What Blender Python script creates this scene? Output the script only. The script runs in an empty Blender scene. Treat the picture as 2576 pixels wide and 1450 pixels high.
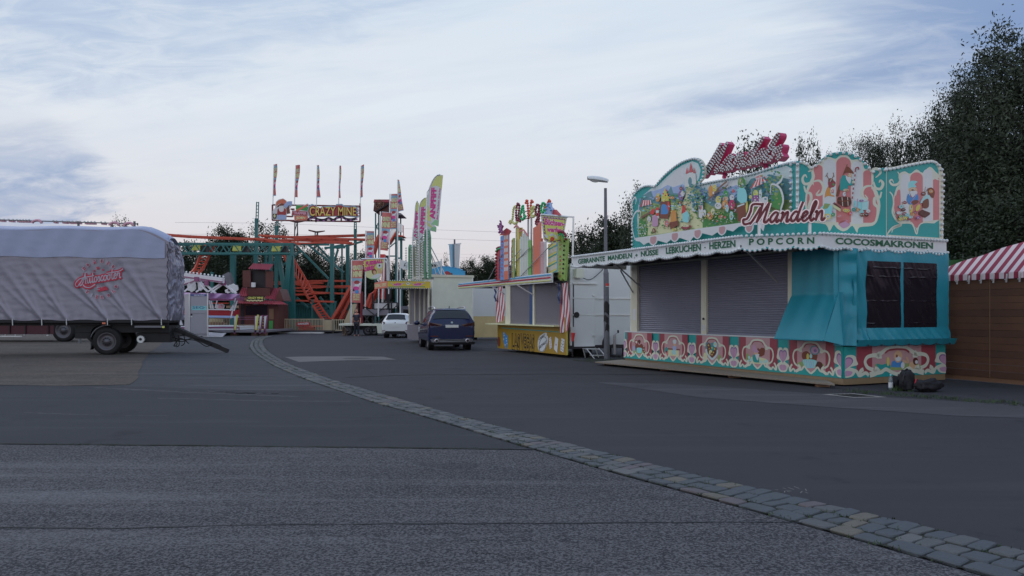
import bpy, math, random
from mathutils import Vector, Matrix, noise as mnoise
random.seed(7)
R = math.radians
scene = bpy.context.scene
COL = scene.collection

# ------------------------------------------------------------------ camera
FOC, CX, HY, H = 1940.0, 1288.0, 788.0, 1.5      # focal length / centre / horizon of the 2576 px wide view, eye height
cam_d = bpy.data.cameras.new("camera"); cam = bpy.data.objects.new("camera", cam_d); COL.objects.link(cam)
cam.location = (0, 0, H); cam.rotation_euler = (R(90), 0, 0)
cam_d.sensor_width = 36; cam_d.lens = 36 * FOC / 2576.0
cam_d.shift_y = (HY - 725.0) / 2576.0
cam_d.clip_start = 0.05; cam_d.clip_end = 3000
scene.camera = cam
scene.view_settings.view_transform = 'Standard'; scene.view_settings.look = 'None'
scene.view_settings.gamma = 1; scene.view_settings.exposure = 0.0; scene.view_settings.use_curve_mapping = False

# ------------------------------------------------------------------ node expressions
class NT:
    def __init__(s, tree): s.t = tree
    def n(s, typ, **kw):
        nd = s.t.nodes.new(typ)
        for k, v in kw.items(): setattr(nd, k, v)
        return nd
    def link(s, a, b): s.t.links.new(a, b)
class E:
    def __init__(s, nt, sock): s.nt, s.s = nt, sock
    def _m(s, op, *a, **k):
        nd = s.nt.n('ShaderNodeMath', operation=op)
        if k.get('clamp'): nd.use_clamp = True
        for i, v in enumerate((s,) + a):
            if isinstance(v, E): s.nt.link(v.s, nd.inputs[i])
            else: nd.inputs[i].default_value = v
        return E(s.nt, nd.outputs[0])
    def __add__(s, o): return s._m('ADD', o)
    __radd__ = __add__
    def __mul__(s, o): return s._m('MULTIPLY', o)
    __rmul__ = __mul__
    def __sub__(s, o): return s._m('SUBTRACT', o)
    def __rsub__(s, o): return (s * -1.0)._m('ADD', o)
    def __truediv__(s, o): return s._m('DIVIDE', o)
    def maxi(s, o): return s._m('MAXIMUM', o)
    def absv(s): return s._m('ABSOLUTE')
    def clamp(s): return s._m('ADD', 0.0, clamp=True)
    def ss(s, a, b):
        nd = s.nt.n('ShaderNodeMapRange', interpolation_type='SMOOTHSTEP')
        s.nt.link(s.s, nd.inputs[0]); nd.inputs[1].default_value = a; nd.inputs[2].default_value = b
        return E(s.nt, nd.outputs[0])
def comb(nt, x, y, z):
    nd = nt.n('ShaderNodeCombineXYZ')
    for i, v in enumerate((x, y, z)):
        if isinstance(v, E): nt.link(v.s, nd.inputs[i])
        else: nd.inputs[i].default_value = v
    return nd.outputs[0]
def noise_tex(nt, vec, scale, detail=4, rough=.55, dist=0):
    nd = nt.n('ShaderNodeTexNoise'); nt.link(vec, nd.inputs['Vector'])
    nd.inputs['Scale'].default_value = scale; nd.inputs['Detail'].default_value = detail
    nd.inputs['Roughness'].default_value = rough; nd.inputs['Distortion'].default_value = dist
    return E(nt, nd.outputs[0])
def mixc(nt, fac, a, b, blend='MIX'):
    nd = nt.n('ShaderNodeMix', data_type='RGBA', blend_type=blend)
    if isinstance(fac, E): nt.link(fac.s, nd.inputs[0])
    else: nd.inputs[0].default_value = fac
    for i, v in ((6, a), (7, b)):
        if isinstance(v, (tuple, list)): nd.inputs[i].default_value = (*v[:3], 1)
        else: nt.link(v, nd.inputs[i])
    return nd.outputs[2]
def lin(r, g, b):
    f = lambda c: (c / 255) / 12.92 if c / 255 <= .04045 else ((c / 255 + .055) / 1.055) ** 2.4
    return (f(r), f(g), f(b))

# ------------------------------------------------------------------ world: dusk sky with high streaky cloud
world = bpy.data.worlds.new("World"); scene.world = world; world.use_nodes = True
wt = world.node_tree; wt.nodes.clear(); nt = NT(wt)
tc = nt.n('ShaderNodeTexCoord'); sp = nt.n('ShaderNodeSeparateXYZ'); nt.link(tc.outputs['Generated'], sp.inputs[0])
dx, dy, dz = (E(nt, sp.outputs[i]) for i in range(3))
hyp = (dx * dx + dy * dy)._m('SQRT')
v = dz.maxi(0.0) / hyp.maxi(.05)
yy = dy.absv().maxi(.15)
u = dx / yy
vv = dz.maxi(0.0) / yy
front = dy.ss(0.0, .25)
sky = nt.n('ShaderNodeTexSky', sky_type='NISHITA', sun_disc=False)
sky.sun_elevation = R(4); sky.sun_rotation = R(-35); sky.altitude = 300; sky.air_density = 1.0; sky.dust_density = 1.2
# streaks: coordinates turned so that bands climb gently to the right
ct, st_ = math.cos(R(9)), math.sin(R(9))
su = u * ct + vv * st_; sv = vv * ct - u * st_
n1 = noise_tex(nt, comb(nt, su * 1.0, sv * 9.0, 3.0), 2.2, 7, .6, .5)
n2 = noise_tex(nt, comb(nt, u * 2.0, vv * 4.5, 9.0), 2.0, 5, .6, .6)
n3 = noise_tex(nt, comb(nt, u * 3.0, vv * 11.0, 1.0), 3.2, 6, .62, .8)
S = lambda *c: tuple(x * 10 for x in lin(*c))
ramp = nt.n('ShaderNodeValToRGB'); nt.link(v.s, ramp.inputs[0])
el = ramp.color_ramp.elements
stops = [(0, (217, 209, 211)), (.07, (221, 216, 220)), (.14, (223, 226, 233)), (.26, (226, 234, 243)), (.42, (216, 229, 242)), (1.0, (160, 184, 216))]
el[0].position, el[0].color = 0, (*lin(*stops[0][1]), 1)
el[1].position, el[1].color = 1, (*lin(*stops[-1][1]), 1)
for p_, c_ in stops[1:-1]:
    e_ = el.new(p_); e_.color = (*lin(*c_), 1)
vm = nt.n('ShaderNodeVectorMath', operation='SCALE'); nt.link(ramp.outputs[0], vm.inputs[0]); vm.inputs['Scale'].default_value = 10
base = mixc(nt, .985, sky.outputs[0], vm.outputs[0])
nn = (n1 - .5); nn2 = (n2 - .5); nn3 = (n3 - .5)
# broad blue wedge that opens to the upper right
lowl = vv - (u * .135 + .205) + nn * .035 + nn3 * .03
upl = (u * .36 + .232) - vv + nn * .10 + nn2 * .06
m1 = lowl.ss(0.0, .045) * upl.ss(0.0, .10) * (.92 + nn * 2.0).clamp() * front
c = mixc(nt, m1 * .9, base, S(146, 168, 203))
# fainter second band above it, far right corner
m1b = (u * 1.0 + vv * 1.1 - .72 + nn * .35).ss(0.0, .35) * front
c = mixc(nt, m1b * .9, c, S(128, 154, 196))
# left: darker blue bank low down, broken edge
ml = ((u * -1.0) - .50 + nn2 * .22 + nn3 * .16 - (vv - .16).absv() * .5).ss(0.0, .09)
ml2 = (vv + nn3 * .07 + nn * .05).ss(.085, .13) * (1.0 - (vv + nn3 * .08 + nn * .1).ss(.19, .27)) * (.75 + nn3 * 1.8).clamp()
c = mixc(nt, ml * ml2 * .75 * front, c, S(132, 158, 198))
mt = ((u * -1.0) - .08 + nn * .6 + nn2 * .5 + (vv - .32) * 1.4).ss(0.0, .45) * (vv + nn3 * .12).ss(.24, .36)
c = mixc(nt, mt * (.7 + nn3 * 1.5).clamp() * .7 * front, c, S(158, 181, 215))
# faint general streaking
c = mixc(nt, ((nn * 1.6 + .15).clamp() * (vv + .02).ss(.03, .3)) * .45, c, S(172, 192, 222))
c = mixc(nt, ((n3 * -1.0 + .52).clamp() * 2.2).clamp() * .5 * (vv).ss(.05, .2), c, S(228, 231, 238))
bg = nt.n('ShaderNodeBackground'); nt.link(c, bg.inputs[0]); bg.inputs[1].default_value = .1
wo = nt.n('ShaderNodeOutputWorld'); nt.link(bg.outputs[0], wo.inputs[0])

# ------------------------------------------------------------------ low veiled sun
sun_d = bpy.data.lights.new("sun", 'SUN'); sun = bpy.data.objects.new("sun", sun_d); COL.objects.link(sun)
sun_d.energy = .5; sun_d.angle = R(35); sun_d.color = (1, .95, .92)
sun.rotation_euler = Vector((.55, -.35, -.75)).to_track_quat('-Z', 'Y').to_euler()

# ------------------------------------------------------------------ pixel -> world
PX = 4096 / 2576.0
def W(x, y, Y): return Vector(((x - CX) / FOC * Y, Y, H + (HY - y) / FOC * Y))
def G(x, y, z=0.0):
    Y = (H - z) * FOC / (y - HY); return Vector(((x - CX) / FOC * Y, Y, z))
def view(ox, oy, s):            # reads a position noted in an enlarged detail of the reference back to full-view pixels
    return lambda X, Y: ((ox + X * s) / PX, (oy + Y * s) / PX)
V1 = view(0, 850, .4482); V2 = view(1000, 640, .5103); V3 = view(1450, 650, .5172); V4 = view(1780, 750, .5035)
V5 = view(2450, 520, .4689); V6 = view(3150, 520, .4); V7 = view(2350, 1250, .3106); V8 = view(3050, 950, .4827)
D1 = view(1400, 750, .2069); D2 = view(1350, 1020, .2414); D3 = view(690, 950, .2828); D4 = view(1950, 800, .2621)
D5 = view(2250, 980, .3241); D6 = view(2000, 1150, .2069); D7 = view(1050, 640, .1931); D8 = view(3600, 80, .5656)
T2 = view(900, 1330, .3106); T4 = view(1640, 1180, .1724); T5 = view(1640, 830, .276); T6 = view(3200, 1230, .2897)
T7 = view(250, 1000, .1586); T8 = view(1000, 900, .3173)

class Plane:
    """upright plane through a ground point, horizontal direction d; off > 0 comes towards the viewer"""
    def __init__(s, o, d):
        s.o = Vector((o[0], o[1], 0)); s.d = Vector((d[0], d[1], 0)).normalized()
        n = Vector((s.d.y, -s.d.x, 0))
        if n.dot(s.o) > 0: n = -n
        s.n = n
    def uz(s, x, y):
        k = (x - CX) / FOC
        u_ = (k * s.o.y - s.o.x) / (s.d.x - k * s.d.y)
        Y = s.o.y + u_ * s.d.y
        return (u_, H + (HY - y) / FOC * Y)
    def P(s, u_, z, off=0.0): return s.o + s.d * u_ + s.n * off + Vector((0, 0, z))
    def X(s, x, y, off=0.0): u_, z = s.uz(x, y); return s.P(u_, z, off)

# ------------------------------------------------------------------ materials (all procedural)
MATS = {}
def pmat(name, col, rough=.55, metal=0., var=.12, scale=2.5, bump=0., bscale=30., alpha=1., emit=None, coat=0., spec=.5, fine=0.):
    m = bpy.data.materials.new(name); m.use_nodes = True
    t = m.node_tree; nt = NT(t); b = t.nodes['Principled BSDF']
    tc = nt.n('ShaderNodeTexCoord'); ob = tc.outputs['Object']
    if var > 0:
        n_ = noise_tex(nt, ob, scale, 5, .6)
        f = (n_ - .5) * (2 * var) + 1.0
        if fine > 0: f = f + (noise_tex(nt, ob, scale * 14, 3, .6) - .5) * (2 * fine)
        cm = nt.n('ShaderNodeVectorMath', operation='SCALE'); cm.inputs[0].default_value = col; nt.link(f.s, cm.inputs['Scale'])
        nt.link(cm.outputs[0], b.inputs['Base Color'])
        nt.link(((n_ - .5) * .25 + rough).s, b.inputs['Roughness'])
    else:
        b.inputs['Base Color'].default_value = (*col, 1); b.inputs['Roughness'].default_value = rough
    b.inputs['Metallic'].default_value = metal
    b.inputs['Specular IOR Level'].default_value = spec
    if coat: b.inputs['Coat Weight'].default_value = coat; b.inputs['Coat Roughness'].default_value = .08
    if bump:
        bn = nt.n('ShaderNodeBump'); bn.inputs['Strength'].default_value = bump; bn.inputs['Distance'].default_value = .02
        nt.link(noise_tex(nt, ob, bscale, 4, .6).s, bn.inputs['Height']); nt.link(bn.outputs[0], b.inputs['Normal'])
    if alpha < 1: b.inputs['Alpha'].default_value = alpha
    MATS[name] = m; return m
KV = .36
def A(r, g, b, k=KV):            # base colour of a surface from its tone in shade on an upright face
    c_ = [x * t_ / k for x, t_ in zip(lin(r, g, b), (1.10, .96, .84))]      # the blue of the dusk light taken out
    y_ = sum(c_) / 3; return tuple(min(.82, x * .93 + y_ * .07) for x in c_)
def paint(name, rgb, **kw):
    kw.setdefault('rough', .45); return pmat(name, A(*rgb), **kw)

paint('teal', (14, 110, 114), var=.10); paint('teal_dark', (12, 84, 104)); paint('cream', (152, 150, 144), var=.08)
paint('cream_wall', (160, 156, 146), var=.12); paint('salmon', (138, 84, 90)); paint('pink', (150, 118, 126)); paint('pink_pale', (156, 152, 164))
paint('rose', (104, 44, 56)); paint('lilac', (130, 104, 134)); paint('lilac_dark', (92, 70, 116)); paint('fascia_cream', (196, 190, 176), var=.06)
paint('letter_green', (0, 66, 42)); paint('shadow_green', (50, 62, 58)); paint('beige_base', (96, 84, 66), var=.2, scale=5)
paint('bulb_white', (165, 168, 174), rough=.1, var=0, spec=1.0); paint('shutter', (84, 89, 106), rough=.42, metal=.15)
paint('shutter_grey', (84, 86, 98), rough=.45, metal=.2); paint('white_post', (150, 146, 138), var=.15)
paint('tarp_teal', (14, 98, 118), rough=.38, var=.12, bump=.15, bscale=14); paint('window_film', (20, 18, 26), rough=.16, var=0, spec=.3)
paint('tread', (88, 86, 82), rough=.6, var=.25, scale=8, bump=.4, bscale=60)
paint('hot_pink', (128, 22, 72), rough=.35); paint('maroon', (76, 18, 30), rough=.3); paint('chrome', (140, 138, 150), rough=.18, metal=.75)
paint('sky_paint', (132, 156, 184), var=.12, scale=1.3); paint('lilac_cloud', (176, 162, 190), var=.12); paint('mount_blue', (104, 124, 162), var=.2, scale=4)
paint('forest_blue', (62, 100, 112), var=.3, scale=7); paint('meadow', (96, 116, 72), var=.3, scale=6); paint('grass_paint', (46, 100, 48), var=.35, scale=9)
paint('path_tan', (166, 148, 120), var=.15, scale=5); paint('castle_pink', (168, 150, 156), var=.12, scale=8); paint('roof_red', (140, 58, 64))
paint('bark_paint', (86, 66, 52), var=.2, scale=9); paint('red_paint', (160, 34, 34)); paint('white_paint', (168, 170, 174), var=.06)
paint('yellow_paint', (186, 152, 40)); paint('orange_paint', (190, 100, 40)); paint('blue_paint', (40, 96, 150)); paint('brown_paint', (84, 44, 30), var=.2)
paint('skin_paint', (176, 120, 96)); paint('mint_paint', (110, 180, 160)); paint('purple_paint', (104, 58, 112)); paint('green_paint', (40, 110, 52))
paint('black_paint', (22, 22, 26)); paint('gold_paint', (176, 140, 60)); paint('choc', (60, 28, 24)); paint('sky_blue', (90, 150, 178))
paint('galv', (112, 116, 124), rough=.4, metal=.5, var=.2, scale=5); paint('dark_steel', (34, 34, 40), rough=.5, metal=.3); paint('rubber', (14, 14, 16), rough=.8)
paint('alu', (150, 154, 162), rough=.35, metal=.6)

class MB:
    def __init__(s): s.v, s.f, s.m, s.sm = [], [], [], []; s.mat = 'cream'
    def add(s, vs, fs, smooth=False, mat=None):
        b = len(s.v); s.v.extend(Vector(p) for p in vs); mt_ = mat or s.mat
        for f in fs: s.f.append([b + i for i in f]); s.m.append(mt_); s.sm.append(smooth)
    def hexa(s, c8, mat=None):
        s.add(c8, [(0, 3, 2, 1), (4, 5, 6, 7), (0, 1, 5, 4), (1, 2, 6, 5), (2, 3, 7, 6), (3, 0, 4, 7)], mat=mat)
    def box(s, c, size, ax=None, mat=None):
        c = Vector(c); x, y, z = (size[i] / 2 for i in range(3))
        if ax is None: ax = (Vector((1, 0, 0)), Vector((0, 1, 0)), Vector((0, 0, 1)))
        a, b, d = ax
        s.hexa([c + a * i * x + b * j * y + d * k * z for k in (-1, 1) for i, j in ((-1, -1), (1, -1), (1, 1), (-1, 1))], mat)
    def bar(s, p, q, w, h=None, mat=None, up=(0, 0, 1)):
        p, q = Vector(p), Vector(q); h = h or w; d = q - p; L = d.length
        if L < 1e-6: return
        d /= L; upv = Vector(up)
        if abs(d.dot(upv)) > .98: upv = Vector((0, 1, 0))
        a = d.cross(upv).normalized(); b = a.cross(d)
        s.box((p + q) / 2, (w, L, h), (a, d, b), mat)
    def tube(s, p, q, r, r2=None, n=8, mat=None, caps=True, smooth=True):
        p, q = Vector(p), Vector(q); r2 = r if r2 is None else r2; d = (q - p)
        if d.length < 1e-6: return
        d.normalize(); a = d.orthogonal().normalized(); b = d.cross(a)
        vs = []
        for c_, rr in ((p, r), (q, r2)):
            for i in range(n):
                t_ = 2 * math.pi * i / n; vs.append(c_ + a * math.cos(t_) * rr + b * math.sin(t_) * rr)
        fs = [(i, (i + 1) % n, n + (i + 1) % n, n + i) for i in range(n)]
        s.add(vs, fs, smooth, mat)
        if caps: s.add(vs, [tuple(reversed(range(n))), tuple(range(n, 2 * n))], False, mat)
    def path(s, pts, r, n=6, mat=None):
        pts = [Vector(p) for p in pts]
        for a, b in zip(pts, pts[1:]): s.tube(a, b, r, n=n, mat=mat)
    def ball(s, c, r, n=8, k=5, mat=None, sc=(1, 1, 1)):
        c = Vector(c); vs = [c + Vector((0, 0, r * sc[2]))]
        for j in range(1, k):
            ph = math.pi * j / k
            for i in range(n):
                t_ = 2 * math.pi * i / n
                vs.append(c + Vector((r * sc[0] * math.sin(ph) * math.cos(t_), r * sc[1] * math.sin(ph) * math.sin(t_), r * sc[2] * math.cos(ph))))
        vs.append(c - Vector((0, 0, r * sc[2]))); fs = []
        for i in range(n):
            fs.append((0, 1 + i, 1 + (i + 1) % n)); fs.append((len(vs) - 1, len(vs) - 1 - n + (i + 1) % n, len(vs) - 1 - n + i))
        for j in range(k - 2):
            for i in range(n):
                a = 1 + j * n + i; b = 1 + j * n + (i + 1) % n; fs.append((a, a + n, b + n, b))
        s.add(vs, fs, True, mat)
    def prism(s, pts, ext, mat=None, side=None):
        """polygon pts extruded by vector ext (front face = pts)"""
        pts = [Vector(p) for p in pts]; ext = Vector(ext); n = len(pts)
        vs = pts + [p + ext for p in pts]
        s.add(vs, [tuple(range(n)), tuple(reversed(range(n, 2 * n)))], mat=mat)
        s.add(vs, [(i, i + n, (i + 1) % n + n, (i + 1) % n) for i in range(n)], mat=side or mat)
    def grid(s, fn, nu, nv, mat=None, smooth=True):
        vs = [fn(i / nu, j / nv) for j in range(nv + 1) for i in range(nu + 1)]
        s.add(vs, [(j * (nu + 1) + i, j * (nu + 1) + i + 1, (j + 1) * (nu + 1) + i + 1, (j + 1) * (nu + 1) + i) for j in range(nv) for i in range(nu)], smooth, mat)
    def lathe(s, c, prof, ax=(0, 0, 1), n=20, mat=None, smooth=True):
        c = Vector(c); d = Vector(ax).normalized(); a = d.orthogonal().normalized(); b = d.cross(a); vs = []
        for r_, h_ in prof:
            for i in range(n):
                t_ = 2 * math.pi * i / n; vs.append(c + d * h_ + a * math.cos(t_) * r_ + b * math.sin(t_) * r_)
        fs = [(k * n + i, k * n + (i + 1) % n, (k + 1) * n + (i + 1) % n, (k + 1) * n + i) for k in range(len(prof) - 1) for i in range(n)]
        s.add(vs, fs, smooth, mat)
    # flat paint on an upright plane; coordinates in full-view pixels unless uz=True
    def sheet(s, pl, pts, off=.0, thick=.0, mat=None, uz=False, side=None):
        q = [pl.P(a, b, off) if uz else pl.X(a, b, off) for a, b in pts]
        if thick: s.prism(q, -pl.n * thick, mat, side)
        else: s.add(q, [tuple(range(len(q)))], mat=mat)
    def stroke(s, pl, pts, w, off=0., mat=None, uz=True, depth=0., side=None):
        """ribbon of width w (a number or a function of 0..1) along a line on the plane"""
        p = [Vector(q if uz else pl.uz(*q)) for q in pts]
        ribbon(s, p, w, lambda a, o: pl.P(a[0], a[1], off + o), mat, depth, side)
    def build(s, name, parent=None, kind=None, label=None, cat=None, group=None, smooth_angle=None):
        me = bpy.data.meshes.new(name); o = bpy.data.objects.new(name, me); COL.objects.link(o)
        off = Vector((0, 0, 0))
        if parent is not None:
            o.parent = parent; q = parent
            while q is not None: off += q.location; q = q.parent
        me.from_pydata([p - off for p in s.v], [], s.f)
        names = []
        for m_ in s.m:
            if m_ not in names: names.append(m_)
        for m_ in names: me.materials.append(MATS[m_])
        ix = {m_: i for i, m_ in enumerate(names)}
        me.polygons.foreach_set('material_index', [ix[m_] for m_ in s.m])
        me.polygons.foreach_set('use_smooth', s.sm)
        me.update()
        tag(o, label, cat, group, kind); return o
def ribbon(mb, p, w, fn, mat, depth=0., side=None):
    n = len(p)
    L, Rr = [], []
    for i in range(n):
        t_ = (p[min(i + 1, n - 1)] - p[max(i - 1, 0)])
        if t_.length < 1e-9: t_ = Vector((1, 0))
        t_.normalize(); nn_ = Vector((-t_[1], t_[0])); ww = (w(i / (n - 1)) if callable(w) else w) / 2
        L.append(p[i] + nn_ * ww); Rr.append(p[i] - nn_ * ww)
    vs = [fn(a, 0) for a in L] + [fn(a, 0) for a in Rr]
    mb.add(vs, [(i, i + 1, n + i + 1, n + i) for i in range(n - 1)], mat=mat)
    if depth:
        k = len(vs); vs2 = vs + [fn(a, -depth) for a in L] + [fn(a, -depth) for a in Rr]
        fs = [(i, k + i, k + i + 1, i + 1) for i in range(n - 1)] + [(n + i, n + i + 1, k + n + i + 1, k + n + i) for i in range(n - 1)]
        fs += [(0, n, k + n, k), (n - 1, k + n - 1, k + 2 * n - 1, 2 * n - 1)] + [(k + i, k + n + i, k + n + i + 1, k + i + 1) for i in range(n - 1)]
        mb.add(vs2, fs, mat=side or mat)
def tag(o, label=None, cat=None, group=None, kind=None):
    if label: o['label'] = label
    if cat: o['category'] = cat
    if group: o['group'] = group
    if kind: o['kind'] = kind
def empty(name, loc, label, cat, group=None, parent=None):
    o = bpy.data.objects.new(name, None); COL.objects.link(o); o.location = Vector(loc); o.empty_display_size = .2
    if parent is not None: o.parent = parent; o.location = Vector(loc) - parent.location
    tag(o, label, cat, group); return o
def copy_tree(o, parent=None):
    c_ = o.copy(); COL.objects.link(c_); c_.parent = parent
    for ch in [q for q in bpy.data.objects if q.parent == o]: copy_tree(ch, c_)
    return c_
def spline(pts, k=6):
    p = [Vector(q) for q in pts]; out = []
    for i in range(len(p) - 1):
        a, b, c_, d = p[max(i - 1, 0)], p[i], p[i + 1], p[min(i + 2, len(p) - 1)]
        for j in range(k):
            t_ = j / k; out.append(.5 * ((2 * b) + (c_ - a) * t_ + (2 * a - 5 * b + 4 * c_ - d) * t_ * t_ + (3 * b - a - 3 * c_ + d) * t_ ** 3))
    out.append(p[-1]); return out
def arc(cx, cy, rx, ry, a0, a1, n=14):
    return [(cx + rx * math.cos(R(a0 + (a1 - a0) * i / n)), cy + ry * math.sin(R(a0 + (a1 - a0) * i / n))) for i in range(n + 1)]
# ---- lettering
_tc = {}
def glyph_mesh(txt, bold=0., shear=0., space=1.):
    key = (txt, bold, shear, space)
    if key not in _tc:
        cu = bpy.data.curves.new("t", 'FONT'); cu.body = txt; cu.offset = bold; cu.shear = shear; cu.space_character = space
        cu.resolution_u = 3
        ob = bpy.data.objects.new("t", cu); COL.objects.link(ob)
        dg = bpy.context.evaluated_depsgraph_get(); me = ob.evaluated_get(dg).to_mesh()
        vs = [v_.co.copy() for v_ in me.vertices]; fs = [tuple(p_.vertices) for p_ in me.polygons]
        ob.evaluated_get(dg).to_mesh_clear(); bpy.data.objects.remove(ob); bpy.data.curves.remove(cu)
        x0 = min(p_.x for p_ in vs); x1 = max(p_.x for p_ in vs); y0 = min(p_.y for p_ in vs); y1 = max(p_.y for p_ in vs)
        _tc[key] = ([((p_.x - x0) / (x1 - x0), (p_.y - y0) / (y1 - y0)) for p_ in vs], fs)
    return _tc[key]
def text(mb, txt, fn, mat, bold=.02, shear=0., space=1., flip=False):
    """lettering over the unit square mapped by fn(x, y) -> point"""
    vs, fs = glyph_mesh(txt, bold, shear, space)
    mb.add([fn(a, b) for a, b in vs], fs, mat=mat)
def quad(pl, bl, br, tr, tl, off, px=True):
    """bilinear patch on a plane; corners in pixels"""
    c_ = [Vector(pl.uz(*q)) if px else Vector(q) for q in (bl, br, tr, tl)]
    def fn(a, b):
        p_ = (c_[0] * (1 - a) + c_[1] * a) * (1 - b) + (c_[3] * (1 - a) + c_[2] * a) * b
        return pl.P(p_[0], p_[1], off)
    return fn
# hand-drawn script strokes, unit: x-height .5, ascender 1, advance last
SCR = {
 'M': ([[(0, .05), (.12, 0), (.3, .5), (.42, 1)], [(.42, 1), (.46, .5), (.44, .02)], [(.44, .02), (.62, .55), (.8, 1)], [(.8, 1), (.82, .5), (.84, .08), (.98, .02), (1.1, .2)]], 1.12),
 'A': ([[(-.1, .1), (-.02, -.12), (.2, .05), (.4, .55), (.55, 1)], [(.55, 1), (.56, .5), (.6, .05), (.7, .02)], [(.1, .42), (.4, .45), (.72, .5)]], .78),
 'L': ([[(.55, .85), (.42, 1), (.3, .75), (.25, .3), (.08, .02), (0, .12), (.15, .16), (.4, 0), (.62, .1)]], .66),
 'V': ([[(0, .85), (.12, 1), (.2, .5), (.24, 0)], [(.24, 0), (.42, .5), (.5, .95), (.62, .9)]], .6),
 'a': ([[(.4, .45), (.2, .5), (.04, .25), (.12, .02), (.28, .08), (.4, .45)], [(.4, .45), (.38, .15), (.46, .0), (.58, .14)]], .58),
 'n': ([[(0, .4), (.08, .5), (.1, .25), (.08, 0)], [(.08, 0), (.2, .38), (.34, .5), (.38, .3), (.38, .06), (.46, 0), (.56, .14)]], .56),
 'd': ([[(.4, .45), (.2, .5), (.04, .25), (.12, .02), (.28, .08), (.4, .42)], [(.52, 1), (.42, .5), (.4, .12), (.48, 0), (.58, .14)]], .58),
 'e': ([[(0, .15), (.24, .28), (.32, .42), (.22, .5), (.08, .36), (.1, .08), (.24, 0), (.42, .16)]], .42),
 'l': ([[(0, .15), (.2, .55), (.3, .9), (.22, 1), (.12, .7), (.1, .12), (.2, 0), (.32, .15)]], .32),
 'u': ([[(0, .5), (.04, .15), (.14, 0), (.28, .15), (.34, .5)], [(.34, .5), (.34, .12), (.42, 0), (.52, .14)]], .5),
 't': ([[(.16, .92), (.12, .4), (.14, .06), (.24, 0), (.34, .12)], [(-.06, .6), (.34, .66)]], .32),
 'o': ([[(.2, .5), (.04, .34), (.06, .06), (.2, 0), (.34, .16), (.32, .42), (.2, .5), (.3, .42), (.46, .44)]], .44),
 's': ([[(0, .15), (.18, .5), (.24, .3), (.28, .1), (.16, 0), (.04, .08)], [(.2, .02), (.38, .12)]], .36),
 'c': ([[(.32, .42), (.2, .5), (.06, .3), (.08, .06), (.2, 0), (.36, .14)]], .36),
 'r': ([[(0, .2), (.1, .52), (.14, .46), (.3, .46), (.28, .15), (.36, 0), (.48, .1)]], .46),
 'g': ([[(.38, .45), (.18, .5), (.04, .28), (.12, .04), (.28, .1), (.38, .45)], [(.38, .45), (.34, -.2), (.2, -.42), (.06, -.3), (.5, .12)]], .5),
}
def script(word):
    """strokes of a word scaled so that it spans 0..1 in x"""
    x = 0.; out = []
    for ch in word:
        st, adv = SCR[ch]
        for s_ in st: out.append([(x + a, b) for a, b in s_])
        x += adv
    return [[(a / x, b) for a, b in s_] for s_ in out]
# ------------------------------------------------------------------ ground
def asphalt(name, dark, light, speck=70., contrast=.5, streak=.35, tint=None, rough=.85):
    m = bpy.data.materials.new(name); m.use_nodes = True; nt = NT(m.node_tree); b = m.node_tree.nodes['Principled BSDF']
    g = nt.n('ShaderNodeNewGeometry').outputs['Position']
    sp_ = nt.n('ShaderNodeSeparateXYZ'); nt.link(g, sp_.inputs[0]); gx, gy = E(nt, sp_.outputs[0]), E(nt, sp_.outputs[1])
    fine = noise_tex(nt, g, speck, 3, .7).ss(.5 - .22 / max(contrast, .1) * .5, .5 + .22 / max(contrast, .1) * .5)
    fine2 = noise_tex(nt, g, speck * .33, 3, .6)
    big = noise_tex(nt, comb(nt, gx * .25, gy * .8, 0.), 1.0, 6, .6, .5)
    drag = noise_tex(nt, comb(nt, gx * .12 + gy * .02, gy * 1.6, 4.), 1.3, 5, .65, .4).ss(.50, .70)
    f = (fine * contrast + fine2 * .25 + (big - .5) * .9 + (.5 - contrast * .5 - .12)).clamp()
    c_ = mixc(nt, f, dark, light)
    if tint: c_ = mixc(nt, noise_tex(nt, g, .5, 4, .6).ss(.45, .65), c_, mixc(nt, f, tint[0], tint[1]))
    c_ = mixc(nt, drag * streak, c_, tuple(x * 1.9 for x in light))
    spots = nt.n('ShaderNodeTexVoronoi'); nt.link(g, spots.inputs['Vector']); spots.inputs['Scale'].default_value = 4.
    c_ = mixc(nt, 1.0 - E(nt, spots.outputs['Distance']).ss(.015, .03), c_, (.16, .16, .17))
    st_ = noise_tex(nt, g, .9, 7, .75).ss(.56, .66)
    c_ = mixc(nt, st_ * .38, c_, tuple(x * .5 for x in dark))
    nt.link(c_, b.inputs['Base Color']); b.inputs['Roughness'].default_value = rough; b.inputs['Specular IOR Level'].default_value = .25
    bn = nt.n('ShaderNodeBump'); bn.inputs['Strength'].default_value = .5; bn.inputs['Distance'].default_value = .012
    nt.link((fine + fine2).s, bn.inputs['Height']); nt.link(bn.outputs[0], b.inputs['Normal'])
    MATS[name] = m
asphalt('asphalt_road', (0.050, 0.048, 0.054), (0.072, 0.069, 0.076), 90, .55, .13)
asphalt('asphalt_dark', (0.043, 0.045, 0.051), (0.067, 0.068, 0.076), 90, .55, .2)
asphalt('asphalt_mid', (0.061, 0.062, 0.068), (0.090, 0.091, 0.099), 90, .5, .3)
asphalt('asphalt_coarse', (0.035, 0.034, 0.039), (0.157, 0.151, 0.159), 56, 1.15, .28)
asphalt('gravel_bound', (0.051, 0.043, 0.039), (0.158, 0.133, 0.114), 34, 1.0, .2, tint=((0.063, 0.052, 0.046), (0.165, 0.131, 0.106)))
asphalt('concrete_patch', (0.158, 0.147, 0.146), (0.224, 0.211, 0.202), 70, .5, .2)
asphalt('worn_patch', (0.073, 0.071, 0.078), (0.105, 0.101, 0.109), 80, .5, .4)
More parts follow.
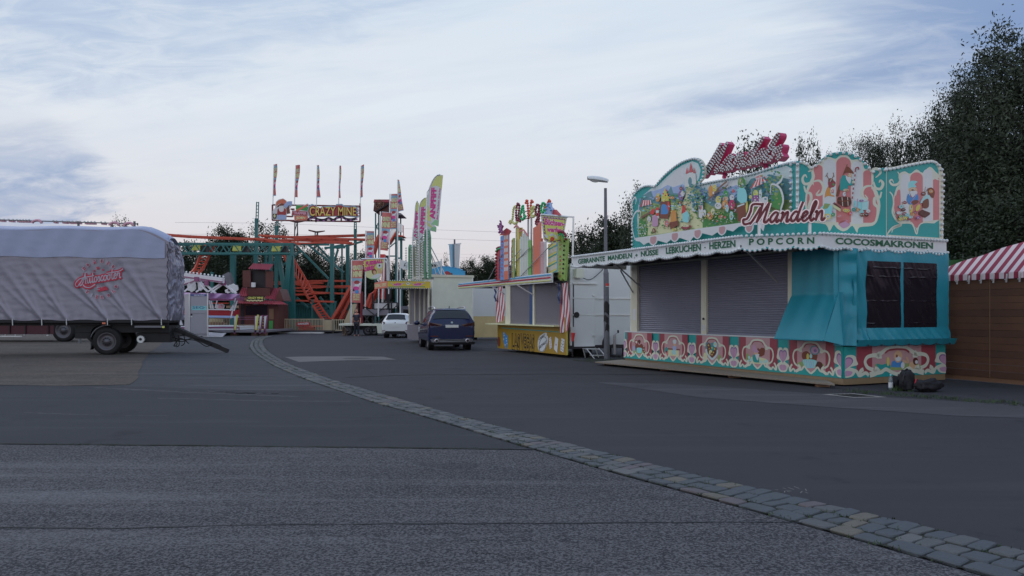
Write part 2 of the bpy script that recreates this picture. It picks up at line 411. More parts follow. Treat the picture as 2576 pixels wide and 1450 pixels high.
pmat('tar', (.018, .018, .022), .7, var=.2); pmat('joint_soil', (.026, .027, .022), .95, var=.4, scale=9)
pmat('stone_blue', (.080, .088, .098), .7, var=.25, scale=9, bump=.4, bscale=25, fine=.15); pmat('stone_grey', (.105, .107, .110), .7, var=.25, scale=9, bump=.4, bscale=25, fine=.15)
pmat('stone_tan', (.155, .14, .115), .8, var=.3, scale=9, bump=.6, bscale=30, fine=.3); pmat('stone_rose', (.13, .11, .115), .75, var=.25, scale=9, bump=.4, bscale=25, fine=.15)
pmat('stone_pale', (.140, .140, .138), .75, var=.3, scale=9, bump=.5, bscale=28, fine=.2)
pmat('chalk', (.33, .31, .29), .9, var=.35, scale=12)
pmat('grass_blade', (.045, .075, .022), .7, var=.4, scale=20)
pmat('iron', (.045, .042, .04), .6, metal=.4, var=.3, scale=20)

mb = MB(); mb.mat = 'asphalt_road'
mb.add([(-900, -300, 0), (900, -300, 0), (900, 1500, 0), (-900, 1500, 0)], [(0, 1, 2, 3)])
mb.build('ground', kind='structure')
def flat(name, pts, z, mat, kind='structure', world=False):
    mb = MB(); q = [Vector((*p_, z)) if world else G(p_[0], p_[1], z) for p_ in pts]
    mb.add(q, [tuple(range(len(q)))], mat=mat); return mb.build(name, kind=kind)
# gutter edges (upper = far side)
UP = [(690, 846.5), (672, 851), (663, 856), (662, 866), (672, 882), (693, 898), (728, 917), (761, 931), (830, 955), (898, 976), (1006, 1007), (1200, 1062), (1400, 1113), (1572, 1156), (1833, 1218), (2075, 1272), (2330, 1332), (2650, 1410), (3000, 1500)]
LO = [(672, 846), (648, 851), (632, 860), (628, 872), (634, 884), (650, 898), (676, 914), (703, 928), (762, 953), (820, 974), (937, 1013), (1054, 1046), (1290, 1117), (1572, 1199), (1749, 1247), (2041, 1328), (2300, 1401), (2560, 1476), (2900, 1580)]
up = spline([G(*p_).xy for p_ in UP], 10); lo = spline([G(*p_).xy for p_ in LO], 10)
def resample(pl_, n):
    L = [0.]
    for a, b in zip(pl_, pl_[1:]): L.append(L[-1] + (b - a).length)
    out = []; k = 0
    for i in range(n + 1):
        t_ = L[-1] * i / n
        while k < len(L) - 2 and L[k + 1] < t_: k += 1
        f_ = (t_ - L[k]) / max(L[k + 1] - L[k], 1e-9); out.append(pl_[k].lerp(pl_[k + 1], min(max(f_, 0), 1)))
    return out
NS = 560
up_r, lo_r = resample(up, NS), resample(lo, NS)
def lo_x(y):
    for (x0, y0), (x1, y1) in zip(LO[3:], LO[4:]):
        if y0 <= y <= y1: return x0 + (x1 - x0) * (y - y0) / (y1 - y0)
    return LO[-1][0] + (y - LO[-1][1]) * 3.1
flat('asphalt_field', [(-1500, 850), (640, 846), (648, 851)] + [p_ for p_ in LO[2:] if p_[1] < 1130] + [(lo_x(1132), 1132), (-1500, 1112)], .004, 'asphalt_mid')
flat('asphalt_strip', [(-1500, 966), (0, 970), (310, 972), (640, 982), (846, 986)] + [p_ for p_ in LO if 986 < p_[1] < 1131] + [(lo_x(1131), 1131), (-1500, 1111)], .008, 'asphalt_dark')
flat('coarse_asphalt', [(-1500, 1111), (0, 1119), (600, 1124), (lo_x(1133), 1133)] + [p_ for p_ in LO if p_[1] > 1134] + [(2900, 1580), (2900, 4000), (-3500, 4000), (-1500, 1500)], .012, 'asphalt_coarse')
jag = [(x + random.uniform(-4, 4), y) for x, y in ((440, 846), (420, 856), (398, 872), (392, 880), (374, 888), (372, 897), (362, 910), (356, 924), (350, 936), (350, 948), (344, 958), (328, 968))]
flat('gravel_yard', [(-1500, 842), (440, 842)] + jag + [(150, 971), (0, 969), (-1500, 962)], .012, 'gravel_bound')
flat('concrete_slab', [(717, 899), (760, 897.5), (880, 896.5), (965, 898), (997, 905), (880, 906.5), (752, 911)], .004, 'concrete_patch')
flat('repaired_road', [(1500, 962), (1700, 966), (2050, 990), (2300, 1004), (2700, 1026), (2700, 1056), (2400, 1046), (2050, 1022), (1760, 1000)], .004, 'worn_patch')
flat('verge_strip', [(1440, 906), (1590, 905), (1590, 916), (1500, 914)], .006, 'joint_soil')
# seams: old tar line, joint with moss, pale drag mark
def seam(name, pts, w0, z, mat, jit=.012, n=60):
    p_ = resample([G(*q).xy for q in pts], n); p_ = [Vector((a.x, a.y + random.uniform(-jit, jit))) for a in p_]
    mb = MB(); ribbon(mb, p_, lambda t_: w0 * random.uniform(.4, 1.5), lambda a, o: Vector((a[0], a[1], z)), mat); return mb.build(name, kind='structure')
seam('tar_seam', [(-900, 1338), (0, 1332), (300, 1334), (620, 1326), (1200, 1322), (1900, 1319), (2280, 1326)], .022, .016, 'tar')
seam('moss_joint', [(-900, 1113), (0, 1119.5), (600, 1125), (1290, 1133)], .035, .017, 'joint_soil')
seam('dirt_line', [(372, 944), (560, 946), (760, 951)], .10, .008, 'worn_patch', .05)
rnd = random.Random(5)
for k in range(9):      # hair cracks and old scrape marks
    x, y = rnd.uniform(-50, 1500), rnd.uniform(1150, 1430); q = [(x, y)]
    for _ in range(7): x += rnd.uniform(14, 60); y += rnd.uniform(-9, 9); q.append((x, y))
    seam('crack', q, .006, .0165, 'tar', .006, 24)
for x0, y0, x1, y1, w_ in ((235, 976, 745, 999, .16), (400, 1003, 880, 1012, .12), (520, 985, 700, 992, .2), (60, 1040, 420, 1048, .06)): seam('scrape_mark', [(x0, y0), ((x0 + x1) / 2, (y0 + y1) / 2 + 2), (x1, y1)], w_, .0095, 'worn_patch', .03)
seam('dirt_line', [(870, 950), (1000, 944), (1400, 941), (1900, 944)], .10, .008, 'worn_patch', .05)
# the gutter itself: three rows of worn setts in a soil bed
mb = MB(); mb.mat = 'joint_soil'
for i in range(0, NS):
    a, b, c_, d = up_r[i], up_r[i + 1], lo_r[i + 1], lo_r[i]
    mb.add([(a.x, a.y, .014), (b.x, b.y, .014), (c_.x, c_.y, .014), (d.x, d.y, .014)], [(0, 3, 2, 1)])
rnd = random.Random(5)
arc_len = [0.]
for a, b in zip(up_r, up_r[1:]): arc_len.append(arc_len[-1] + (b - a).length)
tot = arc_len[-1]
def at_len(t_):
    import bisect
    k = min(max(bisect.bisect(arc_len, t_) - 1, 0), NS - 1); f_ = (t_ - arc_len[k]) / max(arc_len[k + 1] - arc_len[k], 1e-9)
    return up_r[k].lerp(up_r[k + 1], f_), lo_r[k].lerp(lo_r[k + 1], f_)
for row in range(3):
    t_ = 0.
    r0, r1 = (0., .37, .72)[row] + .010, (.37, .72, 1.)[row] - .010
    while t_ < tot - .3:
        L = rnd.uniform(.105, .185) * (1.0 if row < 2 else 1.5); m_ = rnd.choices(('stone_blue', 'stone_grey', 'stone_tan', 'stone_rose', 'stone_pale'), (42, 26, 10, 8, 14))[0]
        g_ = .007
        u0, l0 = at_len(t_ + g_); u1, l1 = at_len(min(t_ + L - g_, tot - .01))
        sk = rnd.uniform(-.02, .02)
        c4 = [u0.lerp(l0, r0), u1.lerp(l1, r0), u1.lerp(l1, r1), u0.lerp(l0, r1)]
        cen = sum(c4, Vector((0, 0))) / 4; z0 = .014; z1 = .024 + rnd.uniform(-.004, .004)
        c4 = [p_ + Vector((rnd.uniform(-.01, .01), rnd.uniform(-.01, .01))) for p_ in c4]
        def rounded(k_, cut=.10):
            q = [cen + (p_ - cen) * k_ for p_ in c4]; out = []
            for i in range(4):
                out.append(q[i].lerp(q[i - 1], cut)); out.append(q[i].lerp(q[(i + 1) % 4], cut))
            return out
        rings = [(rounded(1.0), z0 - .01), (rounded(.99), z1 - .006), (rounded(.91, .13), z1)]
        tl_ = (rnd.uniform(-.006, .006), rnd.uniform(-.006, .006)); vs = []
        for ri, (q, z_) in enumerate(rings):
            for i, p_ in enumerate(q): vs.append((p_.x, p_.y, z_ + (tl_[0] * (1 if i < 4 else -1) if ri == 2 else 0)))
        fs = [(k * 8 + i, k * 8 + (i + 1) % 8, (k + 1) * 8 + (i + 1) % 8, (k + 1) * 8 + i) for k in range(2) for i in range(8)] + [tuple(range(16, 24))]
        mb.add(vs, fs, False, m_)
        t_ += L
mb.build('gutter_paving', kind='structure')
# weeds in the joints and along the stall's edge
mb = MB(); mb.mat = 'grass_blade'
def tuft(p_, n, h, sp):
    for _ in range(n):
        a = rnd.uniform(0, 6.28); q = Vector((p_[0] + rnd.gauss(0, sp), p_[1] + rnd.gauss(0, sp), .012)); l_ = h * rnd.uniform(.5, 1.2); w_ = .004 + h * .03
        d = Vector((math.cos(a), math.sin(a), 0)); s_ = Vector((-d.y, d.x, 0)) * w_
        tip = q + d * l_ * rnd.uniform(.2, .8) + Vector((0, 0, l_ * rnd.uniform(.5, 1)))
        mb.add([q - s_, q + s_, tip], [(0, 1, 2)])
for i in range(1500):
    t_ = tot * rnd.random() * .985; a, b = at_len(t_); r_ = rnd.choice((.37, .37, .72, .72, .72, .98, .02)) + rnd.gauss(0, .02)
    p_ = a.lerp(b, r_); tuft(p_, 9, rnd.uniform(.015, .04), .025)
for i in range(120):
    x = rnd.uniform(2120, 2576); y = 985 + (x - 2120) * .078 + rnd.uniform(-4, 4); p_ = G(x, y); tuft(p_.xy, 8, rnd.uniform(.03, .09), .05)
for i in range(14): p_ = G(rnd.gauss(2262, 16), 984 + rnd.uniform(-2, 3)); tuft(p_.xy, 12, rnd.uniform(.06, .13), .05)
for i in range(60): p_ = G(rnd.uniform(1440, 1585), rnd.uniform(903, 912)); tuft(p_.xy, 8, .06, .06)
for i in range(150):
    x = rnd.uniform(60, 1290); p_ = G(x, 1119.5 + x * .0105); tuft(p_.xy, 5, .014, .03)
mb.build('joint_weeds', kind='stuff', label='green weeds and moss growing between the gutter stones', cat='weeds')
# service cover with a pale square frame, round cover on the slab, chalk scribbles
cc = [G(*T6(X, Y)) for X, Y in ((300, 1208), (740, 1195), (1200, 1248), (740, 1256))]
cen = sum(cc, Vector()) / 4
root = empty('service_cover', cen, 'square service cover in a pale painted frame, set in the asphalt before the almond stall', 'service cover')
mb = MB()
inn = [cen + (p_ - cen) * .72 for p_ in cc]
for i in range(4):
    j = (i + 1) % 4; z = Vector((0, 0, .010)); mb.add([cc[i] + z, cc[j] + z, inn[j] + z, inn[i] + z], [(0, 1, 2, 3)], mat='chalk')
mb.build('frame', root)
mb = MB(); mb.add([p_ + Vector((0, 0, .011)) for p_ in inn], [(0, 1, 2, 3)], mat='iron')
for k in range(1, 6):
    a = inn[0].lerp(inn[1], k / 6); b = inn[3].lerp(inn[2], k / 6); mb.bar(a + Vector((0, 0, .013)), b + Vector((0, 0, .013)), .02, .006, 'iron')
mb.build('lid', root)
cm = G(*T2(1690, 337)); mb = MB()
mb.lathe(cm + Vector((0, 0, .008)), [(0, .004), (.32, .004), (.34, .0), (.42, .0), (.44, -.004)], n=28, mat='iron')
mb.build('manhole_cover', label='round iron manhole cover in the pale concrete slab in front of the dark car', cat='manhole cover')
mb = MB()
for k in range(10):
    p_ = G(1960 + k * 8 + rnd.uniform(-3, 3), 1228 + rnd.uniform(0, 14)).xy; q = p_ + Vector((rnd.uniform(-.05, .05), rnd.uniform(-.08, .08)))
    ribbon(mb, [p_, q], .006, lambda a, o: Vector((a[0], a[1], .003)), 'chalk')
mb.build('chalk_mark', kind='structure')
# ------------------------------------------------------------------ painting helper: layers of thin paint, each a hair above the last
class Art:
    dab = False; dabs = ('bark_paint', 'path_tan', 'mount_blue', 'white_paint', 'brown_paint', 'forest_blue', 'castle_pink')
    def __init__(s, mb, pl, conv=None, off=.004, step=.0003): s.mb, s.pl, s.cv, s.o, s.st = mb, pl, conv, off, step
    def uz(s, p_): return s.pl.uz(*s.cv(*p_)) if s.cv else p_
    def poly(s, mat, *pts):
        s.o += s.st; q = [s.pl.P(*s.uz(p_), s.o) for p_ in pts]; s.mb.add(q, [tuple(range(len(q)))], mat=mat)
    def blob(s, mat, pts, k=4):
        q = spline([Vector(p_) for p_ in pts] + [Vector(pts[0])], k)[:-1]; s.poly(mat, *[tuple(a) for a in q])
    def oval(s, mat, cx, cy, rx, ry, a=0., n=14):
        if s.dab and rx > 9 and not a:
            s.dab = False; s.oval(mat, cx, cy, rx, ry); k_ = int(4 + rx * .25)
            for _ in range(k_):
                t_ = rnd.uniform(0, 6.28); q_ = rnd.uniform(0, .75); s.oval(rnd.choice(s.dabs), cx + rx * q_ * math.cos(t_), cy + ry * q_ * math.sin(t_), rx * rnd.uniform(.10, .28), ry * rnd.uniform(.08, .22), rnd.uniform(.1, 3), 6)
            s.dab = True; return
        s.poly(mat, *[(cx + rx * math.cos(t_) * math.cos(a) - ry * math.sin(t_) * math.sin(a), cy + rx * math.cos(t_) * math.sin(a) + ry * math.sin(t_) * math.cos(a)) for t_ in (2 * math.pi * i / n for i in range(n))])
    def line(s, mat, w, *pts, k=5, taper=False):
        """w in metres"""
        s.o += s.st; q = [Vector(s.uz(tuple(p_))) for p_ in (spline(pts, k) if k > 1 else pts)]
        ww = (lambda t_: w * (.25 + .75 * math.sin(math.pi * min(1, t_ * .9 + .1)))) if taper else w
        ribbon(s.mb, q, ww, lambda a, o: s.pl.P(a[0], a[1], s.o), mat)
    def column(s, mat, x0, x1, ytop, ybot, ytop2=None):
        ytop2 = ytop if ytop2 is None else ytop2; r_ = (x1 - x0) / 2
        top = [((x0 + x1) / 2 - r_ * math.cos(math.pi * i / 8), (ytop + (ytop2 - ytop) * i / 8) + r_ * .9 * (1 - math.sin(math.pi * i / 8))) for i in range(9)]
        s.poly(mat, (x0, ybot), *top, (x1, ybot))
    def flip(s): return s

def at_z(x, y, z):
    Y = (z - H) * FOC / (HY - y); return W(x, y, Y)

DS = (-.416, .909); DE = (.909, .416)
C0 = G(2121, 972)
PF, PE = Plane(C0, DS), Plane(C0, DE)
LF = PF.uz(1576, 900)[0]; LE = PE.uz(2373, 900)[0]
uf = PF.uz(2000, 700)[0]; ve = PE.uz(2229, 700)[0]
stall = empty('almond_stall', C0, 'large turquoise and cream almond stall with closed roller shutters and painted fairy tale boards', 'market stall')

# body of the stall: cream box behind everything
mb = MB(); zt = 3.0
def stall_box(mb, u0, u1, v0, v1, z0, z1, mat):
    mb.hexa([C0 + PF.d * a + PE.d * b + Vector((0, 0, z)) for z in (z0, z1) for a, b in ((u0, v0), (u1, v0), (u1, v1), (u0, v1))], mat)
stall_box(mb, uf + .05, LF - .02, .12, LE, .22, zt, 'cream_wall')
stall_box(mb, .1, uf + .04, ve + .3, LE - .02, .22, zt - .01, 'cream_wall')
stall_box(mb, .06, LF - .06, .06, LE - .05, .05, .21, 'dark_steel')
mb.build('wall', stall)
mb = MB(); stall_box(mb, -.02, LF + .02, -.02, LE + .02, zt + .004, zt + .05, 'white_post'); mb.build('roof', stall)

# ---- lower painted front panel
ZB, ZT = .16, PF.uz(2121, 858)[1]
UL = LF / 5
def lower_panel(name, pl, L, n_units, z0, z1, units, part_label=None):
    mb = MB(); mb.prism([pl.P(0, z0, .05), pl.P(L, z0, .05), pl.P(L, z1, .05), pl.P(0, z1, .05)], -pl.n * .05, 'teal')
    a = Art(mb, pl, None, .0505, .0002); Hh = z1 - z0
    for k, (u0, wd, art) in enumerate(units):
        X = lambda t_: u0 + wd * t_
        Z = lambda t_: z0 + Hh * t_
        for x0, x1, m_ in ((.105, .255, 'rose'), (.255, .745, 'pink_s'), (.745, .895, 'rose')):
            a.poly(m_, (X(x0), Z(.0)), (X(x1), Z(.0)), (X(x1), Z(.998)), (X(x0), Z(.998)))
        # teal ground with scalloped edge
        a.poly('teal', (X(0), Z(.0)), (X(1), Z(.0)), (X(1), Z(.30)), (X(.9), Z(.22)), (X(.86), Z(.10)), (X(.8), Z(.16)), (X(.72), Z(.10)), (X(.62), Z(.24)), (X(.5), Z(.06)), (X(.38), Z(.24)), (X(.28), Z(.10)), (X(.2), Z(.16)), (X(.14), Z(.10)), (X(.1), Z(.22)), (X(0), Z(.30)))
        # picture in the medallion
        art(a, lambda x, y: (X(.5 + (x - .5) * .46), Z(.18 + y * .62)))
        # cream scrollwork
        w = .042 * wd / 1.6
        for sx in (1, -1):
            Q = lambda x, y: (X(.5 + sx * x), Z(y))
            a.line('cream', w * 1.1, Q(.0, .93), Q(.10, .90), Q(.155, .78), Q(.19, .72), Q(.235, .70))
            a.line('rose', w * .5, Q(.0, .885), Q(.08, .86), Q(.12, .77))
            a.line('cream', w * 1.4, Q(.17, .76), Q(.20, .68), Q(.155, .68), k=4)
            a.line('cream', w * 1.0, Q(.22, .72), Q(.29, .66), Q(.315, .50), Q(.29, .32), Q(.235, .24))
            a.line('cream', w * 1.5, Q(.225, .27), Q(.19, .20), Q(.22, .13), Q(.27, .08), k=4)
            a.line('cream', w * 1.0, Q(.0, .055), Q(.06, .14), Q(.115, .24), Q(.16, .15), Q(.22, .13))
            a.line('cream', w * .9, Q(.28, .06), Q(.31, .15), Q(.37, .07), Q(.40, .22), Q(.5, .33))
            a.line('cream', w * 1.1, Q(.37, .10), Q(.355, .22), Q(.33, .27), k=4)
        # tulip heart over the join between two fields
        for cx_ in ((0., 1.) if True else ()):
            for sx in (1, -1):
                if (cx_ == 0 and sx < 0) or (cx_ == 1 and sx > 0): continue
                Q = lambda x, y: (X(cx_ + sx * x), Z(y))
                a.blob('cream', [Q(0, .26), Q(.05, .36), Q(.115, .42), Q(.105, .56), Q(.09, .70), Q(.04, .74), Q(0, .66)])
                a.blob('lilac_dark', [Q(0, .30), Q(.05, .42), Q(.072, .54), Q(.06, .64), Q(.03, .67), Q(0, .61)])
                a.blob('lilac', [Q(0, .31), Q(.045, .42), Q(.062, .53), Q(.05, .61), Q(.025, .63), Q(0, .57)])
                a.blob('cream', [Q(0, .02), Q(.06, .05), Q(.09, .16), Q(.08, .25), Q(.0, .28)])
                a.blob('lilac', [Q(0, .07), Q(.045, .09), Q(.065, .17), Q(.055, .22), Q(.0, .235)])
    o = mb.build(name, stall); return o
MATS['pink_s'] = paint('pink_s', (128, 102, 110), var=.1, scale=5)
def art_hearts(a, q):
    a.blob('meadow', [q(.1, .05), q(.9, .05), q(.95, .25), q(.6, .34), q(.3, .3), q(.05, .22)])
    a.blob('brown_paint', [q(.3, .2), q(.22, .5), q(.34, .66), q(.5, .56), q(.66, .68), q(.78, .5), q(.68, .2)])
    a.blob('sky_blue', [q(.36, .1), q(.3, .36), q(.5, .42), q(.68, .36), q(.62, .1)])
    a.blob('choc', [q(.48, .62), q(.4, .8), q(.5, .9), q(.6, .8)]); a.oval('rose', *q(.7, .74), .09, .07); a.oval('cream', *q(.7, .74), .05, .04)
    for x, y in ((.18, .45), (.22, .3), (.14, .18)): a.oval('brown_paint', *q(x, y), .06, .045); a.oval('cream', *q(x, y + .04), .03, .012)
    a.oval('mount_blue', *q(.86, .34), .06, .09)
def art_baker(a, q):
    a.poly('brown_paint', q(.1, .42), q(.85, .42), q(.85, .5), q(.1, .5)); a.poly('path_tan', q(.16, .08), q(.8, .08), q(.8, .42), q(.16, .42))
    a.blob('mount_blue', [q(.32, .4), q(.3, .6), q(.42, .68), q(.52, .6), q(.5, .38)]); a.oval('skin_paint', *q(.41, .74), .05, .055)
    a.blob('sky_paint', [q(.34, .78), q(.3, .96), q(.42, 1.02), q(.52, .94), q(.48, .78)]); a.blob('mint_paint', [q(.3, .2), q(.5, .16), q(.6, .34), q(.4, .42)])
    a.oval('teal', *q(.92, .4), .07, .08); a.oval('salmon', *q(.86, .18), .05, .08); a.oval('choc', *q(.9, .3), .03, .03)
def art_heartbox(a, q):
    a.blob('forest_blue', [q(.2, .6), q(.4, .95), q(.6, .92), q(.8, .98), q(.88, .7), q(.7, .5), q(.3, .5)])
    a.blob('sky_paint', [q(.2, .6), q(.22, .34), q(.5, .02), q(.8, .34), q(.82, .6)]); a.blob('choc', [q(.27, .64), q(.3, .38), q(.5, .18), q(.72, .38), q(.76, .66), q(.6, .8), q(.5, .7), q(.36, .8)])
    for x, y, m_ in ((.36, .6, 'brown_paint'), (.5, .66, 'teal'), (.64, .62, 'brown_paint'), (.42, .42, 'choc'), (.58, .42, 'path_tan'), (.5, .3, 'brown_paint'), (.68, .78, 'brown_paint'), (.34, .86, 'mint_paint')): a.oval(m_, *q(x, y), .07, .07); a.oval('gold_paint', *q(x + .01, y + .02), .025, .02)
    a.oval('meadow', *q(.12, .16), .07, .09); a.oval('path_tan', *q(.86, .2), .08, .1)
def art_gnome(a, q):
    a.blob('path_tan', [q(.0, .05), q(.95, .05), q(.98, .3), q(.5, .36), q(.08, .28)]); a.blob('meadow', [q(.75, .1), q(1, .1), q(1, .5), q(.85, .4)])
    a.blob('brown_paint', [q(.2, .5), q(.18, .78), q(.32, .84), q(.4, .76), q(.5, .8), q(.52, .5), q(.36, .4)])
    a.blob('teal', [q(.42, .1), q(.46, .44), q(.62, .5), q(.72, .4), q(.68, .12)]); a.oval('skin_paint', *q(.56, .56), .07, .06); a.blob('white_paint', [q(.42, .52), q(.5, .2), q(.6, .48)])
    a.blob('lilac', [q(.42, .62), q(.6, .58), q(.74, .7), q(.66, 1.0), q(.54, .76)])
    for x, y in ((.1, .2), (.2, .16), (.34, .14), (.8, .2), (.88, .32), (.9, .14)): a.oval('mint_paint', *q(x, y), .035, .04)
def art_basket(a, q):
    a.blob('meadow', [q(.05, .08), q(.95, .08), q(.9, .3), q(.1, .3)]); a.oval('choc', *q(.2, .2), .1, .08)
    a.blob('brown_paint', [q(.3, .4), q(.26, .68), q(.44, .76), q(.5, .66), q(.66, .8), q(.84, .68), q(.78, .4)])
    a.blob('sky_blue', [q(.38, .06), q(.3, .4), q(.8, .4), q(.7, .06)])
    for k in range(5): a.line('white_paint', .012, q(.36 + k * .08, .08), q(.4 + k * .08, .38), k=1); a.line('mount_blue', .012, q(.66 - k * .07, .08), q(.74 - k * .08, .38), k=1)
    a.oval('forest_blue', *q(.36, .86), .14, .1); a.oval('lilac', *q(.36, .86), .1, .075); a.oval('lilac_dark', *q(.34, .84), .045, .035)
    a.oval('gold_paint', *q(.62, .55), .04, .07); a.oval('mint_paint', *q(.5, .58), .04, .05)
def art_picnic(a, q):
    a.blob('meadow', [q(.02, .04), q(.98, .04), q(.99, .28), q(.7, .36), q(.3, .3), q(.05, .4)])
    a.blob('blue_paint', [q(.36, .2), q(.4, .5), q(.56, .56), q(.62, .4), q(.6, .18)]); a.oval('skin_paint', *q(.52, .74), .13, .13); a.oval('white_paint', *q(.52, .62), .09, .05)
    a.oval('brown_paint', *q(.49, .77), .03, .03); a.line('skin_paint', .05, q(.62, .5), q(.74, .44), q(.7, .7)); a.oval('white_paint', *q(.62, .26), .06, .07)
    a.oval('skin_paint', *q(.84, .22), .12, .1); a.oval('choc', *q(.9, .46), .08, .08); a.oval('white_paint', *q(.92, .42), .045, .04)
    a.blob('teal', [q(.1, .12), q(.06, .4), q(.16, .34), q(.3, .4), q(.34, .14)]); a.oval('gold_paint', *q(.3, .5), .04, .1)
arts = [art_basket, art_gnome, art_heartbox, art_baker, art_hearts]
lower_panel('front_panel', PF, LF, 5, ZB, ZT, [(i * UL, UL, arts[i]) for i in range(5)])
ZE = PE.uz(2121, 868)[1] - .04
lower_panel('end_panel', PE, LE, 1, ZB, ZE, [(0.0, LE, art_picnic)])
mb = MB()
mb.prism([PF.P(-.04, .03, .04), PF.P(LF, .03, .04), PF.P(LF, ZB - .004, .04), PF.P(-.04, ZB - .004, .04)], -PF.n * .06, 'beige_base')
mb.prism([PE.P(-.03, .03, .045), PE.P(LE, .03, .045), PE.P(LE, ZB - .004, .045), PE.P(-.03, ZB - .004, .045)], -PE.n * .06, 'beige_base')
mb.build('skirting', stall)
# counter board along the top of the front panel
mb = MB(); mb.prism([PF.P(uf - .2, ZT + .002, .07), PF.P(LF, ZT + .002, .07), PF.P(LF, ZT + .03, .07), PF.P(uf - .2, ZT + .03, .07)], -PF.n * .16, 'pink_pale'); mb.build('counter', stall)

# ---- posts and shutters
def post(u0, u1, z0, z1, off, th, name='post'):
    mb = MB(); mb.prism([PF.P(u0, z0, off), PF.P(u1, z0, off), PF.P(u1, z1, off), PF.P(u0, z1, off)], -PF.n * th, 'white_post'); mb.build(name, stall)
U = lambda x: PF.uz(x, 750)[0]
ZS = 2.86
for a, b, o_ in ((1606, 1592, .05), (1779, 1766, .03), (2001, 1985, .04)): post(U(a), U(b), ZT + .032, ZS, o_, .16)
def shutter(u0, u1, z0, z1, pl, off, n, parent, mat='shutter', name='roller_shutter'):
    mb = MB(); hh = (z1 - z0) / n
    prof = []
    for k in range(n):
        z = z0 + k * hh
        prof += [(z, -.008), (z + hh * .12, 0.), (z + hh * .35, .009), (z + hh * .65, .009), (z + hh * .9, .0)]
    prof.append((z1, -.008)); vs = []
    for z, o_ in prof: vs += [pl.P(u0, z, off + o_), pl.P(u1, z, off + o_)]
    mb.add(vs, [(2 * i, 2 * i + 1, 2 * i + 3, 2 * i + 2) for i in range(len(prof) - 1)], False, mat)
    mb.prism([pl.P(u0, z0 - .0, off + .02), pl.P(u1, z0, off + .02), pl.P(u1, z0 + .05, off + .02), pl.P(u0, z0 + .05, off + .02)], -pl.n * .03, mat)
    return mb.build(name, parent)
for a, b in ((1766, 1606), (1985, 1779)): shutter(U(a), U(b), ZT + .034, ZS, PF, -.03, 34, stall)
mb = MB(); mb.prism([PF.P(U(2001), ZT + .04, -.14), PF.P(U(2120), ZT + .04, -.14), PF.P(U(2120), ZS, -.14), PF.P(U(2001), ZS, -.14)], -PF.n * .02, 'teal_dark'); mb.build('back_board', stall)
# lock, notice on the posts
mb = MB(); mb.prism([PF.P(U(1603), 1.30, .054), PF.P(U(1596), 1.30, .054), PF.P(U(1596), 1.62, .054), PF.P(U(1603), 1.62, .054)], -PF.n * .004, 'white_paint'); mb.build('notice', stall)
mb = MB(); mb.prism([PF.P(U(1776), 1.05, .04), PF.P(U(1770), 1.05, .04), PF.P(U(1770), 1.2, .04), PF.P(U(1776), 1.2, .04)], -PF.n * .02, 'alu'); mb.tube(PF.P(U(1773), 1.35, .02), PF.P(U(1773), 1.35, .06), .03, mat='dark_steel'); mb.build('lock', stall)

# ---- canopy and its cream fascia in three runs
ZFB, ZFT = 2.80, 3.085
K = [at_z(1440, 673, ZFB), at_z(1862, 631, ZFB), at_z(2067, 625, ZFB), at_z(2381, 640, ZFB)]
for k_ in K: k_.z = 0
runs = [Plane(K[0], (K[1] - K[0])), Plane(K[1], (K[2] - K[1])), Plane(K[2], (K[3] - K[2]))]
mb = MB()
poly = [K[0] - runs[0].n * .06 + runs[0].d * .04, K[1] - runs[0].n * .07, K[2] - runs[1].n * .07, K[3] - runs[2].n * .07, PE.P(LE, 0, -.05), PE.P(.1, 0, -.1), PF.P(.1, 0, -.1), PF.P(LF, 0, -.05)]
mb.prism([p_ + Vector((0, 0, ZFB + .12)) for p_ in poly], (0, 0, .06), 'dark_steel')  # slab coloured dark so that the shade under the canopy reads deeper
for t_ in [i / 9 for i in range(10)]:
    a = K[0].lerp(K[1], t_); b = a + (Vector((PF.n.x, PF.n.y, 0)) * -1.35); mb.bar(a + Vector((0, 0, ZFB + .09)), b + Vector((0, 0, ZFB + .09)), .04, .05, 'dark_steel')
mb.build('canopy', stall)
for u_ in (U(1620), U(1960)):
    mb = MB(); mb.bar(PF.P(u_, 2.2, .05), PF.P(u_, ZFB + .08, .95), .03, .03, 'galv'); mb.build('canopy_strut', stall)
mb = MB(); mb.bar(PF.P(U(1597), 2.1, .06), PF.P(U(1597), 2.75, .5), .03, .03, 'galv'); mb.build('canopy_strut', stall)
lens = [(K[i + 1] - K[i]).length for i in range(3)]
bulbs_n = 0
_bm = {}
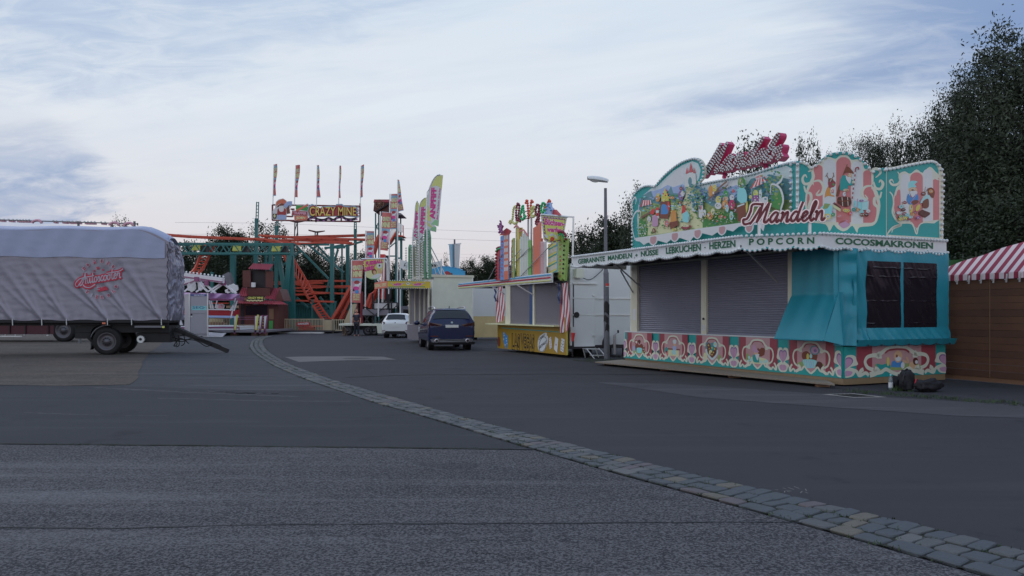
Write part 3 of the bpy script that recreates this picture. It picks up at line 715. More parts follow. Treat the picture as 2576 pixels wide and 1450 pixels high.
def bulbs(mb, pts, r_, sp_, mat='bulb_white', n=7, k=5, sock='white_paint', dirn=None, parent=None):
    """lamps at even spacing along a 3-D line; with a parent each lamp becomes a part of its own"""
    pts = [Vector(p_) for p_ in pts]; L = [0.]
    for a, b in zip(pts, pts[1:]): L.append(L[-1] + (b - a).length)
    N = max(1, int(L[-1] / sp_)); j = 0
    for i in range(N + 1):
        t_ = L[-1] * i / N
        while j < len(L) - 2 and L[j + 1] < t_: j += 1
        c_ = pts[j].lerp(pts[j + 1], (t_ - L[j]) / max(L[j + 1] - L[j], 1e-9))
        if parent is not None:
            q_ = parent; o_ = Vector((0, 0, 0))
            while q_ is not None: o_ += q_.location; q_ = q_.parent
            if r_ not in _bm:
                t0 = MB(); t0.tube(-dirn * r_ * 1.3, -dirn * r_ * .2, r_ * .75, n=6, mat=sock); t0.ball((0, 0, 0), r_, n, k, mat); b_ = t0.build('bulb', parent); b_.data.transform(Matrix.Translation(o_)); _bm[r_] = b_
            else: b_ = _bm[r_].copy(); COL.objects.link(b_); b_.parent = parent
            b_.location = c_ - o_; continue
        if dirn is not None: mb.tube(c_ - dirn * r_ * 1.3, c_ - dirn * r_ * .2, r_ * .75, n=6, mat=sock)
        mb.ball(c_, r_, n, k, mat)
for i, (pl, L) in enumerate(zip(runs, lens)):
    del_ = MB(); n = max(3, int(L / .62)); pts = []
    for k in range(n * 8 + 1):
        t_ = k / (n * 8); ph = (k % 8) / 8
        pts.append((L * t_, ZFB + .035 - .05 * math.sin(math.pi * ph)))
    outline = pts + [(L, ZFT), (0, ZFT)]
    del_.prism([pl.P(a, b, 0) for a, b in outline], -pl.n * .05, 'fascia_cream')
    a = Art(del_, pl, None, .001, .0004)
    a.poly('teal', (0, ZFT - .012), (L, ZFT - .012), (L, ZFT), (0, ZFT))
    for k in range(n): a.poly('teal', ((k) * L / n - .05, ZFB + .03), (k * L / n, ZFB + .07), (k * L / n + .05, ZFB + .03), (k * L / n, ZFB + .02)) if k else None
    for k in range(n):
        q = [(x, y) for x, y in pts[k * 8:k * 8 + 9]]
        a.poly('teal', *q, *[(x, y + .022) for x, y in reversed(q)])
    f_ = del_.build('fascia', stall)
    _bm.clear()
    for rr_, pp_ in ((.036, [pl.P(.03, ZFT + .01, .03), pl.P(L - .03, ZFT + .01, .03)]), (.034, [pl.P(x, y - .002, .03) for x, y in pts])):
        bm_ = MB(); bulbs(bm_, pp_, rr_, .088 if i == 0 else .098, dirn=pl.n, parent=f_ if i else None)
        if bm_.v: bm_.build('bulb_strip', f_)
    def word(txt, bl, br, tr, tl):
        tx = MB(); text(tx, txt, quad(runs[i], *[(p_[0] + .9, p_[1] + .9) for p_ in (bl, br, tr, tl)], .006), 'shadow_green', bold=.03)
        tx = MB(); text(tx, txt, quad(runs[i], bl, br, tr, tl, .010), 'letter_green', bold=.03); tx.build('lettering', f_)
    if i == 0:
        word('GEBRANNTE', D5(195, 238), D5(525, 200), D5(525, 137), D5(195, 178)); word('MANDELN', D5(562, 194), D5(860, 160), D5(860, 97), D5(562, 134))
        word('+', D5(900, 148), D5(930, 144), D5(930, 108), D5(900, 112)); word('NÜSSE', D5(970, 148), D5(1185, 122), D5(1185, 40), D5(970, 66))
        word('LEBKUCHEN', V5(458, 1060), V5(755, 1030), V5(755, 970), V5(458, 1005)); word('·', V5(786, 1010), V5(797, 1009), V5(797, 998), V5(786, 999)); word('HERZEN', V5(828, 1020), V5(1050, 1000), V5(1050, 940), V5(828, 962))
    elif i == 1: word('P O P C O R N', V5(1165, 985), V6(268, 1140), V6(268, 1073), V5(1165, 928))
    else: word('COCOSMAKRONEN', V6(477, 1143), V6(1452, 1192), V6(1452, 1128), V6(477, 1077))
# underside rim returning to the wall at the far end
mb = MB(); pr = Plane(K[0], (PF.P(LF, 0) - K[0])); L = (PF.P(LF, 0) - K[0]).length
mb.prism([pr.P(0.03, ZFB, 0), pr.P(L, ZFB, 0), pr.P(L, ZFT, 0), pr.P(0.03, ZFT, 0)], -pr.n * .03, 'fascia_cream'); mb.build('fascia', stall)

# ---- mural board on the long side
def outline_pts(conv, pts, k=4, pl=None):
    return [pl.uz(*q) for q in [conv(*tuple(p_)) for p_ in spline([Vector(p_) for p_ in pts], k)]]
ZBB = 2.98
top1 = [(172, 600), (180, 560), (215, 515), (265, 480), (320, 470), (365, 478), (378, 462), (430, 400), (500, 335), (580, 278), (650, 248), (710, 238), (755, 262), (783, 325), (778, 400), (740, 456), (800, 447), (1170, 375), (1330, 325), (1470, 283), (1540, 268), (1556, 268)]
o1 = outline_pts(V5, top1, 4, PF)
PB = Plane(PF.P(0, 0, -.02), DS); PB.o = PB.o
bd = MB(); pts1 = [(a, b) for a, b in o1]
ring = [(pts1[0][0], ZBB)] + pts1 + [(uf, pts1[-1][1]), (uf, ZBB)]
bd.prism([PF.P(a, b, 0) for a, b in ring], -PF.n * .07, 'teal', 'white_post')
a = Art(bd, PF, V5, .0015, .0002)
sc_in = [(225, 920), (210, 760), (222, 640), (260, 560), (330, 500), (385, 480), (440, 425), (520, 350), (600, 300), (680, 268), (730, 285), (752, 340), (740, 410), (716, 455), (740, 478), (820, 465), (1000, 428), (1180, 392), (1350, 345), (1480, 305), (1530, 330), (1540, 460), (1530, 620), (1500, 740), (1100, 795), (820, 835), (560, 870)]
a.poly('sky_paint', *sc_in)
a.blob('lilac_cloud', [(400, 520), (460, 430), (560, 360), (620, 400), (580, 470), (500, 500)]); a.blob('white_paint', [(500, 395), (560, 340), (640, 320), (620, 360), (560, 385)])
a.blob('lilac_cloud', [(830, 480), (1000, 440), (1110, 430), (1100, 470), (950, 500)])
a.poly('mount_blue', (230, 600), (300, 530), (360, 520), (420, 500), (470, 470), (520, 490), (600, 462), (650, 500), (700, 470), (760, 500), (830, 520), (900, 455), (980, 500), (1060, 470), (1110, 500), (1200, 450), (1290, 520), (1380, 420), (1480, 440), (1530, 420), (1530, 640), (230, 720))
a.poly('forest_blue', (225, 640), (260, 560), (330, 520), (350, 580), (410, 560), (480, 520), (500, 480), (520, 540), (600, 545), (640, 600), (700, 560), (830, 560), (840, 620), (900, 590), (980, 610), (1090, 560), (1180, 420), (1240, 400), (1290, 440), (1350, 380), (1420, 400), (1500, 420), (1530, 500), (1530, 700), (225, 760))
a.poly('meadow', (225, 700), (330, 620), (420, 640), (520, 590), (620, 575), (700, 580), (780, 610), (860, 660), (960, 640), (1100, 620), (1300, 590), (1530, 600), (1520, 700), (1480, 745), (1100, 797), (820, 835), (540, 874), (228, 918))
a.poly('path_tan', (250, 905), (300, 790), (360, 760), (470, 700), (560, 640), (640, 600), (650, 560), (700, 560), (690, 650), (720, 740), (760, 790), (800, 832), (560, 870))
a.blob('grass_paint', [(228, 915), (224, 800), (250, 760), (300, 820), (300, 880), (290, 908)]); a.blob('grass_paint', [(770, 835), (780, 770), (850, 720), (930, 700), (1080, 690), (1100, 795)])
a.st = .00003
for _ in range(700):
    x = rnd.uniform(230, 1520); y = (905 - (x - 230) * .118) - 330 * rnd.random() ** .8
    k_ = (905 - (x - 230) * .118) - y; a.oval(rnd.choice(('grass_paint', 'meadow', 'meadow', 'path_tan', 'forest_blue')) if k_ < 190 else rnd.choice(('forest_blue', 'mount_blue', 'teal_dark', 'forest_blue', 'sky_blue', 'grass_paint')), x, y, rnd.uniform(4, 15), rnd.uniform(3, 8), rnd.uniform(-.4, .4) or .1, 6)
a.st = .0002
# ruined tower with steps, three roofs
a.poly('castle_pink', (620, 500), (626, 390), (650, 372), (690, 362), (715, 378), (722, 470), (700, 500)); a.poly('path_tan', (636, 480), (694, 470), (716, 560), (700, 610), (610, 640), (628, 560))
for x0, y0, x1, yt in ((630, 378, 652, 318), (656, 365, 690, 280), (692, 372, 712, 318)): a.poly('roof_red', (x0, y0), (x1, y0 - 6), ((x0 + x1) / 2, yt))
a.oval('forest_blue', 668, 440, 16, 36); 
for k in range(7): a.line('castle_pink', .010, (632 - k * 2, 490 + k * 20), (700 + k * 2, 482 + k * 18), k=1)
a.dab = True
# striped tent, organ, barrels, rocks, baskets, flowers
for k in range(8): a.poly(('red_paint', 'white_paint')[k % 2], (262 + k * 9, 600 - k * 0), (271 + k * 9, 600), (258 + k * 12 + 0, 655 - k * 3), (246 + k * 12, 658 - k * 3))
a.poly('bark_paint', (250, 740), (340, 690), (345, 705), (255, 760))
for k in range(7): a.poly('gold_paint' if k % 2 else 'yellow_paint', (425 + k * 9, 610), (433 + k * 9, 610), (433 + k * 9, 500 + abs(3 - k) * 22), (425 + k * 9, 500 + abs(3 - k) * 22))
for x, y in ((440, 545), (465, 520), (460, 560), (480, 550)): a.oval('red_paint', x, y, 6, 7)
a.poly('brown_paint', (418, 612), (490, 606), (500, 700), (480, 760), (410, 755)); a.blob('blue_paint', [(420, 720), (425, 650), (450, 635), (480, 660), (478, 715)]); a.oval('red_paint', 486, 650, 12, 40); a.oval('gold_paint', 444, 600, 16, 14)
for k in range(4): a.poly(('red_paint', 'white_paint')[k % 2], (378, 665 + k * 24), (405, 662 + k * 24), (405, 684 + k * 24), (378, 687 + k * 24))
a.oval('orange_paint', 395, 585, 20, 30); a.oval('gold_paint', 398, 556, 14, 14)
a.blob('lilac', [(345, 820), (350, 740), (375, 728), (398, 760), (392, 822)]); a.oval('red_paint', 352, 700, 18, 26, .4); a.oval('white_paint', 322, 762, 16, 24); a.oval('brown_paint', 362, 860, 14, 22)
a.blob('orange_paint', [(505, 790), (512, 690), (540, 680), (556, 730), (552, 800)]); a.oval('sky_blue', 528, 665, 16, 22); a.poly('brown_paint', (500, 790), (570, 775), (575, 815), (505, 850)); a.oval('gold_paint', 538, 850, 20, 12)
a.blob('sky_blue', [(610, 780), (612, 710), (640, 690), (668, 730), (660, 790)]); a.poly('red_paint', (600, 720), (612, 645), (626, 640), (636, 700)); a.oval('rose', 640, 830, 44, 18, -.15); a.oval('path_tan', 636, 820, 30, 10); a.line('brown_paint', .014, (600, 830), (640, 856), (684, 812)); a.line('red_paint', .012, (660, 740), (664, 800), k=1)
a.oval('lilac_dark', 596, 560, 22, 42); a.oval('rose', 598, 500, 14, 18); a.oval('white_paint', 614, 545, 16, 24); a.oval('brown_paint', 590, 622, 18, 12)
a.blob('sky_paint', [(690, 690), (684, 600), (676, 560), (705, 535), (724, 580), (728, 690)]); a.blob('lilac_cloud', [(752, 745), (748, 640), (752, 590), (775, 570), (788, 640), (780, 750)]); a.oval('mint_paint', 722, 570, 18, 14); a.oval('salmon', 766, 664, 12, 18); a.oval('white_paint', 800, 712, 16, 30)
a.oval('salmon', 478, 800, 18, 30); a.oval('orange_paint', 520, 580, 26, 12)
a.dab = False; a.st = .00006
for _ in range(60): x = rnd.uniform(225, 300); a.oval(rnd.choice(('white_paint', 'meadow', 'mint_paint')), x, rnd.uniform(810, 905), 4, 4, n=6)
for _ in range(40): a.oval(rnd.choice(('white_paint', 'yellow_paint', 'grass_paint')), rnd.uniform(520, 610), rnd.uniform(620, 700), 5, 4, n=6)
for _ in range(150): x = rnd.uniform(640, 860); a.oval(rnd.choice(('forest_blue', 'grass_paint', 'meadow', 'teal_dark')), 700 + rnd.gauss(30, 38), 590 + rnd.gauss(0, 50) if rnd.random() < .5 else 520 + rnd.gauss(0, 30), 9, 7, n=7)
a.dab = True; a.st = .0002
# right half: tree, bushes, barrels of sweets, mushrooms, popcorn cart
a.line('bark_paint', .05, (836, 600), (880, 560), (930, 500), (1000, 440)); a.line('bark_paint', .025, (900, 540), (960, 510), (1010, 470)); a.line('bark_paint', .03, (850, 585), (850, 520), (860, 470))
a.blob('orange_paint', [(845, 570), (842, 500), (862, 478), (880, 510), (872, 560)]); a.oval('gold_paint', 894, 500, 18, 30); a.oval('white_paint', 884, 540, 8, 12)
for cx_, cy_, rx, ry, m_ in ((925, 600, 24, 34, 'gold_paint'), (925, 650, 30, 28, 'white_paint'), (990, 560, 22, 44, 'green_paint'), (990, 590, 22, 20, 'skin_paint'), (985, 640, 28, 40, 'orange_paint'), (1045, 580, 20, 26, 'lilac_cloud'), (1045, 640, 28, 42, 'hot_pink'), (1004, 670, 16, 30, 'mint_paint'), (1250, 545, 22, 30, 'yellow_paint'), (1250, 600, 30, 42, 'purple_paint'), (1205, 575, 12, 16, 'gold_paint'), (860, 735, 26, 34, 'orange_paint'), (886, 700, 16, 28, 'path_tan'), (1045, 735, 18, 38, 'mint_paint'), (1080, 690, 20, 20, 'choc')): a.oval(m_, cx_, cy_, rx, ry)
a.blob('sky_blue', [(1095, 600), (1100, 520), (1130, 490), (1170, 520), (1180, 600), (1150, 640)]); a.oval('grass_paint', 1135, 455, 34, 46); a.oval('meadow', 1125, 440, 18, 26); a.blob('gold_paint', [(1160, 710), (1180, 610), (1188, 660), (1175, 715)])
a.poly('brown_paint', (1095, 690), (1090, 650), (1165, 620), (1175, 720), (1130, 785), (1100, 780)); a.poly('sky_paint', (1098, 650), (1160, 628), (1160, 640), (1098, 664)); a.oval('red_paint', 1067, 525, 12, 15)
for x, y, r_ in ((958, 740, 20), (994, 748, 10), (925, 782, 8)): a.poly('white_paint', (x - r_ * .3, y), (x + r_ * .3, y), (x + r_ * .3, y + r_ * 1.3), (x - r_ * .3, y + r_ * 1.3)); a.oval('red_paint', x, y, r_, r_ * .8); a.oval('white_paint', x - r_ * .3, y, r_ * .2, r_ * .2)
a.line('white_paint', .012, (1225, 500), (1225, 620), k=1); a.line('white_paint', .012, (1352, 455), (1356, 570), k=1)
for k in range(9): a.poly(('red_paint', 'white_paint')[k % 2], (1258 + k * 8.5, 428 - k * 3), (1266.5 + k * 8.5, 426 - k * 3), (1230 + k * 17, 500 - k * 7), (1213 + k * 17, 505 - k * 7))
a.poly('white_paint', (1255, 395), (1318, 372), (1322, 408), (1258, 430)); text(bd, 'POPCORN', quad(PF, V5(1260, 424), V5(1318, 404), V5(1316, 382), V5(1258, 402), a.o + .001), 'red_paint', bold=.03)
a.poly('white_paint', (1285, 590), (1362, 565), (1364, 660), (1292, 690)); a.poly('red_paint', (1290, 650), (1362, 628), (1363, 640), (1291, 664)); a.oval('red_paint', 1362, 650, 24, 32); a.oval('white_paint', 1362, 650, 16, 22); a.oval('sky_paint', 1300, 550, 14, 45)
a.blob('grass_paint', [(1400, 660), (1390, 560), (1420, 500), (1470, 520), (1490, 600), (1470, 680)]); a.blob('meadow', [(1420, 560), (1430, 510), (1460, 520), (1440, 570)])
a.dab = False; a.st = .00006
for _ in range(120): a.oval(rnd.choice(('forest_blue', 'grass_paint', 'teal_dark', 'meadow')), 1400 + rnd.gauss(0, 50), 480 + rnd.gauss(0, 60), 10, 8, n=7)
for _ in range(90): a.oval(rnd.choice(('meadow', 'grass_paint', 'white_paint', 'gold_paint')), rnd.uniform(780, 1090), rnd.uniform(700, 790), 4, 5, n=6)
a.st = .0002
# white lower band with shields and drips, scroll frame
a.poly('white_paint', (228, 925), (560, 876), (820, 838), (1100, 800), (1500, 742), (1500, 770), (1440, 800), (1350, 790), (1330, 870), (1290, 815), (1200, 812), (1120, 828), (1070, 870), (1000, 850), (930, 880), (890, 905), (810, 885), (740, 905), (700, 955), (620, 925), (540, 935), (500, 968), (420, 945), (330, 968), (305, 985), (270, 955), (235, 950))
for x, y in ((385, 945), (570, 915), (765, 890), (975, 860), (1208, 840)): a.blob('white_paint', [(x - 34, y - 34), (x + 34, y - 40), (x + 34, y + 14), (x, y + 44), (x - 34, y + 20)]); a.blob('pink_s', [(x - 24, y - 26), (x + 24, y - 32), (x + 24, y + 10), (x, y + 34), (x - 24, y + 14)])
for pts_ in ([(228, 940), (205, 840), (208, 760), (240, 700), (275, 700), (270, 760)], [(215, 700), (200, 640), (225, 580), (240, 600), (232, 640)], [(1500, 745), (1480, 690), (1500, 600), (1470, 500), (1400, 470), (1395, 560)], [(1430, 480), (1480, 440), (1500, 380)]):
    a.line('white_paint', .055, *pts_, taper=True)
board = bd.build('mural_board', stall)
bm_ = MB(); bulbs(bm_, [PF.P(p_[0], p_[1] - .03, .03) for p_ in o1], .036, .105, dirn=PF.n); bm_.build('bulb_strip', board)
bm_ = MB(); bulbs(bm_, [PF.P(o1[0][0] - .015, ZBB + .1 + (o1[0][1] - ZBB - .1) * k / 2, .03) for k in range(3)], .036, .105, dirn=PF.n); bm_.build('bulb_strip', board)

# ---- corner board and end board
FC = Plane(PF.P(uf, 0), (PE.P(ve, 0) - PF.P(uf, 0))); LC = (PE.P(ve, 0) - PF.P(uf, 0)).length
top2 = [(78, 312), (130, 312), (180, 328), (228, 358), (252, 380), (280, 352), (330, 300), (400, 250), (480, 224), (560, 220), (640, 236), (720, 278), (780, 332), (828, 384), (856, 412), (900, 388), (984, 380)]
o2 = outline_pts(V6, top2, 4, FC); o2[0] = (0.0, o2[0][1]); o2[-1] = (LC, o2[-1][1])
bd = MB(); bd.prism([FC.P(p_[0], p_[1], 0) for p_ in [(0, ZBB)] + o2 + [(LC, ZBB)]], -FC.n * .06, 'teal', 'white_post')
a = Art(bd, FC, V6, .0015, .0002)
a.poly('white_paint', (82, 330), (118, 330), (112, 930), (82, 930))
a.blob('cream', [(250, 930), (180, 800), (180, 660), (200, 560), (240, 480), (240, 400), (290, 350), (350, 300), (410, 270), (480, 290), (530, 255), (600, 258), (640, 300), (700, 296), (755, 330), (770, 390), (850, 400), (860, 520), (850, 560), (900, 620), (930, 760), (900, 900), (850, 960), (720, 975), (696, 1030), (650, 960), (600, 1000), (550, 1015), (495, 985), (460, 950), (420, 1015), (380, 945)], 3)
a.column('salmon', 262, 352, 350, 900); a.column('pink_pale', 357, 483, 292, 920); a.column('salmon', 487, 634, 272, 925); a.column('pink_pale', 638, 753, 316, 940); a.column('salmon', 757, 838, 404, 930)
a.blob('salmon', [(205, 860), (195, 700), (215, 600), (262, 560), (262, 900)]); a.blob('salmon', [(836, 930), (836, 600), (880, 680), (905, 780), (880, 900)])
for pts_ in ([(165, 560), (185, 620), (230, 640), (235, 700), (215, 790), (300, 910), (400, 945)], [(250, 520), (320, 510), (360, 570), (340, 640), (290, 650), (320, 600)], [(940, 620), (920, 680), (875, 680), (870, 740), (905, 790), (880, 920), (800, 955), (700, 960)], [(850, 560), (780, 570), (745, 620), (760, 680), (800, 690), (775, 650)], [(860, 520), (880, 580), (930, 590), (955, 540), (930, 505), (915, 530)], [(250, 400), (262, 470), (230, 530), (170, 540), (150, 490), (175, 450), (195, 480)], [(120, 320), (200, 350), (235, 400), (205, 420)], [(850, 440), (850, 400), (900, 392), (930, 430), (880, 480)]):
    a.line('cream', .06, *pts_, taper=True)
a.blob('lilac', [(508, 945), (530, 920), (545, 905), (600, 905), (625, 950), (560, 985)])
a.blob('salmon', [(500, 900), (560, 905), (590, 915), (630, 900), (610, 940), (560, 890), (520, 945)])
a.dab = True
# stag, hunter with staff, candy cane, chest, cakes, parcels
a.blob('orange_paint', [(372, 680), (380, 620), (410, 560), (440, 560), (450, 640), (470, 670), (410, 660)]); a.blob('rose', [(412, 580), (405, 520), (440, 500), (480, 525), (470, 565), (440, 580)]); a.oval('brown_paint', 432, 505, 26, 22); a.oval('pink_pale', 447, 615, 18, 40); a.oval('green_paint', 460, 547, 12, 11); a.oval('red_paint', 452, 613, 12, 17); a.oval('white_paint', 452, 613, 6, 9)
a.line('brown_paint', .013, (415, 495), (395, 460), (400, 430)); a.line('brown_paint', .013, (445, 490), (462, 455), (455, 430)); a.line('brown_paint', .010, (392, 455), (380, 470)); a.line('brown_paint', .010, (462, 455), (468, 470))
a.line('bark_paint', .018, (598, 345), (560, 440), (520, 560), k=1); a.blob('brown_paint', [(482, 665), (500, 600), (515, 555), (530, 570), (512, 660)])
a.blob('teal', [(522, 600), (530, 500), (560, 455), (620, 480), (665, 520), (655, 555), (610, 560), (600, 610), (560, 615)]); a.oval('skin_paint', 622, 460, 22, 26); a.blob('white_paint', [(580, 450), (600, 470), (635, 480), (625, 540), (590, 500)]); a.blob('brown_paint', [(560, 440), (590, 370), (630, 390), (665, 440), (610, 425)]); a.oval('path_tan', 660, 525, 16, 16); a.oval('white_paint', 568, 645, 16, 24); a.oval('skin_paint', 585, 605, 30, 14); a.oval('gold_paint', 575, 685, 34, 14)
for k in range(13): a.poly(('rose', 'white_paint')[k % 2], (640 + k * 2.6, 690 - k * 22), (652 + k * 2.6, 690 - k * 22), (655 + k * 2.6, 668 - k * 22), (643 + k * 2.6, 668 - k * 22))
a.line('rose', .024, (678, 410), (684, 384), (706, 378), (712, 400))
a.blob('choc', [(500, 735), (498, 690), (520, 672), (600, 672), (632, 690), (636, 745), (570, 770)]); a.line('cream', .012, (545, 675), (552, 765)); a.line('cream', .012, (600, 675), (606, 760)); a.line('brown_paint', .02, (500, 705), (560, 716), (636, 704))
a.poly('path_tan', (452, 745), (532, 790), (530, 824), (456, 775)); a.poly('choc', (452, 740), (470, 728), (534, 780), (532, 792)); a.oval('rose', 470, 733, 10, 8)
a.poly('sky_blue', (668, 710), (738, 730), (738, 800), (670, 770)); a.poly('mint_paint', (740, 730), (812, 712), (808, 800), (740, 806)); a.poly('sky_paint', (668, 706), (735, 680), (812, 708), (740, 728)); a.poly('lilac', (694, 690), (705, 690), (705, 785), (694, 782)); a.oval('lilac_dark', 738, 712, 24, 12)
for x, y, m_ in ((695, 800, 'orange_paint'), (740, 822, 'sky_blue'), (744, 852, 'brown_paint'), (806, 815, 'white_paint'), (790, 850, 'choc'), (576, 808, 'gold_paint'), (600, 812, 'gold_paint'), (626, 838, 'red_paint'), (662, 800, 'teal'), (444, 830, 'lilac'), (455, 850, 'green_paint'), (404, 870, 'white_paint'), (380, 880, 'orange_paint'), (520, 870, 'salmon')): a.oval(m_, x, y, 22, 18)
for k in range(8):
    t0 = k * math.pi / 4; a.poly(('gold_paint', 'white_paint')[k % 2], (404, 870), (404 + 34 * math.cos(t0), 870 + 38 * math.sin(t0)), (404 + 34 * math.cos(t0 + .8), 870 + 38 * math.sin(t0 + .8)))
a.poly('sky_blue', (330, 780), (390, 735), (446, 770), (440, 850), (350, 840)); a.poly('meadow', (370, 740), (430, 745), (400, 790), (350, 800)); a.oval('gold_paint', 404, 870, 30, 30); a.oval('white_paint', 404, 870, 18, 18)
board2 = bd.build('corner_board', stall)
bm_ = MB(); bulbs(bm_, [FC.P(p_[0], p_[1] - .03, .03) for p_ in o2], .036, .125, dirn=FC.n); bm_.build('bulb_strip', board2)
for xx in (42, 100):
    bm_ = MB(); pl_ = PF if xx == 42 else FC
    q0 = pl_.X(*V6(xx, 350), .03); q1 = pl_.X(*V6(xx, 900), .03); bulbs(bm_, [q0, q1], .036, .125, dirn=pl_.n); bm_.build('bulb_strip', board2)
top3 = [(988, 382), (1100, 362), (1260, 328), (1420, 302), (1480, 312), (1525, 350), (1552, 410), (1558, 480)]
o3 = outline_pts(V6, top3, 4, PE); o3[0] = (ve, o3[0][1])
e3 = o3[-1][0]
bd = MB(); bd.prism([PE.P(p_[0], p_[1], 0) for p_ in [(ve + .004, ZBB)] + o3 + [(e3, ZBB)]], -PE.n * .10, 'white_post', 'white_post')
a = Art(bd, PE, V6, .0015, .0002)
a.poly('teal', (992, 1048), (992, 398), (1110, 378), (1420, 322), (1480, 338), (1510, 400), (1518, 1080))
a.blob('cream', [(1120, 930), (1060, 820), (1060, 700), (1080, 600), (1120, 540), (1110, 450), (1170, 415), (1225, 440), (1290, 395), (1350, 430), (1420, 370), (1480, 420), (1520, 500), (1518, 900), (1340, 935), (1300, 1030), (1270, 960), (1200, 930)], 3)
a.column('pink_pale', 1130, 1222, 440, 925); a.column('salmon', 1226, 1352, 425, 935); a.column('pink_pale', 1356, 1450, 392, 912); a.poly('salmon', (1455, 905), (1455, 500), (1516, 480), (1516, 898)); a.blob('salmon', [(1090, 890), (1065, 780), (1075, 660), (1126, 610), (1126, 930)]); a.poly('salmon', (1240, 930), (1345, 925), (1290, 985))
for pts_ in ([(1020, 620), (1050, 660), (1060, 740), (1050, 830), (1110, 920), (1240, 935), (1290, 1040), (1330, 940), (1510, 905)], [(1100, 420), (1130, 480), (1105, 540), (1050, 550), (1020, 515), (1045, 500), (1060, 530)], [(1110, 560), (1090, 600), (1080, 660)], [(990, 1050), (1050, 980), (1140, 950), (1060, 985), (1040, 1030)], [(1510, 500), (1470, 470), (1480, 420)]):
    a.line('cream', .055, *pts_, taper=True)
a.dab = True
a.blob('sky_blue', [(1210, 590), (1212, 530), (1250, 508), (1298, 520), (1270, 545), (1285, 572)]); a.oval('skin_paint', 1252, 600, 44, 26); a.oval('brown_paint', 1250, 602, 12, 9); a.blob('white_paint', [(1215, 620), (1250, 612), (1295, 620), (1275, 680), (1240, 670)]); a.blob('blue_paint', [(1188, 700), (1205, 640), (1240, 680), (1290, 640), (1308, 690), (1290, 740), (1215, 745)])
a.blob('brown_paint', [(1225, 720), (1280, 700), (1310, 720), (1260, 750)]); a.oval('gold_paint', 1232, 790, 18, 44); a.oval('gold_paint', 1300, 780, 20, 36, .5); a.line('white_paint', .01, (1222, 750), (1216, 830)); a.line('lilac', .014, (1290, 640), (1220, 740))
a.blob('brown_paint', [(1400, 640), (1400, 590), (1440, 580), (1468, 620), (1455, 680), (1430, 670)]); a.oval('orange_paint', 1430, 615, 22, 20); a.blob('mint_paint', [(1320, 735), (1340, 690), (1390, 655), (1420, 665), (1390, 720)]); a.blob('brown_paint', [(1350, 780), (1345, 720), (1400, 690), (1408, 760), (1385, 785)]); a.oval('brown_paint', 1356, 640, 22, 20); a.line('brown_paint', .010, (1365, 625), (1375, 570)); a.line('brown_paint', .010, (1375, 625), (1400, 585))
a.poly('choc', (1305, 820), (1345, 800), (1420, 830), (1415, 850), (1370, 880), (1310, 850)); a.line('brown_paint', .008, (1345, 808), (1330, 858)); a.line('brown_paint', .008, (1385, 818), (1370, 872))
for x, y, m_ in ((1165, 740, 'path_tan'), (1165, 760, 'white_paint'), (1165, 728, 'rose'), (1125, 770, 'sky_blue'), (1150, 800, 'choc'), (1100, 832, 'sky_paint'), (1160, 840, 'rose'), (1185, 852, 'sky_blue'), (1120, 870, 'green_paint'), (1140, 890, 'orange_paint'), (1170, 885, 'yellow_paint'), (1200, 890, 'rose'), (1215, 872, 'mint_paint'), (1256, 832, 'rose'), (1232, 850, 'orange_paint'), (1290, 880, 'purple_paint'), (1110, 895, 'gold_paint')): a.oval(m_, x, y, 22, 16)
board3 = bd.build('end_board', stall)
bm_ = MB(); bulbs(bm_, [PE.P(p_[0] - .03, p_[1] - .05, .03) for p_ in o3] + [PE.P(e3 - .09, ZBB + .12, .03)], .036, .12, dirn=PE.n); bm_.build('bulb_strip', board3)
# row of bulbs at the foot of the boards is the fascia's own; bracing behind the boards
mb = MB()
for u_ in (uf + .4, 3.2, 5.2, LF - .4): mb.bar(PF.P(u_, 3.05, -.10), PF.P(u_, 4.0, -.10), .05, .05, 'galv'); mb.bar(PF.P(u_, 3.05, -1.0), PF.P(u_, 3.9, -.12), .04, .04, 'galv')
mb.build('board_brace', stall)

# ---- pink light-bulb word on the roof
PS = Plane(PF.P(0, 0, -.35), DS)
bl, br, tr, tl = V5(785, 395), V5(1480, 245), V5(1570, 35), V5(905, 135)
fq = quad(PS, bl, br, tr, tl, 0)
mb = MB(); bm_ = MB(); k_ = 0
for st in script('Mandeln'):
    q = spline([Vector((p_[0], p_[1])) for p_ in st], 6); pts_ = []
    for p_ in q:
        w3 = fq(p_[0], p_[1]); rel = w3 - PS.o; pts_.append(Vector((rel.dot(PS.d), w3.z)))
    ex = pts_[1] - pts_[0]; ribbon(mb, pts_, .12, lambda a, o: PS.P(a[0], a[1], .14 + k_ * .002 + o), 'maroon', .2, 'hot_pink')
    for s_ in (-.029, .029):
        L_ = [PS.P(p_[0], p_[1], .165) for p_ in pts_]; L2 = []
        for i, p_ in enumerate(pts_):
            t_ = (pts_[min(i + 1, len(pts_) - 1)] - pts_[max(i - 1, 0)]).normalized(); nn_ = Vector((-t_.y, t_.x)); z_ = p_ + nn_ * s_; L2.append(PS.P(z_.x, z_.y, .165))
        bulbs(bm_, L2, .023, .075, n=6, k=4)
    k_ += 1
sg = mb.build('bulb_sign', stall); bm_.build('bulb_strip', sg)
for x, y0, y1 in ((955, 395, 360), (1308, 320, 285)):
    mb = MB(); u_, z_ = PS.uz(*V5(x, y1)); mb.bar(PS.P(u_, 3.04, 0), PS.P(u_, z_ + .05, 0), .08, .08, 'hot_pink'); mb.build('sign_post', sg)
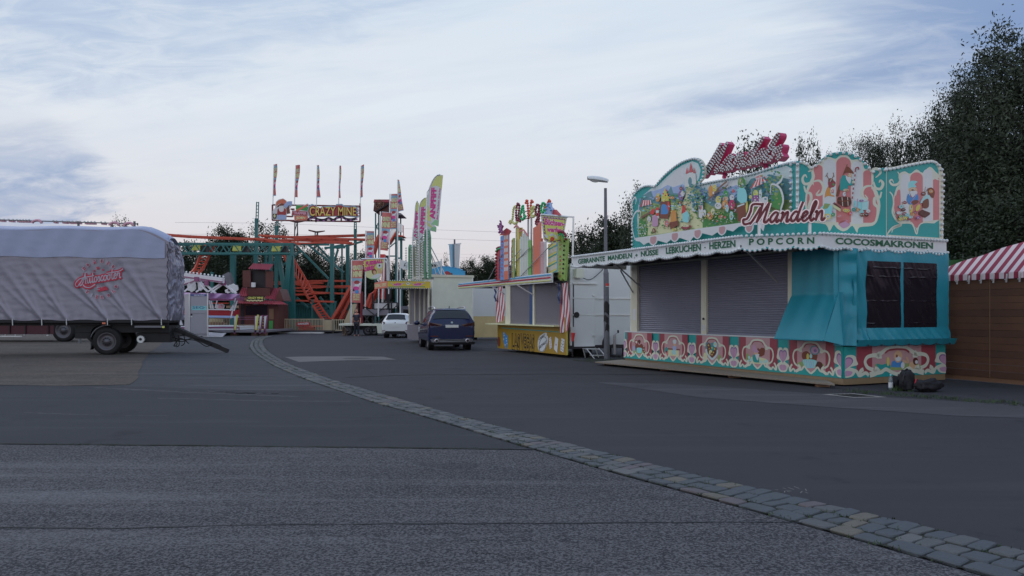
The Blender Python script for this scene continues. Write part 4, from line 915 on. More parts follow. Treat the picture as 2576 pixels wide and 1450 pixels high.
# ---- chrome word on the canopy corner
PK = Plane(K[1] - runs[1].n * .16, K[2] - K[1])
fq = quad(PK, V5(1160, 800), V6(372, 905), V6(395, 715), V5(1225, 628), 0)
mb = MB(); i_ = 0
strokes = []
for st in script('Mandeln'):
    q = spline([Vector(p_) for p_ in st], 6); pts_ = []
    for p_ in q: w3 = fq(p_[0], p_[1]); rel = w3 - PK.o; pts_.append(Vector((rel.dot(PK.d), w3.z)))
    strokes.append(pts_)
tailp = [Vector(PK.uz(*V5(*p_))) for p_ in ((1290, 640), (1200, 640), (1180, 700), (1150, 760), (1118, 770), (1125, 808), (1170, 800))]; strokes.append(spline(tailp, 5))
for i_, p_ in enumerate(strokes): ribbon(mb, p_, .095, lambda a, o: PK.P(a[0], a[1], .03 + i_ * .0015 + o), 'chrome', .09, 'chrome')
for i_, p_ in enumerate(strokes): ribbon(mb, p_, .045, lambda a, o: PK.P(a[0], a[1], .05 + i_ * .0015), 'maroon')
sg2 = mb.build('script_sign', stall)
for c_ in (V5(1250, 790), V6(222, 900)):
    mb = MB(); u_, z_ = PK.uz(*c_); mb.bar(PK.P(u_, ZFT - .05, 0), PK.P(u_, z_ + .05, 0), .05, .05, 'alu'); mb.build('sign_post', sg2)

# ---- turquoise tarpaulins
def tarp(name, fn, nu, nv, th=.01, mat='tarp_teal', parent=stall):
    mb = MB(); mb.grid(fn, nu, nv, mat); return mb.build(name, parent)
uA0, uA1 = U(2001), .02
def side_tarp(s, t_):
    # hangs from the canopy, folded out over the counter below mid height
    u_ = uA0 + (uA1 - .0 - uA0) * s; zt_ = 2.84; zm = PF.uz(2000, 744)[1] ; zb = PF.uz(2050, 856)[1] + .02
    w = mnoise.noise(Vector((s * 5, t_ * 2, 1))) * .03 + math.sin(s * 17 + t_ * 3) * .008
    if t_ < .5: f = t_ / .5; z = zt_ + (zm - zt_) * f; o_ = .10 + w
    else: f = (t_ - .5) / .5; z = zm + (zb - zm) * f; o_ = .10 + .42 * f ** .9 + w * (1 - f * .6); u_ += (0.10 * f * (1 - s))
    return PF.P(u_, z, o_)
awn = tarp('side_tarp', side_tarp, 40, 40)
mb = MB(); q = [side_tarp(i / 20, 1.0) for i in range(21)]
for a_, b_ in zip(q, q[1:]): mb.tube(a_, b_, .018, mat='tarp_teal', caps=False)
mb.add([side_tarp(0, .5), side_tarp(0, 1.0), PF.P(uA0 + .02, ZT + .05, .08)], [(0, 1, 2)], mat='tarp_teal'); mb.add([side_tarp(1, .48), side_tarp(1, 1.0), PF.P(.0, ZT - .08, .0) + FC.n * .25, PF.P(.0, ZT + 1.0, .0) + FC.n * .16], [(0, 1, 2, 3)], mat='tarp_teal'); mb.build('hem', awn)
ZW0, ZW1 = PE.uz(*V8(838, 850))[1], 2.82
wins = [[(817, 192), (1107, 203), (1117, 752), (838, 750)], [(1130, 203), (1405, 213), (1419, 754), (1140, 752)]]
zA, zB2 = 2.50, 1.30
vE = [PE.uz(*V8(x, 500))[0] for x in (745, 828, 1112, 1135, 1412, 1508)]
zwT = PE.uz(*V8(817, 196))[1]; zwB = PE.uz(*V8(838, 751))[1]
def wav(v_, z): return .10 + mnoise.noise(Vector((v_ * 3.5, z * 2.2, 5))) * .022 + mnoise.noise(Vector((v_ * 11 + z * 6, z * 3, 8))) * .010
mb = MB()
def patch(v0, v1, z0, z1, nu, nv, extra=None):
    def fn(s, t_):
        v_, z = v0 + (v1 - v0) * s, z0 + (z1 - z0) * t_
        o_ = wav(v_, z) + (extra(v_, z) if extra else 0); return PE.P(v_, z, o_)
    mb.grid(fn, nu, nv, 'tarp_teal')
lowf = lambda v_, z: max(0, (zwB - z)) * .32 + .035 * math.sin(v_ * 26 + z * 20) * max(0, min(1, (zwB - z) * 3))
corner_w = lambda v_, z: .06 * math.sin((v_ + z * .25) * 22) * max(0, 1 - abs(v_ - vE[0]) / .35)
patch(vE[0] - .12, vE[1], ZW0, ZW1, 14, 60, lambda v_, z: lowf(v_, z) + corner_w(v_, z)); patch(vE[1], vE[4], zwT, ZW1, 34, 10); patch(vE[1], vE[4], ZW0, zwB, 60, 22, lowf); patch(vE[2], vE[3], zwB, zwT, 2, 20); patch(vE[4], vE[5], ZW0, ZW1, 8, 50, lowf)
et = mb.build('end_tarp', stall)
for v0, v1 in ((vE[1], vE[2]), (vE[3], vE[4])):
    mb = MB(); mb.grid(lambda s, t_: PE.P(v0 + (v1 - v0) * s, zwB + (zwT - zwB) * t_, wav(v0 + (v1 - v0) * s, zwB + (zwT - zwB) * t_) - .002 + .002 * mnoise.noise(Vector((s * 2, t_ * 4, v0))) + sum(.013 * math.exp(-((t_ - c_ - .012 * mnoise.noise(Vector((s * 7, c_ * 9, v0)))) * 110) ** 2) * max(0, .5 + 1.3 * mnoise.noise(Vector((s * 6, c_ * 31, v0 + 4)))) for c_ in (.065, .40, .77, .90))), 60, 150, 'window_film')
    mb.build('window', et)
mb = MB()
for k in range(30):    # lower skirt, laced with hooks
    pass
sk0, sk1 = vE[0] - .14, vE[5] + .05
zS0 = PE.uz(*V8(745, 905))[1]
mb.grid(lambda s, t_: PE.P(sk0 + (sk1 - sk0) * s, ZW0 + .01 + (zS0 - ZW0) * t_, .27 - .06 * t_ + .006 * math.sin(s * 60)), 60, 4, 'tarp_teal')
sk = mb.build('skirt', et)
mb = MB(); prev = None
for k in range(7):
    x = PE.uz(*V8(785 + k * 112, 875))[0]; c_ = PE.P(x, ZW0 - .10, .275); mb.ball(c_, .022, 6, 4, 'dark_steel')
    if prev is not None: mid = (prev + c_) / 2 - Vector((0, 0, .03)); mb.path([prev, mid, c_], .006, 5, 'dark_steel')
    prev = c_
mb.build('lacing', sk)
# corner flap where the two tarps meet
mb = MB()
A0, A1 = PF.P(.10, 0, .16), PE.P(vE[0] - .04, 0, .14)
def flap(s, t_):
    b_ = A0.lerp(A1, s); z = 2.83 + (PE.uz(*V8(700, 895))[1] - 2.83) * t_; o_ = .03 * math.sin(s * 9 + t_ * 6) * t_ + .12 * t_ ** 2 + .04 * math.sin(t_ * 30) * (1 - t_) * s
    return b_ + Vector((0, 0, z)) + (FC.n * o_)
mb.grid(flap, 16, 50, 'tarp_teal'); mb.build('corner_flap', et)
# something faint behind the clear film: a shelf and a menu board
mb = MB()
mb.prism([PE.P(vE[1], 1.0, -.25), PE.P(vE[4], 1.0, -.25), PE.P(vE[4], 2.8, -.25), PE.P(vE[1], 2.8, -.25)], -PE.n * .03, 'maroon'); mb.build('inner_board', stall)

# ---- tread plate step in front
mb = MB(); s0 = G(*T2(2576, 1040)) ; a0, a1, a2, a3 = G(1497, 918.5), G(2104, 977), PF.P(.25, 0, .06), PF.P(U(1590), 0, .06)
st_ = [a0, a1, a2, a3]
st_ = [PF.P(U(1520) + .3, 0, .85), PF.P(.35, 0, .72), PF.P(.35, 0, .09), PF.P(LF + .1, 0, .09)]
st_[0] = G(1497, 919); st_[1] = G(2100, 979)
mb.prism([Vector((p_.x, p_.y, .10)) for p_ in st_], (0, 0, -.035), 'tread')
for i in range(4):
    a, b = st_[i], st_[(i + 1) % 4]
    if i == 0:
        n_ = 60
        for k in range(n_): p_ = a.lerp(b, (k + .5) / n_); mb.box((p_.x, p_.y, .085), (.04, .012, .02), mat='beige_base')
for t_ in (.03, .35, .66, .97):
    p_ = st_[0].lerp(st_[1], t_).lerp(st_[3].lerp(st_[2], t_), .3); mb.box((p_.x, p_.y, .033), (.25, .14, .064), mat='bark_paint')
mb.build('step_platform', label='long low chequer plate step lying along the front of the almond stall', cat='step')
# bottle and bags on the ground by the end panel
def gp(x, y): return G(*T6(x, y))
b0 = gp(1252, 1142); mb = MB()
root = empty('water_bottle', b0, 'clear plastic water bottle standing beside the black bags', 'bottle')
mb.lathe(b0, [(0, .0), (.036, .0), (.040, .02), (.040, .19), (.034, .23), (.016, .27), (.015, .29)], n=14, mat='bottle'); 
MATS['bottle'] = pmat('bottle', (.35, .42, .45), .08, var=0, alpha=.45, spec=1); mb.build('body', root)
mb = MB(); mb.lathe(b0, [(.0415, .05), (.0415, .15)], n=14, mat='white_paint'); mb.build('label_band', root)
mb = MB(); mb.lathe(b0, [(.017, .285), (.017, .31), (0, .31)], n=10, mat='sky_blue'); mb.build('cap', root)
paint('nylon_black', (20, 20, 26), rough=.75, var=.3, scale=6)
def lump(c_, sx, sy, sz, seed, rot, amp=.16):
    vs = []; n, k = 26, 14; ca, sa = math.cos(rot), math.sin(rot); mb_ = MB()
    def fn(s, t_):
        th, ph = s * 2 * math.pi, t_ * math.pi
        d = Vector((math.sin(ph) * math.cos(th), math.sin(ph) * math.sin(th), math.cos(ph)))
        q_ = 1 + amp * mnoise.noise(d * 2.2 + Vector((seed, 0, 0))) * 2 + amp * .5 * mnoise.noise(d * 5 + Vector((0, seed, 0)))
        d = Vector((math.copysign(abs(d.x) ** .7, d.x), math.copysign(abs(d.y) ** .7, d.y), math.copysign(abs(d.z) ** .8, d.z))) * q_
        x, y, z = d.x * sx, d.y * sy, max(-.98 * sz + .01, d.z * sz)
        return c_ + Vector((x * ca - y * sa, x * sa + y * ca, z + sz))
    mb_.grid(fn, n, k, 'nylon_black'); return mb_
b1 = gp(1470, 1155); root = empty('backpack', b1, 'black backpack standing upright against the painted end panel', 'backpack')
lump(b1, .15, .11, .20, 3.1, .5).build('body', root)
mb = MB(); mb.path(spline([b1 + Vector((-.08, -.08, .1)), b1 + Vector((-.13, -.12, .2)), b1 + Vector((-.09, -.09, .32)), b1 + Vector((-.02, -.04, .38))], 6), .012, 6, 'black_paint'); mb.path(spline([b1 + Vector((.03, 0, .38)), b1 + Vector((.0, -.02, .43)), b1 + Vector((-.05, 0, .38))], 5), .010, 6, 'black_paint'); mb.build('strap', root)
mb = MB(); mb.grid(lambda s, t_: b1 + Vector((-.06 + .14 * s, -.12 - .03 * math.sin(math.pi * s), .05 + .14 * t_)), 8, 5, 'nylon_black'); mb.build('pocket', root)
b2 = gp(1780, 1165); root = empty('sports_bag', b2, 'flat black bag with a bright red patch lying right of the backpack', 'bag')
lump(b2, .29, .13, .12, 7.7, .42, .2).build('body', root)
mb = MB(); mb.grid(lambda s, t_: gp(1575 + 60 * s, 1090) + Vector((0, -.0, .03 + .10 * t_ + .02 * math.sin(s * 3))), 6, 6, 'red_flap'); MATS['red_flap'] = paint('red_flap', (170, 22, 36)); mb.build('flap', root)
b3 = gp(1350, 1135); root = empty('black_jacket', b3, 'crumpled black jacket heaped between the bottle and the backpack', 'jacket')
lump(b3, .13, .10, .12, 12.3, .2, .3).build('cloth', root)
# ------------------------------------------------------------------ casino-style can-throwing stall
paint('vegas_yellow', (112, 92, 18), var=.15, scale=3); paint('vegas_wall', (142, 150, 168), var=.06); paint('lime', (96, 124, 62)); paint('vred', (122, 36, 44)); paint('vorange', (150, 76, 56)); paint('vyellow', (150, 140, 66))
paint('vblue', (56, 104, 160)); paint('vpale', (168, 196, 196)); paint('vgreen', (80, 126, 66)); paint('bulb_blue', (60, 120, 160), rough=.15, var=0); paint('bulb_red', (130, 24, 50), rough=.15, var=0)
paint('bulb_yellow', (160, 156, 100), rough=.15, var=0); paint('bulb_green', (30, 130, 84), rough=.15, var=0); paint('bulb_orange', (150, 50, 30), rough=.15, var=0); paint('bulb_violet', (96, 50, 96), rough=.15, var=0); paint('bulb_maroon', (90, 26, 44), rough=.15, var=0)
paint('white_wall', (150, 160, 184), var=.05, scale=1.2); paint('navy_paint', (30, 44, 80)); paint('stripe_white', (170, 165, 170)); paint('ink', (18, 16, 22), var=0); paint('banner_white', (196, 196, 206), var=.04)
paint('magenta', (146, 34, 104)); paint('lightning_yellow', (168, 150, 72))
paint('navy_blue', (22, 48, 88))
CV = G(1428, 901.5)
VF, VE = Plane(CV, DS), Plane(CV, DE)
vU = lambda x: VF.uz(x, 750)[0]; vz = lambda y, x=1430: VF.uz(x, y)[1]
LV = vU(1255)
veg = empty('can_throwing_stall', CV, 'colourful casino themed fairground stall with yellow counter front and skyline of painted towers', 'market stall')
def vbox(mb, u0, u1, v0, v1, z0, z1, mat): mb.hexa([CV + VF.d * a + VE.d * b + Vector((0, 0, z)) for z in (z0, z1) for a, b in ((u0, v0), (u1, v0), (u1, v1), (u0, v1))], mat)
ZTr = VE.uz(1440, 640)[1]
mb = MB(); vbox(mb, .05, LV - .05, .25, 2.5, .42, 3.02, 'white_wall'); vbox(mb, .0, .06, .10, 5.2, .42, 3.15, 'white_wall'); mb.build('wall', veg)
mb = MB(); vbox(mb, .07, LV - .05, .12, 2.52, 3.03, 3.14, 'white_post'); vbox(mb, 0, LV, .05, 2.5, .30, .415, 'dark_steel'); mb.build('frame', veg)
mb = MB()
for z_ in (VE.uz(1480, 752)[1], VE.uz(1480, 794)[1]): mb.prism([VE.P(.15, z_, .03), VE.P(5.1, z_, .03), VE.P(5.1, z_ + .035, .03), VE.P(.15, z_ + .035, .03)], -VE.n * .02, 'alu')
mb.build('rub_rail', veg)
# service door in the end wall
dv0, dv1 = [VE.uz(*D5(x, 800))[0] for x in (138, 388)]; dz0, dz1 = VE.uz(*D5(250, 1255))[1], VE.uz(*D5(250, 497))[1]
mb = MB(); mb.prism([VE.P(dv0, dz0, .02), VE.P(dv1, dz0, .02), VE.P(dv1, dz1, .02), VE.P(dv0, dz1, .02)], -VE.n * .015, 'white_wall'); door = mb.build('door', veg)
mb = MB()
for a, b, c_, d in ((dv0 - .03, dv0, dz0, dz1), (dv1, dv1 + .03, dz0, dz1)): mb.prism([VE.P(a, c_, .022), VE.P(b, c_, .022), VE.P(b, d, .022), VE.P(a, d, .022)], -VE.n * .02, 'dark_steel' if a < dv0 else 'alu')
mb.prism([VE.P(dv0 - .05, dz1 + .03, .07), VE.P(dv1 + .1, dz1 + .03, .07), VE.P(dv1 + .1, dz1 + .07, .07), VE.P(dv0 - .05, dz1 + .07, .07)], -VE.n * .07, 'alu'); mb.build('door_frame', door)
mb = MB(); c_ = [VE.uz(*D5(x, y)) for x, y in ((140, 842), (217, 890))]
mb.prism([VE.P(c_[0][0], c_[1][1], .03), VE.P(c_[1][0], c_[1][1], .03), VE.P(c_[1][0], c_[0][1], .03), VE.P(c_[0][0], c_[0][1], .03)], -VE.n * .01, 'alu'); q_ = VE.uz(*D5(168, 865)); mb.tube(VE.P(*q_, .02), VE.P(*q_, .045), .10, n=16, mat='black_paint'); mb.build('latch', door)
for y in (628, 1118):
    q_ = VE.uz(*D5(384, y)); mb = MB(); mb.prism([VE.P(q_[0] - .06, q_[1] - .02, .05), VE.P(q_[0] + .05, q_[1] - .02, .05), VE.P(q_[0] + .05, q_[1] + .02, .05), VE.P(q_[0] - .06, q_[1] + .02, .05)], -VE.n * .03, 'alu'); mb.build('hinge', door)
# junction box with cables, red power socket
q_ = VE.uz(*D5(178, 355)); mb = MB(); mb.box(VE.P(q_[0], q_[1], .12), (.28, .2, .30), (VE.d, VE.n, Vector((0, 0, 1))), 'cream_wall'); mb.path(spline([VE.P(q_[0] + .1, q_[1] - .12, .12), VE.P(q_[0] + .45, q_[1] - .2, .1), VE.P(q_[0] + .9, q_[1] + .1, .08), VE.P(q_[0] + 1.0, q_[1] + .25, .06)], 6), .014, 5, 'black_paint'); mb.build('floodlight', veg)
q_ = VE.uz(*D5(108, 1085)); mb = MB(); mb.box(VE.P(q_[0], q_[1] + .08, .06), (.16, .1, .22), (VE.d, VE.n, Vector((0, 0, 1))), 'alu'); mb.tube(VE.P(q_[0], q_[1], .14), VE.P(q_[0] - .02, q_[1] - .28, .12), .07, .035, mat='red_paint'); mb.path([VE.P(q_[0] - .02, q_[1] - .28, .12), VE.P(q_[0], .05, .1)], .02, 5, 'black_paint'); mb.build('power_socket', veg)
# drawbar with jockey crank under the end
mb = MB(); w_ = lambda x, y: VE.uz(*D5(x, y))
mb.bar(VE.P(1.6, .38, -.2), VE.P(2.6, .34, .9), .1, .12, 'dark_steel'); mb.bar(VE.P(3.6, .38, -.2), VE.P(2.7, .34, .9), .1, .12, 'dark_steel')
q_ = w_(620, 1250); mb.tube(VE.P(q_[0], .1, .12), VE.P(q_[0], w_(620, 1115)[1], .12), .05, mat='galv'); q2 = w_(620, 1110); mb.tube(VE.P(q2[0], q2[1], .12), VE.P(q2[0] + .14, q2[1] + .08, .12), .015, mat='galv'); mb.tube(VE.P(q2[0] + .14, q2[1] + .06, .12), VE.P(q2[0] + .14, q2[1] + .16, .12), .03, mat='rubber')
for v_ in (1.2, 2.0, 2.6, 3.3): mb.tube(VE.P(v_, .0, -.6), VE.P(v_, .4, -.6), .07, mat='dark_steel')
mb.path(spline([VE.P(*w_(482, 1270), .12), VE.P(*w_(480, 1200), .14), VE.P(*w_(500, 1140), .14), VE.P(*w_(522, 1108), .12)], 5), .045, 6, 'rubber')
mb.build('drawbar', veg)
for v_ in (.9, 3.0):
    c_ = VE.P(v_, .33, -.9); mb = MB(); mb.lathe(c_ - VE.d * .1, [(0, 0), (.2, 0), (.33, .02), (.33, .2), (.2, .22), (0, .22)], ax=VE.d, n=18, mat='rubber'); mb.build('wheel', veg)
# steps
st0 = G(*D5(340, 1412)); stp = empty('folding_steps', st0, 'small aluminium two-tread steps below the white trailer door', 'steps')
a_ = VE.uz(*D5(240, 1275)); b_ = VE.uz(*D5(390, 1275)); c_ = VE.uz(*D5(270, 1350)); d_ = VE.uz(*D5(432, 1350))
mb = MB(); mb.prism([VE.P(a_[0], a_[1], .05), VE.P(b_[0], b_[1], .05), VE.P(b_[0], b_[1], .32), VE.P(a_[0], a_[1], .32)], (0, 0, -.03), 'alu'); mb.build('tread', stp)
mb = MB(); mb.prism([VE.P(c_[0], c_[1], .36), VE.P(d_[0], d_[1], .36), VE.P(d_[0], d_[1], .62), VE.P(c_[0], c_[1], .62)], (0, 0, -.03), 'alu'); mb.build('tread', stp)
mb = MB()
for u_, w2 in ((a_[0], c_[0]), (b_[0], d_[0])): mb.bar(VE.P(u_, a_[1], .3), VE.P(w2, 0, .66), .025, .025, 'alu'); mb.bar(VE.P(u_, a_[1], .06), VE.P(w2, 0, .06), .025, .025, 'alu')
mb.build('frame', stp)
# yellow counter front
z0v, z1v = vz(901.5) + .10, vz(822)
mb = MB(); mb.prism([VF.P(-.02, z0v, .06), VF.P(LV, z0v, .06), VF.P(LV, z1v, .06), VF.P(.35, z1v, .06), VF.P(.30, vz(800), .06), VF.P(-.02, vz(798), .06)], -VF.n * .06, 'vegas_yellow', 'vyellow')
a = Art(mb, VF, D6, .0605, .0003)
a.poly('teal', (60, 775), (560, 812), (1180, 858), (1180, 872), (560, 830), (60, 790))
def cells(x0, x1, n): return [x0 + (x1 - x0) * (k + .5) / n for k in range(n)]
for w_t, xa, xb, yb0, yb1, yt0, yt1 in (('LAS', 262, 410, 1200, 1222, 885, 905), ('VEGAS', 432, 690, 1222, 1246, 890, 920)):
    text(mb, w_t, quad(VF, D6(xa - 6, yb0 + 8), D6(xb + 6, yb1 + 8), D6(xb + 6, yt1 - 6), D6(xa - 6, yt0 - 6), a.o + .001), 'ink', bold=.07)
    text(mb, w_t, quad(VF, D6(xa + 4, yb0 - 4), D6(xb - 4, yb1 - 4), D6(xb - 4, yt1 + 8), D6(xa + 4, yt0 + 8), a.o + .002), 'vegas_yellow', bold=.0)
a.o += .003
a.blob('blue_paint', [(90, 960), (85, 880), (110, 860), (135, 900), (175, 950), (180, 1080), (150, 1190), (120, 1130), (95, 1040)])
for x, y in ((105, 890), (100, 1000), (150, 985), (155, 1035), (130, 1110), (165, 1090), (110, 930)): a.oval('sky_paint', x, y, 9, 14)
a.oval('brown_paint', 8, 1050, 30, 95)
a.blob('banner_white', [(760, 1080), (790, 960), (880, 890), (935, 880), (940, 930), (960, 960), (950, 1080), (890, 1220), (820, 1250), (770, 1190)])
a.oval('ink', 860, 1100, 74, 152, .25); a.oval('banner_white', 860, 1100, 66, 142, .25)
text(mb, 'ROYALE', quad(VF, D6(790, 1200), D6(915, 1085), D6(935, 1020), D6(800, 1125), a.o + .002), 'ink', bold=.04); text(mb, 'CASINO', quad(VF, D6(782, 1030), D6(905, 930), D6(905, 890), D6(785, 985), a.o + .002), 'ink', bold=.03)
a.o += .002
for q in (((978, 990), (1022, 950), (1042, 1160), (995, 1200)), ((1105, 950), (1165, 1000), (1140, 1272), (1075, 1190)), ((1225, 980), (1288, 1010), (1262, 1262), (1200, 1222))): a.poly('banner_white', *q)
for x, y in ((998, 1000), (1016, 985), (992, 1050), (1016, 1040), (1004, 1080), (1020, 1075), (1003, 1130), (1025, 1120), (1006, 1165), (1028, 1150)): a.oval('vred', x, y, 5, 9, n=6)
a.oval('vred', 1120, 1110, 9, 18, n=8)
for x, y in ((1235, 1030), (1268, 1050), (1232, 1085), (1264, 1100), (1245, 1110), (1228, 1145), (1260, 1160), (1222, 1195), (1252, 1215)): a.oval('ink', x, y, 6, 11, n=6)
mb.build('counter_front', veg)
mb = MB(); zc = VF.uz(*D6(600, 740))[1]
mb.prism([VF.P(.32, zc, .35), VF.P(LV + .6, zc, .35), VF.P(LV + .6, zc, -.05), VF.P(.32, zc, -.05)], (0, 0, .04), 'path_tan'); mb.prism([VF.P(.34, z1v - .25, .03), VF.P(LV, z1v - .25, .03), VF.P(LV, zc - .005, .03), VF.P(.34, zc - .005, .03)], -VF.n * .04, 'mount_blue'); mb.build('counter', veg)
# shutters, posts
x_ = [1291, 1331, 1344, 1419]
zs1 = 2.75
shutter(vU(1332), vU(1284), zc + .04, zs1, VF, -.02, 50, veg, 'shutter_grey'); shutter(vU(1416), vU(1346), zc + .04, zs1, VF, -.02, 50, veg, 'shutter_grey')
for x0, x1, m_ in ((1341, 1333, 'navy_blue'), (1345, 1341, 'white_post'), (1284, 1276, 'white_post'), (1276, 1272, 'cream_wall')):
    mb = MB(); mb.prism([VF.P(vU(x0), zc + .04, .02), VF.P(vU(x1), zc + .04, .02), VF.P(vU(x1), zs1, .02), VF.P(vU(x0), zs1, .02)], -VF.n * .10, m_); mb.build('post', veg)
# striped curtains, each a wavy cloth
def curtain(xa, xb, z0, z1, ns, off):
    mb = MB(); ua, ub = vU(xa), vU(xb); n = ns * 2 + 1; rows = 16
    for k in range(n):
        def fn(s, t_, k=k):
            q = (k + s) / n; u_ = ua + (ub - ua) * q + .02 * math.sin(t_ * 9 + 1); return VF.P(u_, z0 + (z1 - z0) * t_ + (q - .5) * .1, off + .05 * math.sin(q * 9 + t_ * 5))
        mb.grid(fn, 1, rows, ('vred', 'stripe_white')[k % 2])
    mb.grid(lambda s, t_: VF.P(ua + (ub - ua) * (s * .28 - .1), z1 - (z1 - z0) * .42 * t_, off + .08 + .03 * math.sin(t_ * 12)), 3, 10, 'navy_paint')
    mb.build('curtain', veg)
curtain(1417, 1437, vz(836), vz(712), 5, .09); curtain(1255, 1272, vz(810, 1262), vz(722, 1262), 5, .09)
# canopy blade with three rows of coloured bulbs
zc0 = 2.62
q0 = at_z(1155.5, 726, zc0 + .05); q1 = at_z(1420, 690, zc0 + .33)
# the blade hangs 0.35 m proud of the front
kx = vU(1418)
KA, KB = q0.copy(), VF.P(kx, 0, .45); KA.z = KB.z = 0
VC = Plane(KB, KA - KB); Lc = (KA - KB).length
za0, za1 = VC.uz(1420, 708)[1], VC.uz(1420, 682)[1]; zb0, zb1 = VC.uz(1156, 728)[1], VC.uz(1156, 713)[1]
mb = MB(); mb.prism([VC.P(0, za0, 0), VC.P(Lc, zb0, 0), VC.P(Lc, zb1, 0), VC.P(0, za1, 0)], -VC.n * .05, 'lilac_cloud', 'stripe_white'); fas_ = mb.build('fascia', veg)
for r_, m_ in ((.80, 'bulb_blue'), (.5, 'bulb_red'), (.2, 'bulb_yellow')):
    mb = MB(); bulbs(mb, [VC.P(.05, za0 + (za1 - za0) * r_, .04), VC.P(Lc - .05, zb0 + (zb1 - zb0) * r_, .04)], .032, .125, m_, 6, 4, dirn=VC.n); mb.build('bulb_strip', fas_)
mb = MB(); mb.add([VC.P(0, za0 + .01, -.05), VC.P(Lc, zb0 + .01, -.05), VF.P(LV, za0 + .10, 0), VF.P(.2, za0 + .10, 0)], [(0, 1, 2, 3)], mat='shutter_grey'); mb.add([VC.P(0, za1 - .02, -.05), VC.P(Lc, zb1 - .02, -.05), VF.P(LV, za1 + .05, 0), VF.P(.2, za1 + .05, 0)], [(3, 2, 1, 0)], mat='dark_steel'); mb.build('canopy', veg)
for x0, y0, x1, y1 in ((655, 780, 705, 852), (905, 740, 925, 780), (445, 790, 480, 850)):
    c0, c1 = VF.uz(*V4(x0, y0)), VF.uz(*V4(x1, y1)); mb = MB(); mb.bar(VF.P(*c0, .40), VF.P(*c1, .03), .035, .035, 'galv'); mb.build('canopy_strut', veg)
# skyline of painted towers standing on the canopy line
mb = MB()
base_y = lambda X: 1240 - X * .092 + 10
lay = 0
def tower(x0, x1, yt0, yt1, face, side=None, sfrac=.0, roof=None, zb=None):
    global lay; lay += 1
    off = .05 + (lay % 3) * .05
    pts = [D4(x0, base_y(x0)), D4(x1, base_y(x1)), D4(x1, yt1), D4(x0, yt0)]
    mb.prism([VF.X(*p_, off) for p_ in pts], -VF.n * .035, face)
    if side: xs = x0 + (x1 - x0) * sfrac; mb.prism([VF.X(*p_, off + .004) for p_ in (D4(xs, base_y(xs)), D4(x1, base_y(x1)), D4(x1, yt1), D4(xs, yt0 + (yt1 - yt0) * sfrac))], -VF.n * .003, side)
    return off
o_ = tower(168, 250, 735, 715, 'vred'); text(mb, 'FREMONT', lambda a_, b_: VF.X(*D4(208 + 26 * (1 - b_) , 1200 - 350 * a_), o_ + .006), 'navy_paint', bold=.03)
o_ = tower(250, 378, 560, 520, 'vblue', 'vorange', .42)
for r_ in range(6):
    for k in range(3): x = 314 + k * 20; y = 550 + r_ * 96 - k * 4; mb.add([VF.X(*D4(x, y + 62), o_ + .008), VF.X(*D4(x + 14, y + 60), o_ + .008), VF.X(*D4(x + 14, y), o_ + .008), VF.X(*D4(x, y + 2), o_ + .008)], [(0, 1, 2, 3)], mat='vpale')
for k, ch in enumerate('MONTECARLO'): text(mb, ch, quad(VF, D4(264, 660 + k * 58), D4(292, 657 + k * 58), D4(292, 620 + k * 58), D4(264, 623 + k * 58), o_ + .006), 'vred', bold=.03)
mb.prism([VF.X(*D4(x, y), .16) for x, y in ((236, 545), (300, 470), (345, 435), (412, 478), (378, 535), (300, 545))], -VF.n * .04, 'vred')
tower(378, 405, 725, 715, 'vgreen'); o_ = tower(403, 437, 615, 590, 'vred')
for k, ch in enumerate('CASINO'): text(mb, ch, quad(VF, D4(411, 700 + k * 80), D4(430, 698 + k * 80), D4(430, 650 + k * 80), D4(411, 652 + k * 80), o_ + .006), 'stripe_white', bold=.03)
tower(437, 462, 590, 585, 'lime'); tower(462, 545, 425, 425, 'vyellow', 'vegas_yellow', .5); mb.prism([VF.X(*D4(x, y), .17) for x, y in ((458, 425), (498, 380), (548, 430), (545, 448), (498, 402), (462, 440))], -VF.n * .03, 'salmon')
o_ = tower(526, 676, 600, 600, 'vpale')
for k in range(5): x = 545 + k * 25; off = .12; hh = (560, 510, 470, 500, 545)[k]; mb.prism([VF.X(*D4(*p_), off) for p_ in ((x, base_y(x)), (x + 25, base_y(x)), (x + 25, hh + 20), (x, hh))], -VF.n * .02, 'vpale' if k % 2 else 'sky_paint'); mb.add([VF.X(*D4(*p_), off + .004) for p_ in ((x + 20, base_y(x)), (x + 24, base_y(x)), (x + 24, hh + 40), (x + 20, hh + 35))], [(0, 1, 2, 3)], mat='vyellow')
mb.prism([VF.X(*D4(x, y), .17) for x, y in ((540, 480), (610, 450), (680, 545), (676, 565), (608, 472), (540, 500))], -VF.n * .03, 'salmon')
tower(676, 722, 620, 618, 'vgreen'); tower(722, 760, 605, 598, 'lime', 'vgreen', .5); tower(705, 726, 700, 700, 'vpale')
tower(752, 870, 435, 360, 'vorange'); tower(785, 830, 360, 330, 'salmon'); tower(820, 872, 600, 590, 'vred', 'vorange', .3)
tower(862, 948, 640, 640, 'stripe_white')
for k in range(5): x = 868 + k * 16; mb.add([VF.X(*D4(*p_), .21) for p_ in ((x, base_y(x)), (x + 6, base_y(x)), (x + 6, 640), (x, 640))], [(0, 1, 2, 3)], mat='salmon')
o_ = tower(943, 1095, 680, 640, 'vyellow')
